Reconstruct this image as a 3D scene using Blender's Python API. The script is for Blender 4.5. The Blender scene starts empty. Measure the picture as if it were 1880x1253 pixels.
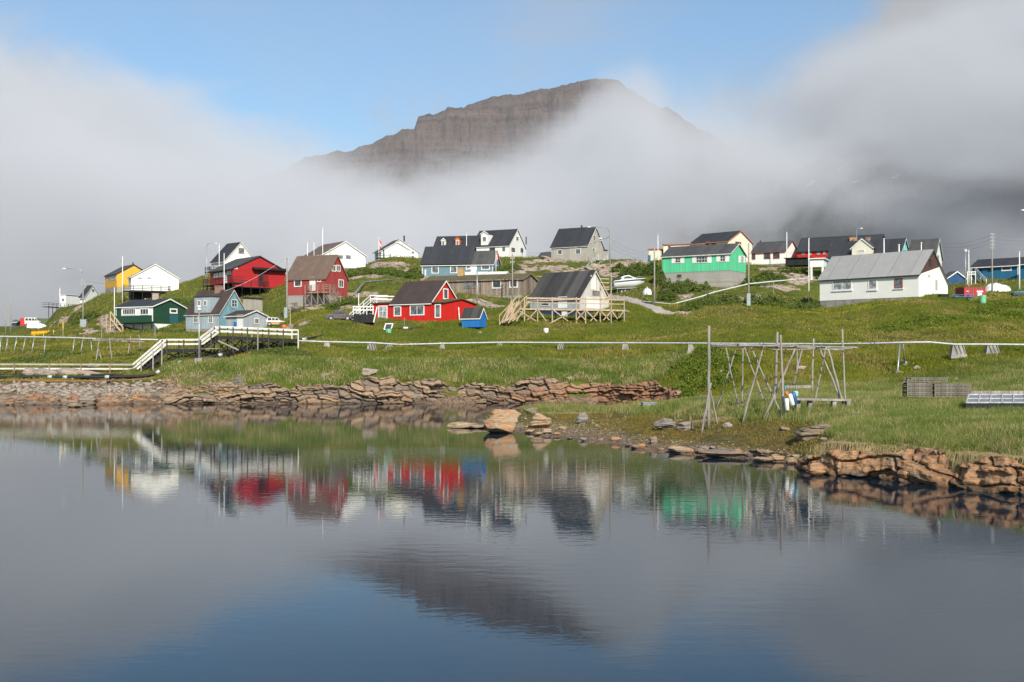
import bpy, math, random
import numpy as np
from mathutils import Vector, Matrix

# ------------------------------------------------------------------ camera, world, sun, exposure
scene = bpy.context.scene
COL = scene.collection
F = 2200.0          # focal length in pixels of a 1880 px wide frame
S = 1.27            # metres per nominal survey unit (distances below are nominal)
CH = 3.3 * S        # camera height above the water
HY = 663.0          # image row of the horizon
R = math.radians

cam_d = bpy.data.cameras.new('camera')
cam = bpy.data.objects.new('camera', cam_d)
COL.objects.link(cam)
cam.location = (0, 0, CH)
cam.rotation_euler = (R(90), 0, 0)
cam_d.sensor_width = 36.0
cam_d.lens = 36.0 * F / 1880.0
cam_d.shift_y = (HY - 626.5) / 1880.0
cam_d.clip_start = 0.1
cam_d.clip_end = 30000
scene.camera = cam

SUN_AZ, SUN_EL = R(165), R(33)      # azimuth clockwise from +Y (the view), elevation
sdir = Vector((math.sin(SUN_AZ) * math.cos(SUN_EL), math.cos(SUN_AZ) * math.cos(SUN_EL), math.sin(SUN_EL)))
sun_d = bpy.data.lights.new('sun', 'SUN')
sun_d.energy = 5.0
sun_d.angle = R(0.6)
sun_d.color = (1.0, 0.925, 0.81)
sun = bpy.data.objects.new('sun', sun_d)
COL.objects.link(sun)
sun.rotation_euler = (-sdir).to_track_quat('-Z', 'Y').to_euler()

scene.view_settings.view_transform = 'Standard'
scene.view_settings.look = 'None'
scene.view_settings.exposure = 0.1
scene.view_settings.gamma = 1.0
scene.cycles.use_denoising = True
scene.cycles.max_bounces = 14
scene.cycles.diffuse_bounces = 3
scene.cycles.glossy_bounces = 3
scene.cycles.transparent_max_bounces = 14
scene.cycles.volume_bounces = 6
scene.cycles.volume_step_rate = 0.36
scene.cycles.volume_max_steps = 64
scene.cycles.sample_clamp_indirect = 4.0

class NT:
    """small helper to write node graphs"""
    def __init__(s, tree):
        s.t = tree; s.n = tree.nodes; s.l = tree.links
    def new(s, typ, **kw):
        nd = s.n.new(typ)
        for k, v in kw.items():
            setattr(nd, k, v)
        return nd
    def put(s, sock, v):
        if isinstance(v, bpy.types.NodeSocket): s.l.new(v, sock)
        elif v is not None:
            if isinstance(v, (tuple, list)) and len(v) == 3 and len(sock.default_value) == 4: v = (*v, 1)
            sock.default_value = v
    def math(s, op, a, b=None, c=None, clamp=False):
        m = s.new('ShaderNodeMath', operation=op, use_clamp=clamp)
        s.put(m.inputs[0], a); s.put(m.inputs[1], b); s.put(m.inputs[2], c)
        return m.outputs[0]
    def mix(s, f, a, b, mode='MIX'):
        m = s.new('ShaderNodeMix', data_type='RGBA', blend_type=mode)
        s.put(m.inputs[0], f); s.put(m.inputs[6], a); s.put(m.inputs[7], b)
        return m.outputs[2]
    def noise(s, vec, scale, detail=4, rough=0.55, dist=0.0, lac=2.0):
        m = s.new('ShaderNodeTexNoise'); s.put(m.inputs['Vector'], vec)
        m.inputs['Scale'].default_value = scale; m.inputs['Detail'].default_value = detail
        m.inputs['Roughness'].default_value = rough; m.inputs['Distortion'].default_value = dist
        return m.outputs['Fac']
    def mapping(s, vec, scale=(1, 1, 1), loc=(0, 0, 0), rot=(0, 0, 0)):
        m = s.new('ShaderNodeMapping'); s.put(m.inputs[0], vec)
        m.inputs['Location'].default_value = loc; m.inputs['Scale'].default_value = scale
        m.inputs['Rotation'].default_value = rot
        return m.outputs[0]
    def ramp(s, v, lo, hi, a=0.0, b=1.0, smooth=True):
        m = s.new('ShaderNodeMapRange', clamp=True)
        m.interpolation_type = 'SMOOTHSTEP' if smooth else 'LINEAR'
        s.put(m.inputs[0], v); s.put(m.inputs[1], lo); s.put(m.inputs[2], hi); s.put(m.inputs[3], a); s.put(m.inputs[4], b)
        return m.outputs[0]
    def curve(s, v, pts, lo, hi):
        """piecewise smooth function of v through pts [(x, y)], y between 0 and 1"""
        m = s.new('ShaderNodeFloatCurve')
        s.put(m.inputs['Value'], s.ramp(v, lo, hi, smooth=False))
        c = m.mapping.curves[0]
        pts = [((x - lo) / (hi - lo), y) for x, y in pts]
        while len(c.points) < len(pts): c.points.new(0.5, 0.5)
        for p, q in zip(c.points, pts): p.location = q; p.handle_type = 'AUTO_CLAMPED'
        m.mapping.update()
        return m.outputs[0]
    def sep(s, vec):
        m = s.new('ShaderNodeSeparateXYZ'); s.put(m.inputs[0], vec); return m.outputs
    def comb(s, x, y, z):
        m = s.new('ShaderNodeCombineXYZ'); s.put(m.inputs[0], x); s.put(m.inputs[1], y); s.put(m.inputs[2], z); return m.outputs[0]

world = bpy.data.worlds.new('World')
scene.world = world
world.use_nodes = True
world.node_tree.nodes.clear()
w = NT(world.node_tree)
wo = w.new('ShaderNodeOutputWorld'); bg = w.new('ShaderNodeBackground')
bg.inputs['Strength'].default_value = 0.13
sky = w.new('ShaderNodeTexSky', sky_type='NISHITA', sun_disc=False)
sky.sun_elevation = SUN_EL; sky.sun_rotation = SUN_AZ
sky.altitude = 10; sky.air_density = 1.0; sky.dust_density = 1.0; sky.ozone_density = 1.6
gd = w.new('ShaderNodeTexCoord').outputs['Generated']
dx, dy, dz = w.sep(gd)
az = w.math('ARCTAN2', dx, dy)
el = w.math('ARCSINE', dz)
# high veil and cloud banks (azimuth / elevation in radians)
nv = w.comb(w.math('MULTIPLY', az, 1.0), w.math('MULTIPLY', el, 1.9), 0.0)
n1 = w.noise(nv, 5.0, 9, 0.60, 0.7)
n2 = w.noise(w.mapping(nv, loc=(3.1, 1.7, 0)), 2.2, 4, 0.5, 0.2)
nn = w.math('ADD', w.math('MULTIPLY', w.math('SUBTRACT', n1, 0.5), 0.36), w.math('MULTIPLY', w.math('SUBTRACT', n2, 0.5), 0.14))
# elevation of the cloud bank's upper edge by azimuth
top = w.curve(az, [(-1.2, 0.42), (-0.6, 0.34), (-0.42, 0.27), (-0.30, 0.21), (-0.20, 0.155), (-0.05, 0.16), (0.08, 0.20), (0.2, 0.21), (0.27, 0.25), (0.34, 0.37), (0.6, 0.48), (1.2, 0.40)], -1.2, 1.2)
cov = w.ramp(w.math('ADD', w.math('SUBTRACT', top, el), nn), -0.055, 0.075)
# thin veil over the blue gap
veil = w.ramp(w.math('ADD', w.math('MULTIPLY', n2, 0.7), w.math('MULTIPLY', n1, 0.3)), 0.38, 0.66, 0.04, 0.72)
veil = w.math('MULTIPLY', veil, w.curve(az, [(-1.2, 0.9), (-0.35, 0.5), (-0.2, 0.3), (-0.03, 0.40), (0.06, 0.9), (0.14, 0.7), (0.25, 1.0), (1.2, 1.0)], -1.2, 1.2))
allc = w.math('MAXIMUM', cov, veil)
ahead = w.ramp(dy, -0.2, 0.5, 0.35, 1.0)
allc = w.math('MULTIPLY', allc, ahead)
shade = w.ramp(w.math('ADD', w.math('MULTIPLY', az, 0.55), w.math('MULTIPLY', w.math('SUBTRACT', n1, 0.5), 0.5)), -0.25, 0.45, 1.0, 0.0)
ccol = w.mix(shade, (2.6, 2.7, 2.85), (4.1, 4.2, 4.5))
skyc = w.mix(1.0, sky.outputs[0], (0.66, 0.93, 1.06), 'MULTIPLY')
w.put(bg.inputs['Color'], w.mix(allc, skyc, ccol))
w.l.new(bg.outputs[0], wo.inputs[0])

# ------------------------------------------------------------------ helpers
def P(px, py, D):
    D = D * S
    return Vector((D * (px - 940) / F, D, CH + D * (HY - py) / F))

def Z(py, D):
    return CH + D * S * (HY - py) / F

def X(px, D):
    return D * S * (px - 940) / F

def _hash(ix, iy, seed):
    h = (ix.astype(np.int64) * 374761393 + iy.astype(np.int64) * 668265263 + seed * 974634777) & 0xffffffff
    h = ((h ^ (h >> 13)) * 1274126177) & 0xffffffff
    h = (h ^ (h >> 16)) & 0xffffffff
    return h.astype(np.float64) / 4294967295.0

def vnoise(x, y, seed=0):
    x = np.asarray(x, float); y = np.asarray(y, float)
    ix = np.floor(x); iy = np.floor(y); fx = x - ix; fy = y - iy
    fx = fx * fx * (3 - 2 * fx); fy = fy * fy * (3 - 2 * fy)
    a = _hash(ix, iy, seed); b = _hash(ix + 1, iy, seed); c = _hash(ix, iy + 1, seed); d = _hash(ix + 1, iy + 1, seed)
    return (a * (1 - fx) + b * fx) * (1 - fy) + (c * (1 - fx) + d * fx) * fy

def fbm(x, y, seed=0, octs=4, gain=0.5):
    s = 0.0; a = 1.0; t = 0.0
    x = np.asarray(x, float); y = np.asarray(y, float)
    for i in range(octs):
        s = s + a * (vnoise(x, y, seed + i * 17) - 0.5); t += a; a *= gain; x = x * 2.03 + 7.1; y = y * 2.03 + 3.3
    return s / t * 2

def tag(o, label=None, cat=None, group=None, kind=None):
    if label: o['label'] = label
    if cat: o['category'] = cat
    if group: o['group'] = group
    if kind: o['kind'] = kind
    return o

def thing(name, loc, label, cat, group=None):
    o = bpy.data.objects.new(name, None)
    o.empty_display_size = 0.3
    COL.objects.link(o); o.location = loc
    return tag(o, label, cat, group)

def root_of(o):
    while o.parent: o = o.parent
    return o

def np_mesh(name, verts, faces, mat, parent=None, smooth=False, uv=False, attrs=None, loc=None):
    """verts Nx3, faces MxK int array or list of lists; attrs: dict name->per-vertex float"""
    me = bpy.data.meshes.new(name)
    verts = np.asarray(verts, dtype=np.float32)
    base = None
    if parent is not None: base = np.array(root_of(parent).location, dtype=np.float32)
    elif loc is not None: base = np.array(loc, dtype=np.float32)
    if base is not None: verts = verts - base
    if isinstance(faces, np.ndarray):
        m, k = faces.shape
        me.vertices.add(len(verts)); me.vertices.foreach_set('co', verts.ravel())
        me.loops.add(m * k); me.loops.foreach_set('vertex_index', faces.ravel().astype(np.int32))
        me.polygons.add(m); me.polygons.foreach_set('loop_start', np.arange(0, m * k, k, dtype=np.int32))
        me.update(calc_edges=True)
    else:
        me.from_pydata(verts.tolist(), [], [list(f) for f in faces])
        me.update()
    if attrs:
        for kk, v in attrs.items():
            at = me.attributes.new(kk, 'FLOAT', 'POINT'); at.data.foreach_set('value', np.asarray(v, np.float32).ravel())
    if smooth: me.polygons.foreach_set('use_smooth', np.ones(len(me.polygons), bool))
    if uv: auto_uv(me)
    me.materials.append(mat)
    o = bpy.data.objects.new(name, me); COL.objects.link(o)
    if parent is not None: o.parent = parent
    elif loc is not None: o.location = loc
    return o

def auto_uv(me):
    """metres along the horizontal tangent and up the slope of each face"""
    lay = me.uv_layers.new(name='UVMap')
    n = len(me.polygons)
    if not n: return
    vs = [v.co for v in me.vertices]
    data = [0.0] * (2 * len(me.loops))
    for p in me.polygons:
        nr = p.normal
        t = Vector((-nr.y, nr.x, 0))
        if t.length < 1e-3: t = Vector((1, 0, 0))
        t.normalize(); s = nr.cross(t)
        for li in p.loop_indices:
            c = vs[me.loops[li].vertex_index]
            data[2 * li] = c.dot(t); data[2 * li + 1] = c.dot(s)
    lay.data.foreach_set('uv', data)

def grid_faces(nr, nc):
    i = np.arange(nr - 1)[:, None] * nc + np.arange(nc - 1)[None, :]
    i = i.ravel()
    return np.stack([i, i + 1, i + nc + 1, i + nc], 1)

# ------------------------------------------------------------------ materials
MATS = {}
def new_mat(name):
    m = bpy.data.materials.new(name); m.use_nodes = True; m.node_tree.nodes.clear()
    g = NT(m.node_tree)
    out = g.new('ShaderNodeOutputMaterial'); b = g.new('ShaderNodeBsdfPrincipled')
    g.l.new(b.outputs[0], out.inputs[0])
    return m, g, b, out

def bump(g, b, h, dist=0.02, strength=0.6):
    n = g.new('ShaderNodeBump'); n.inputs['Distance'].default_value = dist; n.inputs['Strength'].default_value = strength
    g.put(n.inputs['Height'], h); g.l.new(n.outputs[0], b.inputs['Normal'])

def hsv(c, k):
    return tuple(min(1, max(0, x * k)) for x in c)

def plain(name, col, rough=0.6, metal=0.0, var=0.18, scale=3.0, bmp=0.0, spec=0.5):
    if name in MATS: return MATS[name]
    m, g, b, o = new_mat(name)
    co = g.new('ShaderNodeTexCoord').outputs['Object']
    n = g.noise(co, scale, 6, 0.6)
    g.put(b.inputs['Base Color'], g.mix(g.ramp(n, 0.3, 0.7), hsv(col, 1 - var), hsv(col, 1 + var)))
    b.inputs['Roughness'].default_value = rough; b.inputs['Metallic'].default_value = metal
    b.inputs['Specular IOR Level'].default_value = spec
    if bmp: bump(g, b, g.noise(co, scale * 6, 4, 0.6), bmp)
    MATS[name] = m
    return m

def siding(name, col, board=0.18, wear=0.15, wearcol=(0.30, 0.28, 0.25), horiz=False, rough=0.6, groove=0.012, tone=0.10):
    """painted boards with weathering; UVs are in metres"""
    if name in MATS: return MATS[name]
    m, g, b, o = new_mat(name)
    uv = g.new('ShaderNodeTexCoord').outputs['UV']; co = g.new('ShaderNodeTexCoord').outputs['Object']
    u, v, _ = g.sep(uv)
    if horiz: u, v = v, u
    q = g.math('DIVIDE', u, board)
    cell = g.math('FLOOR', q); fr = g.math('FRACT', q)
    wn = g.new('ShaderNodeTexWhiteNoise', noise_dimensions='1D'); g.put(wn.inputs['W'], cell)
    edge = g.math('MULTIPLY', g.ramp(fr, 0.0, 0.09), g.ramp(fr, 1.0, 0.91))
    c = g.mix(wn.outputs['Value'], hsv(col, 1 - tone), hsv(col, 1 + tone))
    st = g.noise(g.mapping(g.comb(u, v, cell), scale=(7, 0.9, 1)), 1.6, 5, 0.62)
    big = g.noise(co, 0.55, 4, 0.6)
    wr = g.ramp(g.math('ADD', g.math('MULTIPLY', st, 0.6), g.math('MULTIPLY', big, 0.4)), 0.64 - wear * 0.5, 0.72 - wear * 0.25, 0, min(1.0, wear * 2.2))
    c = g.mix(wr, c, wearcol)
    c = g.mix(g.ramp(big, 0.35, 0.7, 0, 0.22), c, hsv(col, 0.72))
    c = g.mix(g.math('MULTIPLY', g.math('SUBTRACT', 1.0, edge), 0.35), c, hsv(col, 0.45))
    g.put(b.inputs['Base Color'], c)
    b.inputs['Roughness'].default_value = rough
    b.inputs['Specular IOR Level'].default_value = 0.3
    bump(g, b, edge, groove, 0.8)
    MATS[name] = m
    return m

def roofing(name, col, strip=0.95, tone=0.16, rough=0.75, seam=0.03, blotch=0.3, blotchcol=None):
    if name in MATS: return MATS[name]
    m, g, b, o = new_mat(name)
    uv = g.new('ShaderNodeTexCoord').outputs['UV']; co = g.new('ShaderNodeTexCoord').outputs['Object']
    u, v, _ = g.sep(uv)
    q = g.math('DIVIDE', u, strip); cell = g.math('FLOOR', q); fr = g.math('FRACT', q)
    wn = g.new('ShaderNodeTexWhiteNoise', noise_dimensions='1D'); g.put(wn.inputs['W'], cell)
    edge = g.ramp(fr, 0.0, 0.05)
    c = g.mix(wn.outputs['Value'], hsv(col, 1 - tone), hsv(col, 1 + tone))
    bl = g.noise(co, 0.8, 6, 0.65)
    st = g.noise(g.mapping(g.comb(u, v, 0.0), scale=(5, 0.5, 1)), 1.2, 4, 0.6)
    c = g.mix(g.ramp(bl, 0.42, 0.7, 0, blotch), c, blotchcol or hsv(col, 1.7))
    c = g.mix(g.ramp(st, 0.45, 0.75, 0, 0.35), c, hsv(col, 0.6))
    c = g.mix(g.math('MULTIPLY', g.math('SUBTRACT', 1.0, edge), 0.6), c, hsv(col, 0.4))
    g.put(b.inputs['Base Color'], c)
    b.inputs['Roughness'].default_value = rough
    b.inputs['Specular IOR Level'].default_value = 0.25
    bump(g, b, g.math('ADD', edge, g.math('MULTIPLY', bl, 0.5)), seam, 0.6)
    MATS[name] = m
    return m
# ------------------------------------------------------------------ terrain height
# main shore and hillside: per image column a list of (distance, height)
MAIN = {
 -500: [(84,-1.2),(90,.2),(95,1.5),(105,2.9),(125,4.2),(150,5.0),(190,6.0),(235,8.5),(290,11.6),(430,6)],
 0:    [(86,-1.0),(89,.05),(93,.95),(96,1.7),(103,3.0),(115,3.9),(150,5.0),(190,6.0),(235,8.5),(290,11.6),(330,12.3),(430,6)],
 80:   [(86,-1.0),(90,.05),(94,.95),(97,1.75),(103,3.0),(115,4.1),(140,5.6),(165,6.3),(190,7.2),(235,9.6),(290,12.0),(330,12.6),(430,7)],
 110:  [(86,-1.0),(90,.05),(94,.95),(97,1.75),(103,3.0),(115,4.2),(140,6.0),(165,7.2),(190,9.3),(215,11.5),(240,13.2),(300,16.6),(340,17),(430,10)],
 200:  [(87,-1.0),(91,.05),(95,.9),(98,1.7),(103,3.0),(113,4.4),(135,6.1),(152,7.6),(175,10.8),(200,14.0),(222,15.7),(300,18.4),(340,18),(430,10)],
 270:  [(88,-1.0),(91.6,.05),(94.5,.9),(98,2.2),(103,3.1),(112,4.5),(130,5.9),(150,7.2),(160,7.7),(180,11.0),(195,13.3),(222,16.0),(300,17),(420,9)],
 330:  [(89,-1.0),(92.2,.05),(93.6,1.0),(97,2.6),(102,3.6),(113,5.0),(130,5.9),(150,7.2),(165,9.6),(190,14.0),(220,17.5),(300,17),(420,9)],
 400:  [(90,-1.0),(92.6,.05),(93.6,1.3),(97,2.7),(102,3.7),(112,4.9),(128,6.0),(146,7.1),(160,9.6),(185,13.2),(205,17),(225,20),(300,19),(420,10)],
 480:  [(90,-1.0),(92.8,.05),(93.8,1.45),(98,3.2),(104,4.4),(114,5.5),(128,6.4),(146,7.4),(160,9.8),(185,13.2),(205,17),(225,20),(300,19),(420,10)],
 580:  [(90,-1.0),(92.9,.05),(93.9,1.5),(98,3.2),(106,4.65),(118,6.6),(130,8.4),(145,10.1),(165,13.6),(185,16.6),(200,17.9),(300,19),(420,12)],
 650:  [(90,-1.0),(93,.05),(94,1.6),(98,3.1),(106,4.6),(119,6.7),(128,8.0),(140,9.9),(152,12.0),(180,16.6),(200,18.4),(222,20.3),(300,21),(420,12)],
 720:  [(90,-1.0),(93,.05),(94,1.6),(98,3.1),(106,4.6),(119,6.8),(127,7.6),(140,10.2),(165,14.4),(190,18.4),(218,22.0),(240,22.3),(300,21),(420,12)],
 830:  [(90,-1.0),(93.2,.05),(94,1.55),(98,3.0),(106,4.55),(119,6.9),(128,7.4),(137,9.4),(150,11.2),(170,14.3),(182,15.8),(205,20.3),(225,22.4),(300,22),(420,12)],
 930:  [(90,-1.0),(93.4,.05),(94.2,1.5),(98,3.0),(106,4.6),(121,7.2),(137,9.5),(150,11.1),(170,14.8),(185,18.0),(208,21.2),(225,22.4),(300,22),(420,12)],
 1040: [(90,-1.0),(93.4,.05),(94.2,1.6),(98,2.9),(106,4.6),(122,7.3),(132,8.3),(150,11.6),(170,15.4),(186,18.3),(198,20.1),(225,21),(300,20),(420,11)],
 1110: [(90,-1.0),(93.4,.05),(94.2,1.5),(98,2.9),(106,4.6),(121,7.2),(138,9.8),(152,12.2),(175,16.4),(193,19.4),(225,19.5),(300,18),(420,10)],
 1200: [(88,-1.0),(91,.05),(92.5,1.3),(98,2.9),(106,4.6),(128,8.4),(140,10.4),(150,12.3),(170,16.0),(190,18.9),(225,19.4),(300,18),(420,10)],
 1300: [(60,.9),(75,.75),(84,.6),(88,1.1),(92,2.6),(96,3.9),(105,5.0),(128,8.5),(140,10.8),(150,12.7),(170,15.5),(205,20.2),(300,19),(420,10)],
 1400: [(60,1.0),(75,1.1),(82,1.3),(86,1.7),(95,4.2),(105,5.4),(130,8.9),(137,10.0),(150,12.6),(170,15.9),(190,18.5),(225,19.5),(300,18),(420,10)],
 1500: [(60,1.1),(72,1.2),(80,1.35),(86,1.9),(95,4.3),(107,6.0),(120,8.1),(128,8.7),(141,9.3),(150,12.4),(165,15),(180,17.5),(225,19),(300,17),(420,10)],
 1600: [(60,1.1),(70,1.2),(80,1.45),(86,2.2),(92,3.8),(107,6.3),(120,8.5),(128,9.35),(141,9.7),(150,11.5),(165,14),(190,16.5),(300,16),(420,9)],
 1700: [(60,1.1),(70,1.4),(80,1.7),(86,2.9),(92,4.1),(106,6.5),(120,9.1),(128,10.1),(140,10.7),(165,13.5),(190,15.5),(300,15),(420,9)],
 1800: [(60,1.1),(68,1.5),(80,2.4),(88,3.9),(94,4.6),(106,6.6),(118,8.7),(126,9.6),(140,10.7),(165,14.3),(190,15.8),(300,15),(420,9)],
 1880: [(60,1.2),(68,1.6),(80,2.6),(88,4.0),(94,4.7),(106,6.7),(118,8.8),(126,9.6),(140,10.9),(165,14.4),(190,15.9),(300,15),(420,9)],
 2400: [(60,1.2),(68,1.7),(80,2.8),(88,4.0),(94,4.7),(106,6.8),(118,8.8),(126,9.8),(140,11),(165,14.2),(190,16),(300,15),(420,9)],
}
# low tongue of land in front: shore, gravel, moss and grass
TONGUE = {
 780:  [(20,-1.5),(90,-1.5)],
 850:  [(20,-1.2),(58,-.8),(64,-.3),(72,-.3),(78,-.8),(90,-1.5)],
 895:  [(20,-1.2),(56,-.5),(59,.10),(66,.35),(72,.25),(77,-.3),(80,-1),(90,-1.2)],
 950:  [(20,-1.2),(53,-.3),(55.5,.06),(60,.25),(67,.5),(73,.4),(78,-.1),(81,-.9),(90,-1.2)],
 1000: [(20,-1.2),(51,-.2),(52.2,.03),(58,.2),(64,.45),(71,.6),(76,.3),(79,-.2),(82,-.9),(90,-1.2)],
 1100: [(20,-1.2),(46.5,-.2),(47.8,.03),(54,.2),(60,.3),(68,.5),(76,.4),(80,.0),(83,-.6),(90,-1.2)],
 1200: [(20,-1.2),(42.4,-.2),(43.5,.03),(49,.25),(55,.42),(62,.62),(70,.7),(78,.4),(82,.0),(85,-.7),(90,-1.0)],
 1270: [(20,-1.2),(40.8,-.2),(42,.03),(46,.22),(50,.5),(55,.92),(62,1.0),(70,.9),(80,.5),(84,.05),(86,-.5),(90,0)],
 1340: [(20,-1.2),(40,-.2),(41.0,.05),(44,.25),(47,.6),(51,1.1),(56,1.25),(65,1.1),(90,-1.0)],
 1440: [(20,-1.2),(38.5,-.2),(39.3,.08),(41,.25),(44,.55),(48,1.05),(52,1.25),(62,1.2),(90,-1.0)],
 1500: [(20,-1.2),(35.4,-.5),(36,.1),(37,.35),(39.5,.6),(43,.9),(48,1.2),(55,1.3),(62,1.2),(90,-1)],
 1560: [(20,-1.2),(34.2,-.6),(34.8,.2),(35.6,.55),(37.5,.85),(41,1.1),(48,1.3),(56,1.3),(66,1.2),(90,-1)],
 1700: [(20,-1.2),(32,-.6),(32.6,.2),(33.4,.7),(34.6,1.0),(39,1.22),(48,1.38),(60,1.2),(70,1.0),(90,-1)],
 1880: [(20,-1.2),(29.4,-.6),(30,.2),(30.8,.75),(32.2,1.08),(37,1.33),(45,1.42),(60,1.2),(70,1.0),(90,-1)],
 2400: [(18,-1.2),(24,-.6),(24.8,.2),(25.5,.75),(27,1.1),(33,1.35),(45,1.42),(60,1.2),(70,1.0),(90,-1)],
}
def _cols(tab):
    Dg = np.exp(np.linspace(math.log(16), math.log(440), 900))
    ks = sorted(tab); out = []
    for k in ks:
        d, z = zip(*tab[k])
        out.append(np.interp(Dg, d, z))
    return np.array(ks, float), np.log(Dg), np.array(out)
_M = _cols(MAIN); _T = _cols(TONGUE)
def _look(tab, px, D):
    ks, lg, A = tab
    px = np.clip(px, ks[0], ks[-1] - 1e-3); i = np.clip(np.searchsorted(ks, px, side='right') - 1, 0, len(ks) - 2)
    t = (px - ks[i]) / (ks[i + 1] - ks[i]); t = t * t * (3 - 2 * t) * 0.5 + t * 0.5
    r = (np.log(np.clip(D, 16.01, 439)) - lg[0]) / (lg[1] - lg[0]); j = np.clip(r.astype(int), 0, len(lg) - 2); s = r - j
    a = A[i, j] * (1 - s) + A[i, j + 1] * s; b = A[i + 1, j] * (1 - s) + A[i + 1, j + 1] * s
    return a * (1 - t) + b * t

# bare-rock patches on the hillside: image centre, half-widths, distance, half-depth
ROCKS = [(715,482,40,195,9),(690,500,40,180,5),(760,497,34,182,8),(665,545,34,150,4),(700,547,30,143,2.2),(640,583,26,124,2),(1000,487,55,180,5),(1090,497,45,178,5),
 (1160,487,50,182,8),(1050,500,40,172,4),(100,577,12,205,4),(190,556,14,160,9),(205,560,12,150,7),(570,568,30,139,3),(640,568,24,136,2.5),(1385,547,22,139,4),(1430,528,34,150,3),
 (1420,490,30,176,4),(1260,560,20,142,2),(1300,540,18,146,2),(1470,512,30,160,4),(1760,505,30,168,3),(880,555,30,143,3),(905,560,30,138,3),(1490,545,16,138,2.2),(1370,556,15,135,2),
 (690,477,30,205,6),(1010,478,60,195,4),(560,590,20,122,2),(690,515,20,170,4),(650,515,24,172,4),(520,590,22,124,2),(100,700,90,100,1.0),(1250,573,20,130,1.4),(145,560,12,212,6),(120,575,16,195,6),(165,590,16,150,4),(225,560,14,165,4),(1120,492,30,172,4),(1190,497,20,170,5),(870,500,20,178,4),(955,495,26,182,5),(1330,520,16,154,3),(1440,505,26,165,4),(1350,550,22,139,2.2),(1230,545,16,146,2),(600,556,22,146,2.4),(560,560,18,142,2),(680,577,22,128,2),(1020,505,30,170,3),(780,503,16,176,5),(1700,500,30,168,3)]
def rockmask(px, D):
    m = np.zeros_like(px)
    for cx, cy, w_, d, hd in ROCKS:
        m = np.maximum(m, np.exp(-(((px - cx) / (w_ * 1.15)) ** 2 + ((D - d) / hd) ** 2)))
    return m

def height(x, y):
    """terrain height at world x, y (numpy arrays or floats)"""
    x = np.asarray(x, float) / S; y = np.asarray(y, float) / S
    D = np.maximum(y, 16.5); px = 940 + F * x / D
    wob = fbm(x * .35, y * .35, 5, 3) * 6 * 94 / np.maximum(D, 30)
    a = _look(_M, px + wob, D + fbm(x * .22, y * .22, 9, 3) * 1.1)
    b = _look(_T, px, D + fbm(x * .5, y * .5, 11, 3) * .35)
    z = np.where(D < 60, b, np.maximum(a * np.clip((D - 60) / 5, 0, 1) + b * (1 - np.clip((D - 60) / 5, 0, 1)), b))
    # to the left the sheet between tongue and main shore stays under water
    z = np.where((D < 84) & (px < 1240), b, z)
    amp = np.clip((z - .3) / 3, 0, 1) * .40 * np.clip((D - 84) / 20, 0, 1)
    z = z + amp * fbm(x * .16, y * .16, 21, 4) * 1.7 + np.clip(z, 0, 1) * .06 * fbm(x * 1.3, y * 1.3, 31, 3)
    rm = rockmask(px, D)
    st = fbm(x * .5, y * .8, 41, 4)
    z = z + rm * .55 * (np.floor(st * 4) / 4 + .3 * st)
    return z * S

def gh(x, y): return float(height(np.array([x]), np.array([y]))[0])

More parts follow.
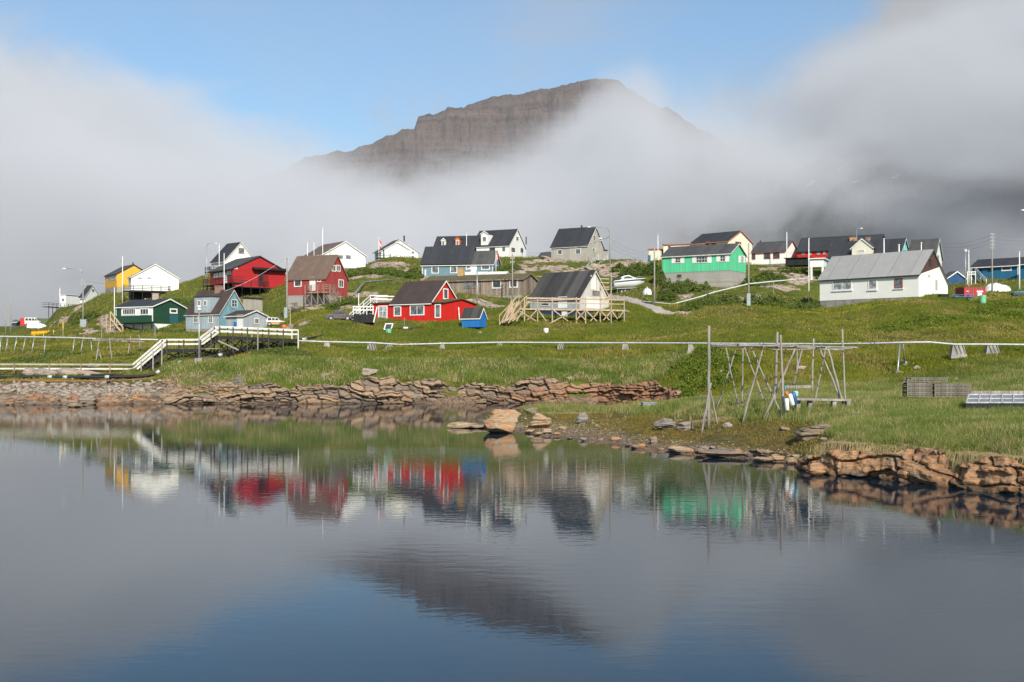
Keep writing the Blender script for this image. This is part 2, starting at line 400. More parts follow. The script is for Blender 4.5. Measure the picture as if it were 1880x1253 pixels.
def ground_mat():
    m, g, b, o = new_mat('hillside_turf')
    co = g.new('ShaderNodeTexCoord').outputs['Object']
    at = g.new('ShaderNodeAttribute', attribute_name='rock').outputs['Fac']
    wet_or_dark = g.new('ShaderNodeAttribute', attribute_name='shore').outputs['Fac']
    path = g.new('ShaderNodeAttribute', attribute_name='path').outputs['Fac']
    moss = g.new('ShaderNodeAttribute', attribute_name='moss').outputs['Fac']
    n0 = g.noise(co, 0.07, 4, 0.6); n1 = g.noise(co, 0.5, 6, 0.62); n2 = g.noise(co, 3.5, 6, 0.7)
    c = g.mix(g.ramp(n1, 0.35, 0.68), (0.045, 0.060, 0.008), (0.150, 0.140, 0.024))
    c = g.mix(g.ramp(n0, 0.4, 0.62, 0, .7), c, (0.090, 0.125, 0.012))
    c = g.mix(g.ramp(n2, 0.45, 0.75, 0, .55), c, (0.20, 0.165, 0.075))
    mo = g.mix(g.ramp(n2, 0.35, 0.65), (0.075, 0.055, 0.022), (0.150, 0.125, 0.038))
    c = g.mix(moss, c, mo)
    # stone
    vo = g.new('ShaderNodeTexVoronoi', feature='DISTANCE_TO_EDGE'); g.put(vo.inputs['Vector'], g.mapping(co, scale=(.5, .8, 2.2))); vo.inputs['Scale'].default_value = 1.0
    rc = g.mix(g.ramp(n2, 0.3, 0.7), (0.26, 0.195, 0.15), (0.52, 0.41, 0.33))
    rc = g.mix(g.ramp(g.noise(co, 1.1, 4, .6), 0.5, 0.75), rc, (0.42, 0.25, 0.15))
    rc = g.mix(g.ramp(vo.outputs['Distance'], 0.0, 0.06, 0.75, 0.0), rc, (0.05, 0.04, 0.035))
    ms = g.ramp(g.math('ADD', at, g.math('MULTIPLY', g.math('SUBTRACT', n1, .5), 1.3)), 0.40, 0.55)
    c = g.mix(ms, c, rc)
    sc = g.mix(g.ramp(n2, 0.35, 0.68), (0.085, 0.058, 0.038), (0.26, 0.18, 0.125))
    c = g.mix(g.ramp(g.math('ADD', wet_or_dark, g.math('MULTIPLY', g.math('SUBTRACT', n1, .5), .8)), 0.35, 0.6), c, sc)
    c = g.mix(g.ramp(g.math('ADD', path, g.math('MULTIPLY', g.math('SUBTRACT', n2, .5), .4)), 0.45, 0.6), c, (0.40, 0.35, 0.31))
    g.put(b.inputs['Base Color'], c); b.inputs['Roughness'].default_value = 0.95
    b.inputs['Specular IOR Level'].default_value = 0.12
    bump(g, b, g.math('ADD', g.math('MULTIPLY', n2, 1.0), g.math('MULTIPLY', n1, 1.5)), 0.14, 0.9)
    return m
TURF = ground_mat()

ROAD = [(1222,579,129),(1180,562,136),(1140,550,143),(1100,541,150),(1030,530,160)]
def seg_dist(x, y, pts):
    d = np.full_like(x, 1e9)
    for (a, b) in zip(pts[:-1], pts[1:]):
        ax, ay, bx, by = a[0], a[1], b[0], b[1]
        t = np.clip(((x - ax) * (bx - ax) + (y - ay) * (by - ay)) / ((bx - ax) ** 2 + (by - ay) ** 2), 0, 1)
        d = np.minimum(d, np.hypot(x - ax - t * (bx - ax), y - ay - t * (by - ay)))
    return d
ROADW = [(X(a, d), d * S) for a, _, d in ROAD]

def masks(x, y, z):
    D = y / S; px = 940 + F * x / y; z = z / S
    rock = rockmask(px, D) * .85
    slope_sh = np.clip(1.15 - z / .45, 0, 1)                     # near the water line
    tongue_low = ((D < 80) & (px < 1500) & (z < .55)).astype(float)
    shore = np.where(D < 84, np.clip(1.1 - z / .32, 0, 1), np.clip(1.2 - z / .8, 0, 1))
    kl = np.clip((345 - px) / 30, 0, 1); shore = np.where(D > 84, kl * np.clip(1.6 - z / 1.35, 0, 1) + (1 - kl) * shore, shore)
    moss = np.where(D < 80, np.clip((1.0 - z) / .35, 0, 1) * np.clip((1560 - px) / 120, 0, 1), 0)
    path = np.clip(1.4 - seg_dist(x, y, ROADW) / 1.5, 0, 1)
    return rock, shore, moss, path

def build_ground():
    u = np.concatenate([np.linspace(-1500, -120, 40)[:-1], np.linspace(-120, 2000, 1000), np.linspace(2000, 3400, 40)[1:]])
    d = np.concatenate([np.exp(np.linspace(math.log(17), math.log(28), 12))[:-1], np.exp(np.linspace(math.log(28), math.log(60), 260))[:-1], np.linspace(60, 84, 60)[:-1],
                        np.linspace(84, 132, 330)[:-1], np.exp(np.linspace(math.log(132), math.log(235), 240))[:-1], np.exp(np.linspace(math.log(235), math.log(436), 30))])
    U, Dd = np.meshgrid(u, d); Dd = Dd * S; x = Dd * (U - 940) / F; z = height(x, Dd)
    z = np.where(Dd < 19 * S, -1.5, z)
    v = np.stack([x, Dd, z], -1).reshape(-1, 3)
    rock, shore, moss, path = masks(v[:, 0], v[:, 1], v[:, 2])
    o = np_mesh('ground', v, grid_faces(len(d), len(u)), TURF, smooth=True, attrs=dict(rock=rock, shore=shore, moss=moss, path=path))
    tag(o, kind='structure')
build_ground()

# far lowland that carries the ground sheet on to the mountains
def build_lowland():
    xs = np.linspace(-9000, 9000, 120); ys = np.exp(np.linspace(math.log(530), math.log(9000), 70))
    Xg, Yg = np.meshgrid(xs, ys)
    z = np.interp(Yg, [530, 800, 1200, 9000], [2, 0.8, -2, -2]) + np.clip((Yg - 530) / 300, 0, 1) * fbm(Xg * .004, Yg * .004, 77, 3) * 4
    z = np.where(np.abs(Xg) > Yg * 1.4, -2, z)
    o = np_mesh('lowland', np.stack([Xg, Yg, z], -1).reshape(-1, 3), grid_faces(70, 120), TURF, smooth=True,
                attrs=dict(rock=np.full(120 * 70, .2), shore=np.zeros(8400), moss=np.zeros(8400), path=np.zeros(8400)))
    tag(o, kind='structure')
build_lowland()

# ------------------------------------------------------------------ water
def build_water():
    m, g, b, o = new_mat('fjord_water')
    b.inputs['Base Color'].default_value = (0.003, 0.016, 0.030, 1)
    b.inputs['Roughness'].default_value = 0.008
    b.inputs['IOR'].default_value = 1.27
    co = g.new('ShaderNodeTexCoord').outputs['Object']
    a1 = g.noise(g.mapping(co, scale=(0.9, 2.2, 1)), 1.4, 3, 0.5)
    a2 = g.noise(g.mapping(co, scale=(1.0, 1.6, 1), rot=(0, 0, .3)), 6.0, 2, 0.5)
    a3 = g.noise(g.mapping(co, scale=(.15, .35, 1)), 1.0, 2, 0.5)
    amp = g.ramp(g.noise(g.mapping(co, scale=(.6, 1.0, 1)), 0.035, 3, 0.5), 0.4, 0.62, 0.55, 1.25)
    h = g.math('ADD', g.math('MULTIPLY', a1, 1.0), g.math('MULTIPLY', a2, 0.28))
    h = g.math('ADD', g.math('MULTIPLY', h, amp), g.math('MULTIPLY', a3, .8))
    bump(g, b, h, 0.0022, 1.0)
    s = 9000
    v = [(-s, -3000, 0), (s, -3000, 0), (s, s, 0), (-s, s, 0)]
    tag(np_mesh('water', v, [(0, 1, 2, 3)], m), kind='structure')
    bed = plain('lake_mud', (0.05, 0.045, 0.03), 0.95)
    tag(np_mesh('lake_bed', [(p[0], p[1], -3.0) for p in v], [(0, 1, 2, 3)], bed), kind='structure')
build_water()

# ------------------------------------------------------------------ mountains
def mountain_mat(name, lo, hi, red):
    m, g, b, o = new_mat(name)
    co = g.new('ShaderNodeTexCoord').outputs['Object']
    x, y, z = g.sep(co)
    zz = g.math('ADD', z, g.math('MULTIPLY', g.noise(co, 0.004, 4, .6), 60))
    band = g.noise(g.comb(g.math('MULTIPLY', x, .0006), g.math('MULTIPLY', y, .0006), g.math('MULTIPLY', zz, .045)), 1.0, 4, .65)
    gul = g.noise(g.mapping(co, scale=(.030, .012, .004)), 1.0, 6, .65)
    n = g.noise(co, .03, 10, .72)
    st2 = g.noise(g.mapping(co, scale=(.09, .03, .006)), 1.0, 5, .6)
    gul = g.math('ADD', g.math('MULTIPLY', gul, .6), g.math('MULTIPLY', st2, .4))
    c = g.mix(g.ramp(band, .35, .65), lo, hi)
    c = g.mix(g.ramp(gul, .45, .7, 0, .6), c, red)
    c = g.mix(g.ramp(n, .4, .7, 0, .55), c, (0.07, 0.075, 0.045))
    c = g.mix(g.ramp(st2, .30, .44, .40, 0), c, hsv(lo, .5))
    fine = g.noise(g.mapping(co, scale=(.16, .08, .05)), 1.0, 6, .7); c = g.mix(g.ramp(fine, .35, .65, 0, .5), c, hsv(hi, 1.35))
    g.put(b.inputs['Base Color'], c); b.inputs['Roughness'].default_value = .95; b.inputs['Specular IOR Level'].default_value = .1
    n = g.math('ADD', n, g.math('MULTIPLY', fine, .8))
    bump(g, b, g.math('ADD', n, g.math('ADD', gul, band)), 14.0, 1.0)
    return m
def build_mountain(name, ridge, D0, D1, Dk, seed, mat, terr, cols, rows):
    rx, ry = zip(*ridge)
    u = np.linspace(rx[0], rx[-1], cols); t = np.linspace(0, 1, rows) ** .6
    U, T = np.meshgrid(u, t)
    zr = (HY - np.interp(U, rx, ry)) / F * D1 + CH
    zr = zr + fbm(U * .02, U * 0, seed, 4) * 4
    prof = np.interp(T, [0, .25, .5, .70, .755, .80, .86, .90, 1.0], [0, .13, .36, .60, .74, .77, .93, .955, 1.0])
    D = D0 + (D1 - D0) * T
    gul = np.abs(fbm(U * .026, T * 4.0, seed + 3, 5, .62))
    D = D + gul * 120 * np.interp(T, [0, .5, .8, 1], [.3, 1, .8, .0]) + fbm(U * .006, T, seed + 9, 3) * 160 * (1 - T ** 3)
    z = prof * zr
    zq = terr
    ph = z / zq; fl = np.floor(ph); fr = ph - fl
    z = (fl + np.clip((fr - .35) / .5, 0, 1) ** .8) * zq * .55 + z * .45
    z = np.minimum(z + fbm(U * .05, T * 30, seed + 5, 5, .65) * 14 * np.clip(T * 3, 0, 1), zr + 1)
    x = D * (U - 940) / F
    v = np.stack([x, D, z], -1)
    # back side
    back = np.stack([v[-1, :, 0], v[-1, :, 1] + 900, v[-1, :, 2] * .55], -1)
    back2 = np.stack([v[-1, :, 0], v[-1, :, 1] + 2200, v[-1, :, 2] * 0 - 5], -1)
    v = np.concatenate([v, back[None], back2[None]], 0)
    o = np_mesh(name, v.reshape(-1, 3), grid_faces(rows + 2, cols), mat, smooth=True)
    tag(o, kind='structure')
    return v
RIDGE1 = [(-900,640),(-300,560),(100,470),(300,400),(450,335),(560,293),(600,284),(640,277),(700,257),(712,251),(722,249),(760,236),(764,229),(768,219),(800,211),(818,206),(821,199),(870,190),(905,181),(960,171),(985,161),(1040,154),(1100,146),(1135,148),(1150,158),(1163,172),(1190,186),(1212,195),(1228,198),(1240,209),(1256,222),(1300,246),(1400,300),(1600,330),(2000,420),(2600,560)]
MT = mountain_mat('basalt_strata', (0.045, 0.032, 0.030), (0.165, 0.118, 0.103), (0.19, 0.105, 0.08))
build_mountain('mountain', RIDGE1, 2350, 3600, 0, 3, MT, 62, 1300, 420)
RIDGE2 = [(950,640),(1050,560),(1150,490),(1250,436),(1340,395),(1420,352),(1500,290),(1560,235),(1582,212),(1600,191),(1640,180),(1700,172),(1760,160),(1880,140),(2200,90),(2900,40)]
MT2 = mountain_mat('dark_slope', (0.035, 0.037, 0.025), (0.07, 0.066, 0.045), (0.075, 0.055, 0.042))
build_mountain('hills', RIDGE2, 1500, 2500, 0, 8, MT2, 80, 600, 200)
tag(bpy.data.objects['mountain'], kind='structure')

# ------------------------------------------------------------------ fog bank (a real volume)
def build_fog():
    m = bpy.data.materials.new('fog'); m.use_nodes = True; m.node_tree.nodes.clear()
    g = NT(m.node_tree)
    out = g.new('ShaderNodeOutputMaterial'); v = g.new('ShaderNodeVolumePrincipled')
    g.l.new(v.outputs[0], out.inputs['Volume'])
    v.inputs['Color'].default_value = (0.718, 0.728, 0.762, 1)
    v.inputs['Anisotropy'].default_value = -0.25
    co = g.new('ShaderNodeTexCoord').outputs['Object']
    x, y, z = g.sep(co)
    n1 = g.noise(g.mapping(co, scale=(1, .6, 1.5)), 0.0026, 6, .60, 1.1)
    n2 = g.noise(g.mapping(co, scale=(1, .6, 1.5), loc=(700, 300, 90)), 0.0080, 5, .66, .9)
    nn = g.math('ADD', g.math('MULTIPLY', g.math('SUBTRACT', n1, .5), 1.15), g.math('MULTIPLY', g.math('SUBTRACT', n2, .5), .85))
    def blob(cx, cz, rx, rz):
        q = g.math('ADD', g.math('POWER', g.math('DIVIDE', g.math('SUBTRACT', x, cx), rx), 2.0), g.math('POWER', g.math('DIVIDE', g.math('SUBTRACT', z2, cz), rz), 2.0))
        return g.math('EXPONENT', g.math('MULTIPLY', q, -1.0))
    # the bank thickens towards the mountain: its top climbs with distance
    z2 = g.math('SUBTRACT', z, g.math('MULTIPLY', g.math('SUBTRACT', y, 2000.0), 0.2))
    ztop = g.math('MULTIPLY', g.curve(x, FOG_TOP, -2400, 2400), 1000)
    edge = g.math('DIVIDE', g.math('SUBTRACT', ztop, z2), 90)
    a = g.ramp(g.math('ADD', edge, g.math('MULTIPLY', nn, 2.2)), -.5, 1.2)
    thick = g.curve(x, FOG_DEN, -2400, 2400)
    for cx, cz, rx, rz, k in FOG_BLOBS:
        thick = g.math('ADD', thick, g.math('MULTIPLY', blob(cx, cz, rx, rz), k))
    body = g.ramp(g.math('ADD', nn, thick), .34, .86, .02, 1.0)
    d = g.math('MULTIPLY', a, body)
    d = g.math('ADD', g.math('MULTIPLY', d, FOG_K), 0.00016)
    g.put(v.inputs['Density'], d)
    x0, x1, y0, y1, z0, z1 = -1380, 1380, 1150, 2350, 1.5, 860
    vs = [(a_, b_, c_) for c_ in (z0, z1) for b_ in (y0, y1) for a_ in (x0, x1)]
    fs = [(0, 1, 3, 2), (4, 6, 7, 5), (0, 4, 5, 1), (2, 3, 7, 6), (0, 2, 6, 4), (1, 5, 7, 3)]
    fs = [f[::-1] for f in fs]
    tag(np_mesh("fog_bank", vs, fs, m), kind="stuff")
FOG_TOP = [(-2400,.56),(-1200,.56),(-860,.53),(-620,.44),(-400,.372),(-309,.335),(-150,.30),(-36,.31),(90,.37),(180,.44),(282,.38),(400,.42),(509,.50),(700,.58),(855,.66),(2400,.8)]
FOG_DEN = [(-2400,.80),(-400,.80),(0,.74),(250,.70),(450,.66),(600,.66),(800,.66),(1100,.7),(2400,.8)]
FOG_BLOBS = [(610,302,210,30,-.40),(340,238,170,56,-.52),(900,225,130,60,-.30),(520,250,90,70,-.25),(690,262,120,34,.16),(180,340,120,60,.10)]
FOG_K = 0.006
build_fog()
# ------------------------------------------------------------------ mesh kit
class MB:
    def __init__(s): s.v = []; s.f = []
    def face(s, pts):
        n = len(s.v); s.v += [Vector(p) for p in pts]; s.f.append(list(range(n, n + len(pts)))); return s
    def box(s, o, a, b, c):
        """corner o and three edge vectors"""
        o, a, b, c = Vector(o), Vector(a), Vector(b), Vector(c)
        if a.cross(b).dot(c) < 0: a, b = b, a
        n = len(s.v)
        s.v += [o, o + a, o + a + b, o + b, o + c, o + a + c, o + a + b + c, o + b + c]
        s.f += [[n + i for i in q] for q in ((0, 3, 2, 1), (4, 5, 6, 7), (0, 1, 5, 4), (1, 2, 6, 5), (2, 3, 7, 6), (3, 0, 4, 7))]
        return s
    def bar(s, p, q, w=.08, h=None, up=(0, 0, 1)):
        p, q = Vector(p), Vector(q); h = w if h is None else h
        d = q - p
        if d.length < 1e-6: return s
        u = Vector(up)
        if abs(d.normalized().dot(u)) > .98: u = Vector((0, 1, 0))
        a = d.cross(u).normalized() * w; b = a.cross(d).normalized() * h
        return s.box(p - a / 2 - b / 2, d, a, b)
    def tube(s, p, q, r0, r1=None, n=8, cap=True):
        p, q = Vector(p), Vector(q); r1 = r0 if r1 is None else r1
        d = (q - p).normalized(); u = Vector((0, 0, 1)) if abs(d.z) < .95 else Vector((1, 0, 0))
        a = d.cross(u).normalized(); b = d.cross(a); k = len(s.v)
        for c, r in ((p, r0), (q, r1)):
            for i in range(n):
                t = 2 * math.pi * i / n; s.v.append(c + a * math.cos(t) * r + b * math.sin(t) * r)
        for i in range(n): s.f.append([k + i, k + (i + 1) % n, k + n + (i + 1) % n, k + n + i])
        if cap: s.f.append([k + i for i in reversed(range(n))]); s.f.append([k + n + i for i in range(n)])
        return s
    def path(s, pts, r, n=8):
        pts = [Vector(p) for p in pts]; k = len(s.v); m = len(pts)
        for j, p in enumerate(pts):
            d = (pts[min(j + 1, m - 1)] - pts[max(j - 1, 0)]).normalized()
            u = Vector((0, 0, 1)) if abs(d.z) < .95 else Vector((1, 0, 0))
            a = d.cross(u).normalized(); b = d.cross(a); rr = r[j] if isinstance(r, (list, tuple)) else r
            for i in range(n):
                t = 2 * math.pi * i / n; s.v.append(p + a * math.cos(t) * rr + b * math.sin(t) * rr)
        for j in range(m - 1):
            for i in range(n):
                s.f.append([k + j * n + i, k + j * n + (i + 1) % n, k + (j + 1) * n + (i + 1) % n, k + (j + 1) * n + i])
        s.f.append([k + i for i in reversed(range(n))]); s.f.append([k + (m - 1) * n + i for i in range(n)])
        return s
    def lathe(s, c, prof, n=16, axis=(0, 0, 1)):
        """profile [(radius, height)] turned about the axis through c"""
        c = Vector(c); ax = Vector(axis).normalized(); u = Vector((1, 0, 0)) if abs(ax.x) < .9 else Vector((0, 1, 0))
        a = ax.cross(u).normalized(); b = ax.cross(a); k = len(s.v)
        for r, h in prof:
            for i in range(n):
                t = 2 * math.pi * i / n; s.v.append(c + ax * h + (a * math.cos(t) + b * math.sin(t)) * max(r, 1e-4))
        for j in range(len(prof) - 1):
            for i in range(n):
                s.f.append([k + j * n + i, k + j * n + (i + 1) % n, k + (j + 1) * n + (i + 1) % n, k + (j + 1) * n + i])
        return s
    def prism(s, poly, d):
        """polygon (world points) extruded by vector d"""
        poly = [Vector(p) for p in poly]; d = Vector(d); n = len(poly); k = len(s.v)
        s.v += poly + [p + d for p in poly]
        s.f.append([k + i for i in range(n)]); s.f.append([k + n + i for i in reversed(range(n))])
        for i in range(n): s.f.append([k + i, k + n + i, k + n + (i + 1) % n, k + (i + 1) % n])
        return s
    def build(s, name, mat, parent=None, smooth=False, loc=None, label=None):
        me = bpy.data.meshes.new(name)
        if parent is not None: base = Vector(root_of(parent).location)
        elif loc is not None: base = Vector(loc)
        else:
            base = Vector((sum(p.x for p in s.v) / len(s.v), sum(p.y for p in s.v) / len(s.v), min(p.z for p in s.v)))
        me.from_pydata([tuple(p - base) for p in s.v], [], s.f); me.update()
        import bmesh
        bm = bmesh.new(); bm.from_mesh(me); bmesh.ops.recalc_face_normals(bm, faces=bm.faces); bm.to_mesh(me); bm.free()
        if smooth: me.polygons.foreach_set('use_smooth', np.ones(len(me.polygons), bool))
        auto_uv(me)
        me.materials.append(mat)
        o = bpy.data.objects.new(name, me); COL.objects.link(o)
        if parent is not None: o.parent = parent
        else: o.location = base
        if label: o['label'] = label
        return o

def copy_tree(o, parent=None, loc=None, rz=0, label=None):
    c = o.copy(); COL.objects.link(c)
    if parent is not None: c.parent = parent
    if loc is not None: c.location = loc
    if rz: c.rotation_euler = (0, 0, rz)
    if label: c['label'] = label
    for ch in list(o.children): copy_tree(ch, c)
    return c

# palette
WHITE = siding('white_boards', (0.80, 0.79, 0.75), .16, .05, (0.55, 0.53, 0.48), tone=.03)
CREAM = siding('cream_boards', (0.76, 0.70, 0.55), .16, .05, (0.5, 0.46, 0.4), tone=.03)
WRENDER = plain('white_render', (0.84, 0.82, 0.75), .8, var=.035, scale=.8, bmp=.004)
RED = siding('signal_red_boards', (0.60, 0.020, 0.014), .17, .10, (0.42, 0.09, 0.07), tone=.12)
DEEPRED = siding('deep_red_boards', (0.40, 0.018, 0.022), .2, .05, (0.25, 0.04, 0.04), tone=.07, horiz=True)
OLDRED = siding('faded_red_boards', (0.36, 0.055, 0.050), .17, .22, (0.34, 0.20, 0.17), tone=.14)
BLUEGREY = siding('blue_grey_boards', (0.15, 0.24, 0.29), .3, .10, (0.25, 0.3, 0.32), tone=.07)
PALEBLUE = siding('worn_pale_blue_boards', (0.36, 0.43, 0.47), .16, .42, (0.33, 0.33, 0.32), tone=.16)
WORNTEAL = siding('worn_teal_boards', (0.17, 0.35, 0.42), .16, .34, (0.33, 0.33, 0.32), tone=.2)
GREENP = siding('mint_green_boards', (0.11, 0.56, 0.29), .2, .10, (0.25, 0.45, 0.3), tone=.10)
DKGREEN = siding('dark_green_boards', (0.020, 0.070, 0.042), .18, .06, (0.08, 0.11, 0.09), tone=.1, horiz=True)
YELLOW = siding('yellow_boards', (0.78, 0.42, 0.055), .18, .05, (0.6, 0.4, 0.15), tone=.06)
SHEDBLUE = siding('bright_blue_boards', (0.018, 0.16, 0.46), .14, .10, (0.1, 0.2, 0.4), tone=.08)
NAVY = siding('navy_boards', (0.018, 0.05, 0.12), .2, .12, (0.09, 0.1, 0.12), tone=.1)
SEABLUE = siding('sea_blue_boards', (0.025, 0.15, 0.27), .2, .06, (0.1, 0.17, 0.2), tone=.08)
TURQ = siding('turquoise_boards', (0.08, 0.50, 0.50), .2, .06, (0.2, 0.4, 0.4), tone=.06)
OLDWOOD = siding('weathered_planks', (0.24, 0.18, 0.135), .32, .3, (0.36, 0.35, 0.33), tone=.55, rough=.9, groove=.02)
GREYWOOD = siding('grey_planks', (0.47, 0.43, 0.37), .17, .4, (0.35, 0.32, 0.28), tone=.12, rough=.9, groove=.02)
NEWWOOD = siding('raw_timber', (0.47, 0.35, 0.24), .3, .2, (0.34, 0.27, 0.2), tone=.15, rough=.85, groove=.003)
POLEWOOD = siding('pole_timber', (0.36, 0.33, 0.29), .3, .35, (0.22, 0.19, 0.16), tone=.15, rough=.9, groove=.003)
DRIFTWOOD = siding('silvered_poles', (0.34, 0.31, 0.27), .3, .4, (0.16, 0.13, 0.11), tone=.2, rough=.95, groove=.003)
BROWNB = siding('brown_boards', (0.10, 0.05, 0.04), .2, .1, (0.15, 0.1, 0.08), tone=.1)
BLACKB = siding('black_boards', (0.018, 0.018, 0.02), .2, .15, (0.07, 0.065, 0.06), tone=.2, rough=.7)
CONC = plain('concrete', (0.27, 0.25, 0.22), .9, var=.28, scale=1.2, bmp=.02)
CONCBOARD = siding('board_marked_concrete', (0.36, 0.34, 0.30), .22, .25, (0.24, 0.22, 0.19), horiz=True, tone=.12, rough=.92, groove=.012)
TRIM = plain('white_trim', (0.80, 0.79, 0.75), .55, var=.06)
REDTRIM = plain('dull_red_trim', (0.30, 0.07, 0.06), .6)
SALMON = plain('salmon_trim', (0.50, 0.17, 0.12), .6)
DARKTRIM = plain('dark_trim', (0.025, 0.03, 0.03), .6)
GREYTRIM = plain('greying_white_trim', (0.62, 0.60, 0.55), .7, var=.2)
CURTAIN = plain('net_curtain', (0.42, 0.42, 0.40), .9, var=.25, scale=4)
METAL = plain('galvanised_steel', (0.42, 0.44, 0.44), .45, .6, var=.15)
DARKPOLE = siding('dark_driftwood', (0.20, 0.175, 0.15), .3, .4, (0.10, 0.085, 0.07), tone=.2, rough=.95, groove=.003)
BLACK = plain('black_plastic', (0.014, 0.014, 0.016), .5, var=.3)
R_BLACK = roofing('black_felt_roof', (0.040, 0.042, 0.047), 1.0, .12)
R_DARK = roofing('dark_grey_felt_roof', (0.075, 0.073, 0.072), .95, .16)
R_STRIPE = roofing('patched_felt_roof', (0.066, 0.062, 0.060), .85, .45, blotch=.15)
R_BROWN = roofing('brown_felt_roof', (0.15, 0.105, 0.080), 1.0, .07, blotch=.35)
R_DKBROWN = roofing('dark_brown_felt_roof', (0.062, 0.045, 0.040), 1.0, .06)
R_GREY = roofing('light_grey_felt_roof', (0.33, 0.32, 0.305), 3.2, .05, blotch=.35, blotchcol=(.40, .40, .39))
R_RUST = roofing('greenish_brown_felt_roof', (0.12, 0.10, 0.05), 1.0, .1)

def glass_mat(name, col, rough=.08, spec=.6):
    m, g, b, o = new_mat(name)
    co = g.new('ShaderNodeTexCoord').outputs['Object']
    n = g.noise(co, 1.7, 3, .6)
    g.put(b.inputs['Base Color'], g.mix(g.ramp(n, .4, .6), hsv(col, .6), hsv(col, 1.5)))
    b.inputs['Roughness'].default_value = rough; b.inputs['Specular IOR Level'].default_value = spec
    MATS[name] = m
    return m
GLASS = glass_mat('window_glass', (0.05, 0.055, 0.06))
CGLASS = glass_mat('curtained_glass', (0.30, 0.31, 0.31), .15)
MGLASS = glass_mat('half_curtained_glass', (0.13, 0.14, 0.15), .12)

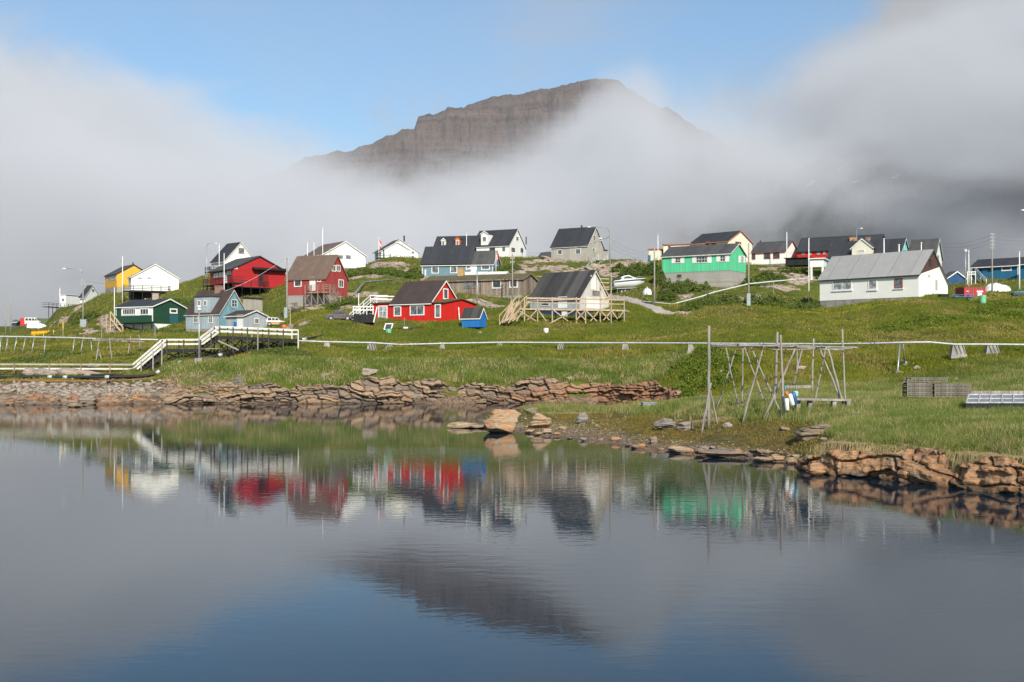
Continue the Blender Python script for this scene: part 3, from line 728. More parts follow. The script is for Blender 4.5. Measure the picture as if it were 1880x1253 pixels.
HOUSE_FP = []
class House:
    def __init__(s, name, label, cat, xL, xC, xR, D, W, yB, yE, yR, wall, roof, trim=TRIM, fnd=None, ov=.3, oe=.25, xRidge=None, yE2=None,
                 theta=None, flat=False, gwall=None, ridge_a=None, wallpart=True, thick=.13, fname='foundation', group=None, cornertrim=None):
        D = D * S
        s.cx, s.cy = D * (xC - 940) / F, D
        if theta is None:
            lo, hi = 0.0, math.pi / 2 * .995
            for _ in range(50):
                t = (lo + hi) / 2
                px = 940 + F * (s.cx + W * math.sin(t)) / (D + W * math.cos(t))
                if px < xR: lo = t
                else: hi = t
            theta = lo
        s.th = theta
        s.u = Vector((-math.cos(theta), math.sin(theta), 0)); s.v = Vector((math.sin(theta), math.cos(theta), 0))
        k = (xL - 940) / F
        s.L = (s.cx - k * D) / (math.cos(theta) + k * math.sin(theta)); s.Wd = W
        s.zB = CH + D * (HY - yB) / F; s.zE = CH + D * (HY - yE) / F
        s.C = Vector((s.cx, s.cy, 0))
        s.rb = W / 2
        if xRidge is not None:
            q = (xRidge - 940) / F
            s.rb = (q * s.cy - s.cx) / (s.v.x - q * s.v.y)
        dr = D + s.v.y * s.rb
        s.zR = CH + dr * (HY - yR) / F
        s.zE2 = s.zE if yE2 is None else CH + (D + s.v.y * W) * (HY - yE2) / F
        if flat: s.zR = s.zE + .02
        gs = [gh(*(s.p(a, b, 0).xy)) for a in (0, s.L) for b in (0, W)]
        s.gmin = min(gs); HOUSE_FP.append((s.cx, s.cy, s.u.x, s.u.y, s.v.x, s.v.y, s.L, W))
        s.root = thing(name, (s.p(s.L / 2, W / 2, 0).x, s.p(s.L / 2, W / 2, 0).y, s.gmin), label, cat, group)
        s.trim = trim
        # walls: a closed gabled prism
        prof = [(0, s.zB), (W, s.zB), (W, s.zE2), (s.rb, s.zR), (0, s.zE)]
        m = MB(); m.prism([s.p(0, b, z) for b, z in prof], s.u * s.L); s.wall = m.build('wall', wall, s.root)
        if gwall:
            m = MB(); m.prism([s.p(-.03, b, z) for b, z in [(0, s.zB), (W, s.zB), (W, s.zE2), (s.rb, s.zR), (0, s.zE)]], s.u * .028)
            m.build('gable_boards', gwall, s.root)
        # roof slabs
        e = oe
        def slab(b0, z0, b1, z1, ext):
            d = Vector((b1 - b0, z1 - z0)); d.normalize()
            b0e, z0e = b0 - d.x * ext, z0 - d.y * ext
            nrm = Vector((-d.y, d.x)) if b1 > b0 else Vector((d.y, -d.x))
            t0 = .02; t1 = thick
            poly = [(b0e + nrm.x * t0, z0e + nrm.y * t0), (b1 + nrm.x * t0 * 0, z1 + t0), (b1, z1 + t1 / max(.35, abs(d.x))), (b0e + nrm.x * t1, z0e + nrm.y * t1)]
            return poly
        m = MB()
        s.rp = [slab(0, s.zE, s.rb, s.zR, ov), slab(W, s.zE2, s.rb, s.zR, ov)]
        for poly in s.rp: m.prism([s.p(-e, b, z) for b, z in poly], s.u * (s.L + 2 * e))
        s.roof = m.build('roof', roof, s.root)
        if trim:
            for poly in s.rp:
                (b0, z0), (b1, z1) = poly[0], poly[1]
                for aa in (-e - .035, s.L + e + .003):
                    q = [(b0, z0 - .08), (b1, z1 - .10), (b1, z1 + thick * .8), (b0, poly[3][1] - .01)]
                    m = MB(); m.prism([s.p(aa, b, z) for b, z in q], s.u * .032); m.build('bargeboard', trim, s.roof)
            m = MB(); b0, z0 = s.rp[0][0]
            m.box(s.p(-e, b0 - .035, z0 - .07), s.u * (s.L + 2 * e), s.v * .032, (0, 0, thick * .8 + .05)); m.build('fascia', trim, s.roof)
        if cornertrim:
            for a in (-.03, s.L - .09):
                m = MB(); m.box(s.p(a, -.03, s.zB), s.u * .12, s.v * .12, (0, 0, s.zE - s.zB)); m.build('corner_board', cornertrim, s.root)
        if fnd:
            m = MB(); ins = .04
            m.box(s.p(ins, ins, s.gmin - .6), s.u * (s.L - 2 * ins), s.v * (W - 2 * ins), (0, 0, s.zB - .004 - (s.gmin - .6)))
            m.build(fname, fnd, s.root)
    def p(s, a, b, z): return Vector((s.cx, s.cy, 0)) + s.u * a + s.v * b + Vector((0, 0, z))
    def on(s, face, px, py, off=0.0):
        """where the sight line meets the front wall plane ('f', moved out by off) or the gable plane ('g')"""
        n = s.v if face == 'f' else s.u; k = (px - 940) / F
        pt = s.p(0, -off, 0) if face == 'f' else s.p(-off, 0, 0)
        t = (pt.x * n.x + pt.y * n.y) / (k * n.x + n.y)
        q = Vector((k * t, t, 0)) - Vector((s.cx, s.cy, 0))
        return (q.dot(s.u) if face == 'f' else q.dot(s.v)), CH + t * (HY - py) / F
    def rect(s, face, px, py, w, h):
        a0, z = s.on(face, px - w / 2, py); a1, _ = s.on(face, px + w / 2, py)
        _, zt = s.on(face, px, py - h / 2); _, zb = s.on(face, px, py + h / 2)
        return min(a0, a1), max(a0, a1), zb, zt
    def q(s, face, c, out, z):
        return s.p(c, -out, z) if face == 'f' else s.p(-out, c, z)
    def obox(s, m, face, c0, c1, z0, z1, o0, o1):
        d = s.q(face, c1, o0, z0) - s.q(face, c0, o0, z0); e = s.q(face, c0, o1, z0) - s.q(face, c0, o0, z0)
        m.box(s.q(face, c0, o0, z0), d, e, (0, 0, z1 - z0)); return m
    def window(s, face, px, py, w, h, cols=1, rows=1, trim=None, glass=None, fw=None, name='window', root=None, base=0.0):
        c0, c1, z0, z1 = s.rect(face, px, py, w, h); trim = trim or s.trim or TRIM; fw = fw or min(.13, (c1 - c0) * .14, (z1 - z0) * .2)
        m = MB(); b_ = base
        s.obox(m, face, c0, c1, z0, z0 + fw, .005 + b_, .07 + b_); s.obox(m, face, c0, c1, z1 - fw, z1, .005 + b_, .07 + b_)
        s.obox(m, face, c0, c0 + fw, z0 + fw, z1 - fw, .005 + b_, .065 + b_); s.obox(m, face, c1 - fw, c1, z0 + fw, z1 - fw, .005 + b_, .065 + b_)
        mw = fw * .45
        for i in range(1, cols):
            c = c0 + (c1 - c0) * i / cols; s.obox(m, face, c - mw / 2, c + mw / 2, z0 + fw, z1 - fw, .025 + b_, .055 + b_)
        for i in range(1, rows):
            z = z0 + (z1 - z0) * i / rows; s.obox(m, face, c0 + fw, c1 - fw, z - mw / 2, z + mw / 2, .025 + b_, .053 + b_)
        o = m.build(name, trim, root or s.root)
        m = MB(); s.obox(m, face, c0 + fw * .8, c1 - fw * .8, z0 + fw * .8, z1 - fw * .8, .012 + b_, .03 + b_); m.build('pane' if root is None else 'window_pane', glass or MGLASS, o if root is None else root)
        return o
    def panel(s, face, px, py, w, h, mat, out=.04, name='panel', fr=None, base=.004):
        c0, c1, z0, z1 = s.rect(face, px, py, w, h); m = MB(); s.obox(m, face, c0, c1, z0, z1, base, out); o = m.build(name, mat, s.root)
        if fr:
            m = MB()
            for A in ((c0 - .08, c0 - .002), (c1 + .002, c1 + .08)): s.obox(m, face, A[0], A[1], z0, z1 + .08, .005, out + .02)
            s.obox(m, face, c0 - .002, c1 + .002, z1 + .002, z1 + .08, .005, out + .018); m.build('door_frame', fr, o)
        return o
    def chimney(s, px, y0, y1, w, mat, b=None, cap=True):
        """stack on the ridge line"""
        b = s.rb if b is None else b; k = (px - 940) / F
        base = s.p(0, b, 0); t = (base.dot(s.v)) / (k * s.v.x + s.v.y)
        a = (Vector((k * t, t, 0)) - base).dot(s.u); z0 = CH + t * (HY - y1) / F - .5; z1 = CH + t * (HY - y0) / F
        hw = w * t / F / 2; m = MB(); m.box(s.p(a - hw, b - hw, z0), s.u * 2 * hw, s.v * 2 * hw, (0, 0, z1 - z0))
        if cap: m.box(s.p(a - hw - .06, b - hw - .06, z1 + .002), s.u * (2 * hw + .12), s.v * (2 * hw + .12), (0, 0, .1))
        m.build('chimney', mat, s.roof)
    def pipe(s, px, y0, y1, r=.09, mat=None):
        b = s.rb; k = (px - 940) / F; base = s.p(0, b, 0); t = base.dot(s.v) / (k * s.v.x + s.v.y); pt = Vector((k * t, t, 0))
        z0 = CH + t * (HY - y1) / F - .4; z1 = CH + t * (HY - y0) / F
        m = MB(); m.tube((pt.x, pt.y, z0), (pt.x, pt.y, z1), r); m.tube((pt.x, pt.y, z1 + .003), (pt.x, pt.y, z1 + .08), r * 1.5); m.build('flue', mat or BLACK, s.roof)
    def deck(s, face, px0, px1, py, depth, floor=BLACKB, rail=BLACKB, rh=1.0, rails=3, posts=True, solid=None, sides=True, pmat=None, lab=None, step=2.0, xbrace=False):
        c0, z = s.on(face, px0, py, depth); c1, _ = s.on(face, px1, py, depth)
        if c0 > c1: c0, c1 = c1, c0
        m = MB(); s.obox(m, face, c0, c1, z - .18, z, .006, depth); d = m.build('deck', floor, s.root, label=lab)
        n = max(1, round((c1 - c0) / step)); m = MB(); r = MB()
        for i in range(n + 1):
            c = c0 + .06 + (c1 - c0 - .12) * i / n
            s.obox(m, face, c - .05, c + .05, z + .002, z + rh - .05, depth - .13, depth - .03)
            g = s.q(face, c, depth - .1, 0)
            if posts:
                gz = gh(g.x, g.y) - .3; pm = MB(); s.obox(pm, face, c - .07, c + .07, gz, z - .182, depth - .22, depth - .08); pm.build('post', pmat or floor, d)
                if xbrace and i < n:
                    c2 = c0 + .06 + (c1 - c0 - .12) * (i + 1) / n
                    g2 = s.q(face, c2, depth - .1, 0); m.bar(s.q(face, c, depth - .02, gz + .5), s.q(face, c2, depth - .02, z - .2), .06, .1)
        if solid: s.obox(r, face, c0, c1, z + .003, z + rh, depth - .028, depth + .01)
        else:
            for j in range(rails):
                zz = z + rh * (1 - j * .8 / rails) - .05; s.obox(r, face, c0, c1, zz - .05, zz + .05, depth - .028, depth + .01)
            if sides:
                for c in (c0, c1):
                    for j in range(rails):
                        zz = z + rh * (1 - j * .8 / rails) - .05; s.obox(r, face, c - .02, c + .02, zz - .05, zz + .05, .01, depth - .03)
        m.v += []; k = len(r.v); r.v += m.v; r.f += [[i + k for i in f] for f in m.f]
        r.build('railing', solid or rail, d)
        return d, c0, c1, z
    def dormer(s, px0, px1, py0, py1, wall, roofm, trim=TRIM, win=None, bfront=.5, gable=True, label=None, peak=.5, glass=None, oo=.15):
        """a dormer whose front stands on the front slope; px/py bound its front face"""
        off = -bfront
        c0, z1 = s.on('f', px0, py0, off); c1, _ = s.on('f', px1, py0, off); _, z0 = s.on('f', (px0 + px1) / 2, py1, off)
        if c0 > c1: c0, c1 = c1, c0
        w = c1 - c0; zpk = z1; ze = z1 - w * peak if gable else z1
        slope = (s.zR - s.zE) / s.rb
        bend = min(s.rb, bfront + (zpk - (s.zE + slope * bfront)) / slope + .6) if slope > .05 else s.rb
        poly = [s.p(c0, bfront, z0), s.p(c1, bfront, z0), s.p(c1, bfront, ze), s.p((c0 + c1) / 2, bfront, zpk), s.p(c0, bfront, ze)] if gable else [s.p(c0, bfront, z0), s.p(c1, bfront, z0), s.p(c1, bfront, ze), s.p(c0, bfront, ze)]
        m = MB(); m.prism(poly, s.v * (bend - bfront)); d = m.build('dormer', wall, s.root, label=label)
        m = MB(); cm = (c0 + c1) / 2; t = .09
        if gable:
            for cc, sg in ((c0, -1), (c1, 1)):
                e = oo; dz = (zpk - ze) / (w / 2) * e
                m.prism([s.p(cc + sg * e, bfront - .15, ze - dz + .01), s.p(cm, bfront - .15, zpk + .01), s.p(cm, bfront - .15, zpk + t + .03), s.p(cc + sg * e, bfront - .15, ze - dz + t)], s.v * (bend - bfront + .15))
        else:
            m.box(s.p(c0 - .12, bfront - .15, ze + .004), s.u * (w + .24), s.v * (bend - bfront + .1), (0, 0, .1))
        m.build('dormer_roof', roofm, d)
        if gable and trim:
            m = MB()
            for cc, sg in ((c0, -1), (c1, 1)):
                e = oo; dz = (zpk - ze) / (w / 2) * e
                m.prism([s.p(cc + sg * e, bfront - .19, ze - dz - .10), s.p(cm, bfront - .19, zpk - .12), s.p(cm, bfront - .19, zpk + t), s.p(cc + sg * e, bfront - .19, ze - dz + t * .8)], s.v * .035)
            m.build('bargeboard', trim, d)
        for (qx, qy, qw, qh, cols) in (win or []):
            a0, _ = s.on('f', qx - qw / 2, qy, off); a1, _ = s.on('f', qx + qw / 2, qy, off); _, zt = s.on('f', qx, qy - qh / 2, off); _, zb = s.on('f', qx, qy + qh / 2, off)
            if a0 > a1: a0, a1 = a1, a0
            f = .09; m = MB(); B = bfront
            def bx(m, a0, a1, z0, z1, o0, o1): m.box(s.p(a0, B - o1, z0), s.u * (a1 - a0), s.v * (o1 - o0), (0, 0, z1 - z0))
            bx(m, a0, a1, zb, zb + f, .004, .06); bx(m, a0, a1, zt - f, zt, .004, .06); bx(m, a0, a0 + f, zb + f, zt - f, .004, .055); bx(m, a1 - f, a1, zb + f, zt - f, .004, .055)
            for i in range(1, cols): c = a0 + (a1 - a0) * i / cols; bx(m, c - .025, c + .025, zb + f, zt - f, .02, .05)
            m.build('window', TRIM, d); m = MB(); bx(m, a0 + f * .8, a1 - f * .8, zb + f * .8, zt - f * .8, .01, .03); m.build('pane', glass or MGLASS, d)
        return d

def stairs(root, p0, p1, wv, mat, n=10, name='stairs', rail=None, rh=.9, rails=2, posts=3):
    """a flight from p0 (foot) to p1 (head), wv = sideways vector; returns the flight"""
    p0, p1, wv = Vector(p0), Vector(p1), Vector(wv); m = MB()
    run = Vector((p1.x - p0.x, p1.y - p0.y, 0)); rd = run.normalized()
    for o in (Vector(), wv): m.bar(p0 + o - Vector((0, 0, .1)), p1 + o - Vector((0, 0, .1)), .06, .24)
    for i in range(n):
        t = (i + .5) / n; c = p0 + (p1 - p0) * t; d = .28
        m.box(c - rd * d / 2 + wv * .03, rd * d, wv * .94, (0, 0, .045))
    f = m.build(name, mat, root)
    if rail:
        r = MB()
        for o in (Vector(), wv):
            for j in range(rails):
                h = rh - j * rh * .45; r.bar(p0 + o + Vector((0, 0, h)), p1 + o + Vector((0, 0, h)), .05, .13)
            for j in range(posts):
                c = p0 + o + (p1 - p0) * (j / (posts - 1)); r.bar(c - Vector((0, 0, .2)), c + Vector((0, 0, rh)), .08, .08)
        r.build('handrail', rail, f)
    return f
# ------------------------------------------------------------------ houses (sight rows and columns measured in the photograph, distances nominal)
def box_house(h, *a, **k): return h
# -- far left
h = House('white_cabin', 'white flat-topped cabin at the far left edge of the hill village', 'cabin', 110, 121, 149, 304, 8, 563, 541, 536, WHITE, R_DARK, fnd=CONC, flat=True)
h.window('f', 116, 551, 5, 6); h.deck('g', 90, 147, 563, 2.5, rh=1.2, rails=2)
h = House('white_house', 'small white gabled house with black roof beside the flat-topped cabin', 'house', 147, 155, 184, 298, 9, 557, 545, 525, WHITE, R_BLACK, fnd=CONC, ov=.9)
h.window('g', 171, 534, 6, 6)
h = House('yellow_house', 'yellow gabled house on a grey concrete base behind the white deck house', 'house', 193, 214, 276, 222, 8, 527, 503, 486.5, YELLOW, R_DARK, trim=DARKTRIM, fnd=CONCBOARD)
h.window('f', 205, 511, 16, 8, 4, trim=GREYTRIM); h.pipe(244, 483, 488, .16); h.panel('g', 199 + 20, 532, 4, 1, YELLOW)
h = House('white_house', 'plain white gabled house with two slit windows above a black veranda', 'house', 236, 241, 328, 192, 9.5, 533, 509, 486, WRENDER, R_DARK, fnd=BLACKB)
h.window('g', 257, 511, 9, 3.4, 2); h.window('g', 274, 511, 9, 3.4, 2); h.deck('g', 227, 313, 534, 2.2, rh=1.2, rails=3); h.pipe(304, 488, 496, .06, METAL)
h.panel('g', 275, 541, 20, 9, BROWNB, name='door')
h = House('green_house', 'dark green wooden house with a row of white windows and wooden side steps', 'house', 213, 280, 340, 152, 7.2, 594, 563, 550, DKGREEN, R_BLACK, fnd=WRENDER, ov=.22, cornertrim=TRIM)
h.panel('f', 251, 572, 56, 17, WHITE, .03); h.window('f', 237.5, 572.5, 24, 12, 6, base=.03, glass=GLASS); h.window('f', 265.5, 572.5, 16, 12, 3, base=.03, glass=GLASS)
h.window('g', 318.5, 571.5, 14, 9.5, fw=.22, glass=GLASS); h.panel('g', 319, 586, 15, 16, siding('teal_door', (.03, .12, .13), .2), name='door')
h.deck('f', 211, 278, 591.5, 1.9, floor=DKGREEN, solid=DKGREEN, rh=.95, pmat=BLACKB); h.chimney(285.5, 540, 552, 8, plain('pale_brick', (.52, .42, .34), .9), b=h.rb); h.pipe(267, 549, 556, .12, METAL)
stairs(h.root, P(226, 613, 148), P(203, 584, 148), (-.5, 1.3, 0), NEWWOOD, 9, rail=NEWWOOD, rh=1.0, rails=1, posts=3)
m = MB(); m.bar(P(196, 614, 149), P(196, 581, 149), .14); m.bar(P(203, 613, 148), P(203, 580, 148), .14); m.bar(P(195, 592, 149), P(212, 592, 150), 1.2, .08); m.build('stair_landing', NEWWOOD, h.root)
h = House('blue_house', 'worn pale blue house with a boxy dormer and brick chimney behind the boardwalk', 'house', 341, 402, 453, 146, 6.2, 604, 576, 534, PALEBLUE, R_DKBROWN, fnd=CONC, ov=.25, gwall=WORNTEAL, trim=GREYTRIM)
for a in ((360, 585.5, 9, 15), (387, 585.5, 8, 17)): h.window('f', *a, cols=2, rows=2)
h.window('g', 430, 557.5, 11, 15, 2, 2, glass=GLASS); h.chimney(402, 526, 538, 11, plain('brown_brick', (.30, .18, .12), .9, var=.3, scale=6))
h.dormer(357, 387, 546, 577, PALEBLUE, R_DKBROWN, win=[(366, 557, 6, 10, 2), (377, 557, 6, 10, 2)], bfront=-.01, gable=False, glass=GLASS)
h2 = House('blue_shed', 'worn pale blue lean-to shed with white door in front of the blue house gable', 'shed', 415, 447, 490, 139, 4.6, 605, 580, 571, PALEBLUE, R_DKBROWN, trim=GREYTRIM, fnd=CONC)
h2.panel('f', 441, 591, 10, 24, WHITE, name='door', fr=GREYTRIM); h2.window('g', 471, 590, 9, 11, trim=GREYTRIM, glass=OLDWOOD); h2.panel('f', 433, 595, 3.5, 7, SHEDBLUE, .25)
h = House('grey_shed', 'windowless grey board shed just behind the pale blue house', 'shed', 446, 450, 482, 156, 4.5, 571, 547, 546, GREYWOOD, R_DARK, flat=True, fnd=CONC, trim=None)
h = House('white_house', 'tall white gabled house with black roof behind the big red house', 'house', 388, 412, 471, 225, 9, 500, 479, 446, WHITE, R_BLACK, fnd=CONC, ov=.5)
h.window('g', 443, 461, 10.5, 10.5, trim=plain('tan_trim', (.35, .25, .18), .7)); h.window('g', 427, 481, 8, 5, glass=GLASS); h.deck('f', 376, 400, 500, 2, rh=1.2)
h = House('red_house', 'big deep red house with black trim and dark veranda left of centre', 'house', 386, 427, 524, 185, 11.5, 526, 493, 471, DEEPRED, R_DARK, trim=DARKTRIM, fnd=BLACKB, ov=.6)
h.window('f', 402, 506, 21, 12, 4, glass=MGLASS); h.window('f', 421, 501, 9, 10, 2); h.panel('f', 414.5, 511, 5, 20, WHITE, name='door')
h.panel('g', 483, 512, 19, 28, siding('shadow_red', (.20, .012, .015), .2), .03, name='recess_shade_panel'); h.window('g', 433, 493, 6, 3, trim=TRIM, glass=CURTAIN)  # darker red panel paints the shade of the recessed entry on the flat gable
m = MB(); c0, z = h.on('g', 466, 495, .9); c1, _ = h.on('g', 525, 495, .9); h.obox(m, 'g', c0, c1, z, z + .45, .01, 1.2); m.build('canopy', BLACKB, h.root)
h.panel('g', 479, 514, 7, 24, BLACKB, .06, name='door'); h.deck('g', 428, 494, 526, 2.6, floor=BLACKB, rail=siding('veranda_red', (.10, .02, .02), .2), rh=1.25, rails=3); h.deck('f', 372, 426, 525, 2.4, floor=BLACKB, rail=siding('veranda_red', (.10, .02, .02), .2), rh=1.25)
h = House('red_house', 'faded red house with brown roof and rickety wooden porch on stone base', 'house', 526, 597, 638, 145, 6.5, 541, 510, 470, OLDRED, R_BROWN, fnd=CONCBOARD, trim=plain('faded_rust_trim', (.33, .16, .12), .8), ov=.3)
h.window('f', 547, 519, 13.5, 16, trim=TRIM, glass=GLASS); h.window('f', 586, 514, 7.5, 8, trim=TRIM); h.panel('f', 574, 522, 9, 24, WHITE, name='door', fr=TRIM)
for a in ((612.5, 493, 7, 12), (621, 493, 7, 12), (626, 521, 9, 15)): h.window('g', *a, cols=2, trim=TRIM, glass=GLASS)
h.deck('f', 559, 606, 537, 1.9, floor=OLDWOOD, rail=OLDWOOD, rh=1.1, rails=3, step=1.3, xbrace=True, lab='rickety unpainted wooden porch')
stairs(h.root, P(617, 553, 137), P(607, 538, 138), (.5, 1.1, 0), OLDWOOD, 6, rail=OLDWOOD, rails=1)
m = MB()
for i in range(14): a = random.Random(i); m.bar(h.p(3.6 + a.uniform(0, 1.6), -.4 - a.uniform(0, 1.2), h.gmin + .4 + .1 * i), h.p(4.6 + a.uniform(0, 1.8), -.4 - a.uniform(0, 1.2), h.gmin + .4 + .1 * i), .12, .06)
m.build('stacked_planks', OLDWOOD, h.root)
h = House('white_house', 'large white gabled house behind the faded red house', 'house', 557, 595, 671, 200, 10, 490, 466, 444, WHITE, R_BROWN, fnd=CONCBOARD, ov=.5)
h.window('g', 625, 472.5, 10.5, 9, glass=MGLASS); h.window('g', 639.5, 472.5, 11, 9, glass=MGLASS); h.chimney(586, 454, 462, 4, METAL)
h = House('white_house', 'white house with stepped double gable and black flue on the ridge', 'house', 688, 700, 768, 226, 9.5, 478, 461, 440.5, WHITE, R_DARK, trim=GREYTRIM, fnd=CONC, ov=.5)
h.window('g', 758, 464, 5, 5); h.pipe(742, 434, 441, .18)
h = House('porch_annex', 'lower front gable annex of the white double-gable house', 'annex', 703, 706, 751, 220, 5.9, 476, 457.5, 445.5, WRENDER, R_DARK, trim=GREYTRIM, fnd=BLACKB)
h.deck('g', 727, 760, 479, 2.0, rh=1.2, rails=3, floor=BLACKB); h.deck('g', 692, 718, 473, 1.2, rh=.9, rails=2)
# -- row of dormered roofs on the crest
h = House('terraced_house', 'dark-roofed house with one cream and one orange dormer on the crest', 'house', 796, 873, 887, 224, 8, 476, 456, 434, CREAM, R_BLACK, fnd=CONC, trim=DARKTRIM)
h.dormer(810.5, 818, 438, 456, CREAM, R_DKBROWN, win=[(814, 448, 5, 11, 1)], bfront=1.0, peak=.45)
h.dormer(836, 844.5, 434.5, 455.5, plain('orange_paint', (.62, .17, .03), .6), R_DKBROWN, win=[(840, 446.5, 5, 10, 1)], bfront=1.0, peak=.45, label='orange dormer', trim=REDTRIM)
h = House('white_house', 'tall white house with black roof and white dormer on the crest', 'house', 866, 934, 964.5, 212, 8.5, 476, 451, 422, WHITE, R_BLACK, fnd=BLACKB, ov=.25)
h.dormer(883, 896, 425.5, 454, WHITE, R_BLACK, win=[(889.5, 439.5, 7, 9, 1)], bfront=.2, peak=.3)
h.window('g', 949.5, 438.8, 5.5, 8, 1, 2, glass=GLASS); h.window('g', 942, 459, 6, 7, 2, 2, trim=DARKTRIM); h.window('g', 958, 460, 4.5, 7, 1, 2, trim=DARKTRIM); h.window('f', 925, 457.6, 4.5, 7, 1, 2, trim=DARKTRIM); h.window('f', 904, 459, 10, 8, 1, glass=GLASS, trim=DARKTRIM)
h.pipe(966, 436, 446, .12); m = MB(); m.box(h.p(1.0, h.Wd + .005, h.zB), h.u * 4.0, h.v * 2.4, (0, 0, h.zE - h.zB - .1)); m.build('side_wing', WHITE, h.root)
# -- centre
h = House('blue_house', 'long blue-grey house with stepped dark roof and white window trim', 'house', 775, 905, 918, 180, 7, 513, 485, 462, BLUEGREY, R_DARK, fnd=CONC, cornertrim=TRIM, ov=.35)
a0, _ = h.on('f', 866, 485); m = MB()
zr = CH + (h.cy + h.v.y * h.rb) * (HY - 456.5) / F + .6
for bb, ee in ((-.45, h.zE - .1), (h.Wd + .45, h.zE - .1)):
    m.prism([h.p(a0, bb, ee + .10), h.p(a0, h.rb, zr - .25), h.p(a0, h.rb, zr), h.p(a0, bb, ee + .26)], h.u * (h.L - a0 + .3))
m.build('raised_roof', R_BLACK, h.root)
for a in ((799, 495, 13, 15), (833, 495, 13, 14), (860, 491.5, 9, 9), (891.5, 491, 15.5, 9.5)): h.window('f', *a, trim=TRIM, glass=MGLASS)
h.panel('f', 870, 497, 11, 22, WHITE, .05, name='door'); h.panel('f', 781, 502, 2.5, 13, WHITE, .05, name='pipe_box'); h.window('g', 912, 492, 4, 9)
h = House('low_annex', 'low white-roofed annex between the blue-grey and the plank house', 'annex', 849, 925, 935, 163, 5, 512, 505.5, 500, WHITE, plain('white_sheet_roof', (.72, .71, .66), .7), fnd=CONC)
h = House('plank_house', 'long low house of weathered unpainted planks behind the bright red house', 'house', 777, 959, 986, 150, 6.5, 542, 512.5, 503.5, OLDWOOD, R_RUST, fnd=CONC, trim=OLDWOOD, ov=.3)
for a in ((858, 523, 13, 13), (871.5, 523, 10, 13)): h.window('f', *a, trim=OLDWOOD, glass=MGLASS)
for a in ((912, 521.5, 17.5, 17.5), (943, 520.5, 16, 17)): h.window('f', *a, trim=GREYTRIM, glass=GLASS, fw=.2)
h.chimney(847, 494, 505, 10, plain('ochre_brick', (.50, .31, .13), .9, var=.25, scale=5))
# -- bright red house
hr = h = House('red_house', 'bright red wooden house with steep dark roof beside the blue hut', 'house', 719, 790, 842, 121, 6.4, 594, 556, 517, RED, R_DKBROWN, trim=TRIM, ov=.25, fnd=BLACKB, fname='crawl_space')
h.window('f', 730, 572, 13.5, 18.5, 1, glass=MGLASS); h.window('f', 766, 570, 26.5, 19, 2, glass=MGLASS); h.window('g', 818, 540, 9, 19.5, glass=MGLASS)
_, zflat = h.on('f', 719, 557.5)
aL, _ = h.on('f', 684.5, 575); m = MB(); m.box(h.p(h.L + .004, 0, h.zB), h.u * (aL - h.L), h.v * 5.6, (0, 0, zflat - h.zB)); m.build('side_wing', RED, h.root)
m = MB(); m.box(h.p(h.L + .3, -.2, zflat + .003), h.u * (aL - h.L), h.v * 6, (0, 0, .12)); m.build('wing_roof', R_DKBROWN, h.root)
m = MB(); m.box(h.p(aL - .07, -.04, h.zB), h.u * .1, h.v * .1, (0, 0, zflat - h.zB)); m.build('corner_board', TRIM, h.root)
h.window('f', 703, 577, 17, 31, 2, 3, glass=CGLASS, name='double_door')
m = MB(); m.box(h.p(h.L + .1, .1, h.gmin - .4), h.u * (aL - h.L - .2), h.v * 5, (0, 0, h.zB - h.gmin + .39)); m.build('crawl_space_side', BLACKB, h.root)
k = (816 - 940) / F; t = h.C.copy(); d_ = -h.u; sx = (k * h.C.y - h.C.x) / (d_.x - k * d_.y); C2 = h.C + d_ * sx
w2 = House('red_wing', 'low red wing with greenish roof joined to the bright red house', 'annex', 790.4, 816, 871, C2.y / S, 7.2, 594, 556, 550, RED, R_RUST, trim=None, theta=h.th, fnd=BLACKB, fname='crawl_space', ov=.25)
w2.window('f', 804, 571.5, 11, 25.5, 1, glass=MGLASS)
m = MB(); c0, z = w2.on('g', 844, 590, .35); m.bar(w2.p(-.35, c0, z - .5), w2.p(-.25, c0 - .1, z + 1.8), .14); m.build('leaning_plank', GREYTRIM, w2.root)
h = House('blue_hut', 'small bright blue hut with dark roof at the corner of the red wing', 'hut', 848, 880, 892.5, 115, 1.9, 601, 584, 567.5, SHEDBLUE, R_STRIPE, trim=TRIM, ov=.15, oe=.12)
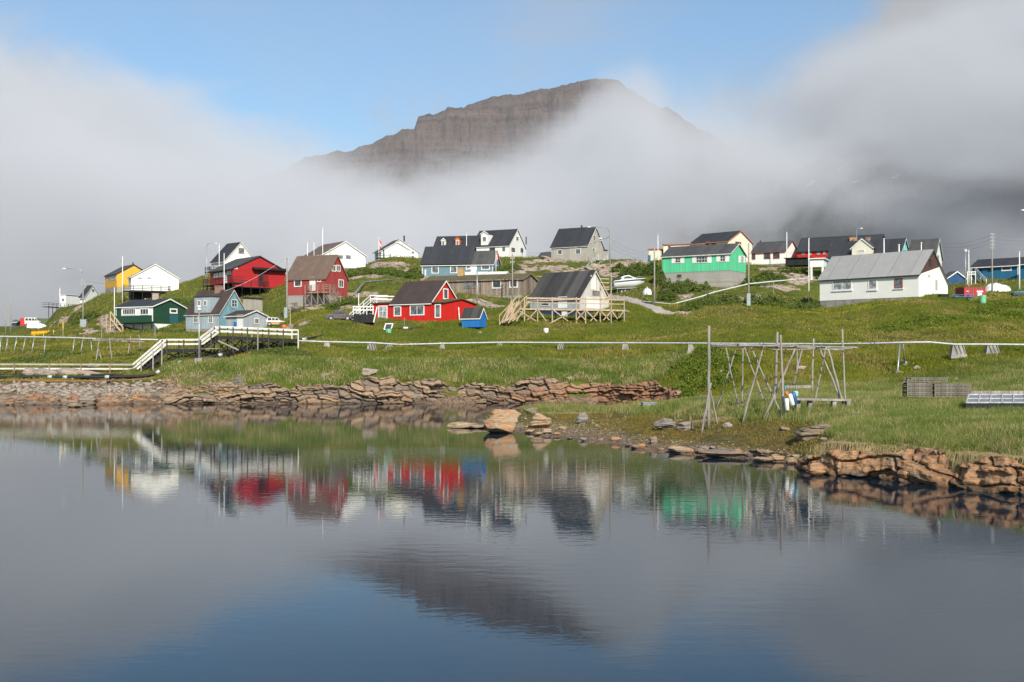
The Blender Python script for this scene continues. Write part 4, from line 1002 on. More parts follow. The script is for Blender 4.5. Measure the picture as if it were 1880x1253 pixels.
# -- A-frame with timber deck
ha = h = House('steep_roof_house', 'steep-roofed house with patched dark roof inside a raw timber deck', 'house', 973, 1064, 1118, 127, 7.2, 568, 547, 499, PALEBLUE, R_STRIPE, trim=GREYTRIM, gwall=siding('greyed_boards', (.60, .57, .51), .3, .2, (.4, .37, .33), tone=.12), fnd=NAVY, fname='lower_storey', ov=.3)
h.window('f', 1001, 558.7, 16, 7, glass=GLASS); h.panel('f', 1033, 556, 14, 20, WHITE, name='door', fr=TRIM); h.window('g', 1094, 539, 13.5, 9.5, glass=CGLASS, trim=OLDWOOD)
h.panel('f', 1036.5, 577, 10, 14, WHITE, .05, name='lower_door'); h.panel('g', 1090, 557, 26, 20, WHITE, .06, name='white_sheet'); h.panel('g', 1089, 519, 9, 26, WHITE, .05, name='white_boards')
def timber_deck():
    r = thing('timber_deck', P(1050, 592, 121), 'large raw timber deck on braced posts around the steep-roofed house', 'deck')
    a, b = P(954, 566, 121), P(1148, 569, 121); wv = Vector((.9, 3.6, 0)); m = MB()
    m.box(a - Vector((0, 0, .22)), b - a, wv, (0, 0, .22)); m.build('deck_floor', NEWWOOD, r)
    for px in (963, 987, 1014, 1058, 1075, 1102, 1122, 1146):
        t = (px - 954) / 194; q = a + (b - a) * t; top = P(px, 546 if px != 1122 else 501, 121); 
        if px == 1102: top = P(px, 525, 121)
        if px == 1146: top = P(px, 543, 121)
        m = MB(); m.bar((q.x, q.y - .06, gh(q.x, q.y) - .3), (q.x, q.y - .06, top.z), .14); m.build('post', NEWWOOD if px < 1110 else POLEWOOD, r)
    for px in (975, 1010, 1050, 1090, 1125):
        t = (px - 954) / 194; q = a + (b - a) * t + wv * .95
        m = MB(); m.bar((q.x, q.y, gh(q.x, q.y) - .3), (q.x, q.y, q.z - .2), .14); m.build('post', POLEWOOD, r)
    m = MB()
    for row in (547, 556):
        m.bar(P(963, row, 121) - Vector((0, .15, 0)), P(1146, row + 3, 121) - Vector((0, .15, 0)), .05, .12)
    a2 = a + wv; m.bar(a2 + Vector((0, 0, 1.4)), b + wv + Vector((0, 0, 1.4)), .05, .12); m.bar(b + Vector((0, 0, 1.3)), b + wv + Vector((0, 0, 1.3)), .05, .12)
    m.build('railing', NEWWOOD, r)
    m = MB()
    for (x0, y0, x1, y1) in ((987, 568, 968, 588), (987, 568, 1003, 590), (1014, 568, 1043, 590), (1058, 568, 1010, 594), (1058, 570, 1075, 588), (1075, 570, 1058, 588), (1075, 570, 1096, 590), (1102, 568, 1084, 590), (1102, 570, 1119, 588), (1122, 572, 1108, 588), (1122, 570, 1134, 586), (1146, 570, 1136, 584), (955, 572, 985, 590), (1102, 528, 1120, 560), (1122, 540, 1108, 556)):
        m.bar(P(x0, y0, 120.8), P(x1, y1, 120.8), .06, .13)
    m.build('cross_brace', NEWWOOD, r)
    m = MB()
    for row in (512, 519, 527, 531): m.bar(P(1102, row, 121.3), P(1124, row + 1, 121.3), .05, .12)
    m.build('shelf_board', NEWWOOD, r)
    f = stairs(r, P(917, 594, 119), P(953, 556, 121), (1.0, 2.4, 0), NEWWOOD, 14, rail=NEWWOOD, rh=1.0, rails=1, posts=4)
    m = MB()
    rr = random.Random(4)
    for i in range(16):
        x0 = rr.uniform(918, 950); m.bar(P(x0, 594 - rr.uniform(0, 5), 118.6 - rr.uniform(0, .8)), P(x0 + rr.uniform(12, 26), 560 + rr.uniform(-12, 16), 118.9), .07, .13)
    m.build('leaning_boards', NEWWOOD, r)
timber_deck()
h = House('grey_house', 'tall grey plank house with black roof alone on the crest by the lamps', 'house', 1012, 1078, 1108, 200, 8, 479, 451, 418, GREYWOOD, R_BLACK, fnd=CONC, trim=GREYTRIM)
for a in ((1028, 463.7, 9, 10), (1061.5, 462, 10, 11)): h.window('f', *a, fw=.16)
h.window('g', 1091, 437, 5, 10, 1, 2); h.window('g', 1089, 458.7, 3.4, 6.5, glass=GLASS); h.pipe(1068, 415, 421, .15); m = MB(); m.box(h.p(.3, h.Wd + .005, h.zB), h.u * 3, h.v * 2.3, (0, 0, h.zE - h.zB - .3)); m.build('side_wing', GREYWOOD, h.root)
m = MB(); m.box(h.p(.1, h.Wd - .1, h.zE - .27), h.u * 3.4, h.v * 2.7, (0, 0, .14)); m.build('wing_roof', R_BLACK, h.root)
h = House('garage', 'low dark-roofed outbuilding left of the tall grey plank house', 'outbuilding', 984, 1018, 1040, 213, 6, 481, 477, 463, PALEBLUE, R_DARK, ov=.5)
# -- right of centre
h = House('cream_house', 'cream house with dark roof and salmon trim behind the mint green house', 'house', 1268, 1337, 1381, 205, 9.5, 478, 442.5, 425, CREAM, R_BLACK, trim=SALMON, fnd=CONC, ov=.4)
h.window('f', 1299, 447.5, 8, 7, glass=GLASS, trim=SALMON); h.window('f', 1310, 447.5, 9, 7, glass=GLASS, trim=SALMON); h.window('g', 1355, 448, 11, 8, glass=GLASS, trim=SALMON)
h = House('cream_annex', 'long flat-roofed cream annex with salmon eaves left of the cream house', 'annex', 1218, 1266, 1274, 206, 7, 482, 448.5, 446, CREAM, R_BLACK, trim=SALMON, flat=True, fnd=CONC); h.window('f', 1229, 454, 5, 5, glass=GLASS, trim=SALMON)
h = House('cream_hut', 'tiny cream hut with blue side at the end of the crest path', 'hut', 1191, 1212, 1219, 207, 3.5, 482, 457.5, 456.5, CREAM, R_DARK, trim=SALMON, flat=True, fnd=CONC); h.panel('f', 1186 + 6, 475, 5, 12, SEABLUE, .08)
h = House('mint_green_house', 'mint green house with shuttered white windows on a tall concrete base', 'house', 1216, 1340, 1369.5, 150, 7, 496.5, 465.5, 448.5, GREENP, R_DARK, trim=GREYTRIM, fnd=CONCBOARD, ov=.3)
for (cx, cy, ww, hh, cols, tot) in ((1244.7, 478, 11, 11.5, 2, 23.5), (1288.7, 476.7, 22, 13, 4, 36), (1327, 474.7, 11, 12.5, 2, 24)):
    h.window('f', cx, cy, ww, hh, cols, 2, glass=GLASS)
    sw = (tot - ww) / 2
    for sg in (-1, 1): h.panel('f', cx + sg * (ww / 2 + sw / 2), cy - .3, sw - .4, hh + .5, WHITE, .05, name='shutter')
h.window('g', 1362, 476.3, 6, 12, 2, 2, glass=CGLASS); h.panel('g', 1357.5, 476.5, 3, 12.5, WHITE, .05, name='shutter'); h.panel('g', 1366.3, 476.5, 2.6, 12.5, WHITE, .05, name='shutter'); h.window('f', 1247.5, 507, 9, 6, glass=GLASS, trim=OLDWOOD)
h = House('white_house', 'white house with dark red window frames next to the cream house', 'house', 1380, 1441, 1466, 190, 7.5, 484, 461, 443, WRENDER, R_DARK, trim=REDTRIM, fnd=CONC, ov=.3)
for a in ((1408.5, 470, 12, 12), (1425.5, 469.5, 12, 12), (1383.5, 471, 7, 12)): h.window('f', *a, trim=REDTRIM, glass=GLASS)
h.pipe(1396, 443, 448, .15)
h = House('red_house', 'long red house under a long black roof on the right-hand ridge', 'house', 1464, 1613, 1628, 184, 8, 472, 455, 431.5, RED, R_BLACK, trim=DARKTRIM, fnd=BLACKB, ov=.4)
for a in ((1475, 465.5, 8, 9), (1488, 465, 6, 9), (1502.7, 464.5, 8.5, 9), (1513.7, 464, 7, 9)): h.window('f', *a, trim=siding('brick_red', (.4, .05, .04), .2), glass=CGLASS)
h.chimney(1566, 437, 444, 10, plain('orange_brick', (.5, .27, .13), .9, var=.2, scale=5), b=2.4)
h = House('black_lower_deck', 'black boarded terrace on posts below the long red house', 'terrace', 1442, 1490, 1497, 172, 4, 486.5, 473.6, 473, BLACKB, BLACKB, trim=None, flat=True, fnd=None)
m = MB()
for a in (.2, h.L * .35, h.L * .7, h.L - .2): q = h.p(a, .2, 0); m.bar((q.x, q.y, gh(q.x, q.y) - .4), (q.x, q.y, h.zB - .004), .16)
m.build('post', BLACKB, h.root)
h = House('white_garage', 'small white building tucked between the black terrace and the grey-roofed house', 'outbuilding', 1487, 1512, 1518, 160, 4, 490, 475, 474, WHITE, R_DARK, flat=True, fnd=None, trim=TRIM)
m = MB()
for a in (.2, h.L - .2): q = h.p(a, .1, 0); m.bar((q.x, q.y, gh(q.x, q.y) - .4), (q.x, q.y, h.zB - .004), .3)
m.build('post', TRIM, h.root)
h = House('turquoise_house', 'dark-roofed house with cream dormer and turquoise gable', 'house', 1519, 1651, 1671, 160, 7, 492, 470, 439.5, TURQ, R_BLACK, trim=plain('pale_teal_trim', (.45, .62, .6), .6), fnd=CONC, ov=.3)
h.dormer(1564, 1601, 440, 468, CREAM, R_DARK, win=[(1580.5, 461.5, 14, 6, 1)], bfront=.05, peak=.42, glass=CURTAIN, oo=.3); h.window('g', 1662, 456, 4, 8, 1, 2, glass=CGLASS); h.chimney(1594, 437, 445, 7, plain('worn_brick', (.3, .2, .17), .9, var=.25, scale=5))
h = House('white_house', 'narrow white gable with faded dark roof behind the grey-roofed house', 'house', 1668, 1716, 1729, 151, 7, 500, 471, 440, WHITE, R_DARK, trim=plain('pale_green_trim', (.5, .66, .55), .6), fnd=CONC, ov=.3)
h.window('g', 1722, 473, 4, 9, 1, 2)
hw = h = House('white_house', 'large white house with light grey roof and brown gable top at the right', 'house', 1505, 1687, 1740, 128, 8, 545, 503, 460.5, WRENDER, R_GREY, trim=DARKTRIM, fnd=CONC, ov=.35, xRidge=1711, yE2=524)
h.window('f', 1546.5, 524, 35, 19, 2, glass=CGLASS, trim=TRIM); h.window('f', 1602, 523, 16, 19, 1, glass=CGLASS, trim=TRIM); h.window('f', 1650, 520.5, 15, 18.5, 1, glass=MGLASS, trim=REDTRIM)
for a in ((1546.5, 534.5, 38, 1.6), (1602, 533.5, 19, 1.6), (1650, 530.8, 19, 1.6)): h.panel('f', *a, TRIM, .14, name='sill')
b2 = h.Wd * .68; zz = h.zE - .1; tb = (h.zR - h.zE) / h.rb; z2 = h.zR - (h.zR - h.zE2) * (b2 - h.rb) / (h.Wd - h.rb)
m = MB(); m.prism([h.p(-.03, b, z) for b, z in ((.1, zz + .05), (b2, z2 - .25), (b2, z2 - .1), (h.rb, h.zR - .14), (.1, h.zE + .1))], h.u * .026); m.build('gable_boards', BROWNB, h.root)
h.panel('g', 1719, 524, 4, 19, GREYWOOD, .04, name='door'); h.window('g', 1707, 483, 5, 13, glass=CURTAIN); h.panel('g', 1705.5, 507, 4, 5, CURTAIN, .05, name='lamp_box')
# -- far right
h = House('navy_hut', 'small navy blue hut with white-edged gable beyond the big white house', 'hut', 1728, 1738, 1773, 166, 4.6, 522, 511.5, 499.5, siding('mid_blue_boards', (.03, .09, .2), .2), R_DARK, fnd=CONC, ov=.2)
h = House('blue_house', 'sea-blue house with dark roof and white porch steps at far right', 'house', 1784, 1869, 1893, 172, 7, 514, 486.5, 473.5, SEABLUE, R_BLACK, trim=TRIM, fnd=CONC, ov=.5, cornertrim=TRIM)
h.window('f', 1848, 493.5, 19, 9, 1, fw=.22, glass=GLASS); h.panel('f', 1795, 496, 17, 14, NAVY, .04, name='porch_shade_panel'); h.panel('f', 1817, 497, 6, 3, BLACKB, .1)  # flat navy panel painted in place of the shaded porch recess
stairs(h.root, P(1811, 523, 160), P(1790, 501, 163), (-.3, 1.5, 0), BLACKB, 8, rail=TRIM, rails=2)
m = MB(); m.bar(P(1777, 502, 162), P(1790, 501, 162), 1.5, .15); m.build('porch_floor', BLACKB, h.root)
m = MB()
for r_ in (500, 504): m.bar(P(1776, r_, 161), P(1791, r_ - .5, 161), .05, .14)
for px in (1776, 1783, 1791): q = P(px, 499, 161); m.bar(q, (q.x, q.y, gh(q.x, q.y) - .2), .1)
m.build('porch_railing', TRIM, h.root)
h = House('blue_house', 'blue house cut off by the right picture edge behind a white pole', 'house', 1873, 1950, 1980, 162, 7, 514, 480, 462, SEABLUE, R_BLACK, fnd=CONC, ov=.5, trim=TRIM); h.window('f', 1900, 495, 16, 12)
# ------------------------------------------------------------------ poles, lamps, flags, wires
def ground_at(px, D): 
    x, y = X(px, D), D * S
    return Vector((x, y, gh(x, y)))

def flagpole(px, ytop, D, label, r=.055, mat=TRIM, flag=None, group=None):
    g = ground_at(px, D); t = Z(ytop, D)
    o = thing('flagpole', g, label, 'flagpole', group)
    m = MB(); m.path([g - Vector((0, 0, .3)), (g.x, g.y, (g.z + t) / 2), (g.x, g.y, t)], [r * 1.25, r, r * .7]); m.build('pole', mat, o, smooth=True)
    m = MB(); m.lathe((g.x, g.y, t + .002), [(0, 0), (r * 1.3, .03), (r * 1.5, .09), (r, .15), (0, .18)], 10); m.build('finial', mat, o, smooth=True)
    if flag:
        h, w_ = flag; vs = []; n = 9; k = 12
        for j in range(k + 1):
            for i in range(n):
                s_ = i / (n - 1); tt = j / k
                vs.append((g.x + r + s_ * w_ * (1 - .35 * tt), g.y + math.sin(s_ * 9 + tt * 1.5) * .10, t - .15 - tt * h - s_ * .8))
        rows = grid_faces(k + 1, n)
        red = np_mesh('flag', vs, rows, flag_mat(h, t), o, smooth=True, uv=False)
        me = red.data; lay = me.uv_layers.new(name='UVMap'); d = [0.0] * (2 * len(me.loops))
        for li, lp in enumerate(me.loops):
            q = lp.vertex_index; d[2 * li] = (q % n) / (n - 1); d[2 * li + 1] = (q // n) / k
        lay.data.foreach_set('uv', d)
    return o
def flag_mat(h, t):
    if 'flagcloth' in MATS: return MATS['flagcloth']
    m, g, b, o = new_mat('flagcloth')
    u, v, _ = g.sep(g.new('ShaderNodeTexCoord').outputs['UV'])
    a = g.math('LESS_THAN', g.math('ABSOLUTE', g.math('SUBTRACT', u, .4)), .09)
    c = g.math('LESS_THAN', g.math('ABSOLUTE', g.math('SUBTRACT', v, .5)), .09)
    g.put(b.inputs['Base Color'], g.mix(g.math('MAXIMUM', a, c), (.55, .02, .03), (.8, .78, .75))); b.inputs['Roughness'].default_value = .9
    MATS['flagcloth'] = m; return m

for a in ((110, 530, 290, 'white flagpole in front of the white flat-topped cabin', .13), (225, 472, 189, 'white flagpole between the yellow house and the slit-windowed white house', .09),
          (210, 530, 155, 'rust-stained white flagpole at the left end of the dark green house', .07), (402.5, 449, 212, 'white flagpole in front of the tall white house left of centre', .09),
          (411.5, 467, 170, 'white flagpole on the veranda side of the big red house', .08), (592.5, 420, 196, 'tallest white flagpole, behind the brown-roofed faded red house', .08),
          (564.5, 447, 196, 'short white flagpole at the roof corner of the large white house', .08), (576.5, 446, 199, 'thin white mast rising beside the large white house chimney', .06),
          (856.5, 429, 215, 'white flagpole before the orange-dormered roof', .08), (1208, 433, 196, 'white flagpole by the cream annex on the crest', .08),
          (1444.5, 428, 186, 'white flagpole before the dark-red-framed white house', .09), (1485, 440, 140, 'white flagpole beside the black terrace', .08),
          (1623, 440, 150, 'white pole before the turquoise house roof', .10), (1650.6, 451, 148, 'short stout white pole left of the turquoise gable', .12),
          (1691.5, 447, 146, 'short cream pole before the faded dark roof', .09), (1778.6, 461, 158, 'white flagpole beside the globe lamp at the blue house porch', .09),
          (1871.7, 464, 150, 'white flagpole at the right end of the sea-blue house', .10), (658.5, 541, 128, 'slim white pole beside the white garden stairs', .06)):
    flagpole(a[0], a[1], a[2], a[3], a[4])
flagpole(695.5, 437, 222, 'flagpole with a drooping red and white flag by the double-gable house', .07, flag=(2.1, .55))
flagpole(910.5, 461, 176, 'small flagpole with red and white flag at the blue-grey gable', .06, flag=(1.3, .4))

def utility(px, ytop, D, label, arms=3, r=.12, lean=0, box=False, tr=False):
    g = ground_at(px, D); t = Z(ytop, D); o = thing('utility_pole', g, label, 'utility pole', 'wooden power poles')
    top = Vector((g.x + lean, g.y, t)); m = MB(); m.path([g - Vector((0, 0, .4)), (g + top) / 2, top], [r * 1.2, r, r * .8]); m.build('pole', POLEWOOD, o, smooth=True)
    for i in range(arms):
        z = t - .25 - i * .55; m = MB(); m.bar((top.x - .3, top.y - .12, z), (top.x + .3, top.y - .12, z), .06, .06); c = m.build('crossarm', METAL, o)
        for sx in (-.26, .26):
            m = MB(); m.lathe((top.x + sx, top.y - .12, z + .032), [(.03, 0), (.05, .03), (.035, .07), (.05, .11), (.02, .16), (0, .165)], 8); m.build('insulator', TRIM, c, smooth=True)
    if box:
        m = MB(); m.box((g.x - .35, g.y - .5, g.z + .1), (.5, 0, 0), (0, .35, 0), (0, 0, 1.7)); m.build('meter_box', plain('grey_green_box', (.28, .34, .33), .5), o)
    if tr:
        m = MB(); m.tube((g.x, g.y - .35, t - 2.6), (g.x, g.y - .35, t - 1.7), .28); m.build('transformer', METAL, o)
    return top
U1 = utility(20, 545, 230, 'thin utility pole near the left picture edge', 1, .14)
U0 = utility(10, 567, 240, 'shorter bare utility pole at the far left edge', 0, .12)
U2 = utility(152.5, 515, 165, 'stubby utility pole under the street lamp on the left slope', 2, .12)
U3 = utility(526.8, 472, 142, 'utility pole at the left corner of the faded red house', 2, .13, box=True)
U4 = utility(940.8, 466, 146, 'utility pole in front of the weathered plank house', 3, .11)
U5 = utility(1201.5, 455, 137, 'utility pole between the parked boat and the mint green house', 0, .11)
U6 = utility(1374.5, 447, 131, 'utility pole with grey meter box right of the mint green house', 4, .11, box=True)
U7 = utility(1821.5, 428, 150, 'tall utility pole in front of the sea-blue house', 5, .12)
U8 = utility(606, 456, 196, 'black stub pole beside the big red house roof', 0, .1)
utility(379, 505, 196, 'short dark pole carrying a box left of the tall white house', 1, .1)

def street_lamp(px, ytop, D, label, arm=(-1.6, .5), r=.07, globe=False, base=False, arms=None, mat=METAL):
    g = ground_at(px, D); t = Z(ytop, D); o = thing('street_lamp', g, label, 'street lamp')
    zb = g.z
    if base:
        m = MB(); m.prism([(g.x - .38, g.y - .38, g.z - .3), (g.x + .38, g.y - .38, g.z - .3), (g.x + .38, g.y + .38, g.z - .3), (g.x - .38, g.y + .38, g.z - .3)], (0, 0, .85)); m.build('concrete_base', CONC, o)
    m = MB(); m.path([(g.x, g.y, zb - .2), (g.x, g.y, (zb + t) / 2), (g.x, g.y, t)], [r * 1.3, r, r * .8]); m.build('pole', mat, o, smooth=True)
    lm = plain('lamp_glass', (.7, .72, .72), .3)
    if globe:
        m = MB(); m.lathe((g.x, g.y, t + .002), [(.06, 0), (.2, .08), (.27, .25), (.22, .42), (.33, .45), (.1, .56), (0, .58)], 14); m.build('lamp_head', lm, o, smooth=True)
    for (dx, dz) in (arms or ([] if globe else [arm])):
        pts = [(g.x, g.y, t - .3), (g.x + dx * .12, g.y - .02, t + dz * .75), (g.x + dx * .5, g.y - .05, t + dz), (g.x + dx, g.y - .1, t + dz)]
        m = MB(); m.path(pts, r * .6, 6); a = m.build('arm', mat, o, smooth=True)
        m = MB(); c = Vector(pts[-1]); m.lathe(c, [(0, -.35 if dx < 0 else 0), (.08, -.3 if dx < 0 else .03), (.13, 0 if dx < 0 else .25), (.10, .3 if dx < 0 else .5), (0, .42 if dx < 0 else .55)], 10, axis=(1 if dx > 0 else 1, 0, 0)); m.build('lamp_head', lm, a, smooth=True)
    return Vector((g.x, g.y, t))
street_lamp(152.0, 500, 167, 'curved-arm street lamp reaching left above the slope', (-3.3, .6), .09)
street_lamp(379.5, 452, 190, 'slender street lamp whose head points right, beside the tall white house', (1.6, .5), .07)
street_lamp(876, 499, 133, 'curved-arm street lamp in front of the plank house', (-1.1, .35), .08)
L5 = street_lamp(1120, 425, 183, 'tall twin-armed lamp post beside the grey plank house', r=.13, arms=[(-4.1, .8), (-1.9, -1.4)], mat=POLEWOOD)
street_lamp(1093, 444, 197, 'small lamp head on a thin pole right of the grey plank house gable', (.9, .2), .05)
street_lamp(1573, 421, 185, 'thin street lamp rising behind the turquoise house roof', (.6, .12), .06)
street_lamp(1772.7, 464, 155, 'globe street lamp beside the navy blue hut', globe=True, r=.08)
street_lamp(1897, 388, 120, 'street lamp whose head pokes in at the right picture edge', (-1.25, .1), .09)
street_lamp(365.6, 572, 98, 'globe lamp on a concrete block beside the boardwalk stairs', globe=True, base=True, r=.075)

def wire(a, b, sag, r, label, mat=None, group='overhead wires'):
    a, b = Vector(a), Vector(b); pts = []
    for i in range(15):
        t = i / 14; p = a.lerp(b, t); p.z -= sag * 4 * t * (1 - t); pts.append(p)
    m = MB(); m.path(pts, r, 5); o = m.build('overhead_wire', mat or plain('wire_grey', (.25, .25, .26), .5)); tag(o, label, 'wire', group)
    return o
LW = plain('wire_pale', (.55, .56, .55), .5)
wire(U3, P(412, 535, 145), .5, .035, 'pale sagging wire from the pole to the pale blue house roof', LW)
wire(P(1013, 461, 200), P(1119, 436, 184), .5, .04, 'pale wire from the grey plank house to the twin-armed lamp post', LW)
wire(P(973, 465, 206), P(1012, 461, 200), .15, .035, 'pale wire between the black-roofed white house and the grey plank house', LW)
for i in range(3):
    wire(L5 - Vector((0, 0, 1.5 + i * .8)), P(1192, 463 + i * 5, 206), .8, .018, 'one of three thin wires between the twin-armed lamp post and the cream hut')
    wire(U7 - Vector((0, 0, .3 + i * .6)), P(1729, 447 + i * 7, 180), .6, .018, 'one of three thin wires left of the tall pole by the sea-blue house')
    wire(U7 - Vector((0, 0, .3 + i * .6)), P(1930, 430 + i * 8, 150), .4, .016, 'one of three thin wires right of the tall pole by the sea-blue house')
wire(U4 - Vector((0, 0, .8)), P(959, 510, 151), .2, .02, 'short wire from the pole down to the weathered plank house')
wire(U4 - Vector((0, 0, .6)), P(880, 506, 160), .3, .016, 'thin wire from the pole left to the plank house roof')
wire(U2, P(215, 520, 222), .3, .02, 'thin wire from the left slope pole to the yellow house')
wire(P(1444.7, 463, 186), P(1518, 475, 160), .4, .02, 'thin wire beside the long red house')

# ------------------------------------------------------------------ boardwalk with stairs (left)
def boardwalk():
    D = 99.0; r = thing('boardwalk', P(250, 700, D), 'black timber boardwalk with white handrails climbing from the shore to the houses', 'boardwalk')
    w = Vector((-1.0, 1.7, 0))
    WR = siding('scuffed_white_rail', (.64, .62, .56), .6, .25, (.4, .36, .3), groove=.002); GR = siding('bare_grey_rail', (.40, .38, .34), .6, .3, (.3, .26, .22), groove=.002)
    RP = plain('rusty_post', (.28, .17, .13), .8, var=.3)
    # key points of the near edge of the deck
    A0, A1 = P(-200, 686, D), P(252, 687, D); B0, B1 = P(306, 641, D), P(372, 641, D + .5); C0, C1 = P(404, 617, D + 1.5), P(548, 623, D + 4)
    def deck(a, b, name='deck'):
        m = MB(); m.box(a - Vector((0, 0, .16)), b - a, w, (0, 0, .15)); m.bar(a - Vector((0, .03, .25)), b - Vector((0, .03, .25)), .08, .2); return m.build(name, BLACKB, r)
    deck(A0, A1); deck(B0, B1); deck(C0, C1)
    stairs(r, A1, B0, w, BLACKB, 9, name='stair_flight'); stairs(r, B1, C0, w, BLACKB, 5, name='stair_flight')
    H1, H2 = .98, .52
    def rails(a, b, off, m1, hs=(H1, H2), wd=.05, hh=.17):
        m = MB()
        for h in hs: m.bar(a + off + Vector((0, 0, h)), b + off + Vector((0, 0, h)), wd, hh)
        return m.build('handrail', m1, r)
    for off in (Vector((0, -.05, 0)), w):
        if off.y > 0:
            rails(A0, A1, off, GR, (H1,)); rails(A0, A1, off, WR, (H2,))
        rails(A1, B0, off, WR, (H1, H2), .06, .2); rails(B0, B1, off, WR); rails(B1, C0, off, WR, (H1, H2), .06, .2); rails(C0, C1, off, WR)
    m = MB()
    for h in (H1, H2): m.bar(C1 + Vector((0, 0, h)), C1 + w + Vector((0, 0, h)), .05, .16)
    m.build('handrail', WR, r)
    for px in (-120, -60, -10, 32, 97, 156, 210):
        q = P(px, 686, D) + w; m = MB(); m.bar(q - Vector((0, .09, .1)), q + Vector((0, -.09, H1 + .05)), .10); m.build('rail_post', RP, r)
    def post(q, top, mat=POLEWOOD, t=.12):
        m = MB(); m.bar((q.x, q.y, gh(q.x, q.y) - .3), (q.x, q.y, q.z + top), t); m.build('post', mat, r)
    for t in (.15, .55, .85): q = A1.lerp(B0, t); post(q + Vector((0, -.12, 0)), H1 - .02)
    for px in (307, 338, 369):
        t = (px - 306) / 66; q = B0.lerp(B1, t); post(q + Vector((0, -.12, 0)), H1, DARKW); post(q + w + Vector((0, -.12, 0)), H1, DARKW)
    q = B1.lerp(C0, .5); post(q + Vector((0, -.12, 0)), H1, DARKW)
    for px in (404, 428, 454, 473, 493, 520, 548):
        t = (px - 404) / 144; q = C0.lerp(C1, min(1, t)); mt = WR if px == 548 else (DARKW if px != 473 else POLEWOOD)
        post(q + Vector((0, -.12, 0)), H1, mt); post(q + w + Vector((0, -.12, 0)), H1, mt)
    xs = [(B0.lerp(B1, 0), B0.lerp(B1, .5)), (B0.lerp(B1, .5), B1)] + [(C0.lerp(C1, i / 6), C0.lerp(C1, (i + 1) / 6)) for i in range(5)] + [(A1.lerp(B0, .45), A1.lerp(B0, .95)), (B1.lerp(C0, .1), B1.lerp(C0, .9))]
    for a, b in xs:
        for off in (Vector((0, -.04, 0)), w):
            m = MB(); a2, b2 = a + off, b + off
            za, zb = max(gh(a2.x, a2.y) + .1, a2.z - 1.9), max(gh(b2.x, b2.y) + .1, b2.z - 1.9)
            m.bar((a2.x, a2.y, a2.z - .3), (b2.x, b2.y, zb), .05, .11); m.bar((a2.x, a2.y - .05, za), (b2.x, b2.y - .05, b2.z - .3), .05, .11); m.build('cross_brace', BLACKB, r)
    m = MB(); a = C0 + Vector((-.2, -.2, -.5)); m.bar(a, P(438, 643, D + .7), .07, .14); m.build('diagonal_prop', POLEWOOD, r)
    m = MB(); m.bar(P(372, 641, D) , P(400, 640, D + 1), .9, .06); m.build('lower_step', POLEWOOD, r)
    for px in (-80, 15, 50, 170): 
        q = P(px, 690, D) + w * .5; m = MB(); m.box(q - Vector((.9, .9, .55)), (1.8, 0, 0), (0, 1.6, 0), (0, 0, .35)); m.build('bearer', BLACKB, r)
DARKW = siding('dark_stained_wood', (.055, .045, .04), .3, .3, (.15, .13, .11), groove=.003)
boardwalk()

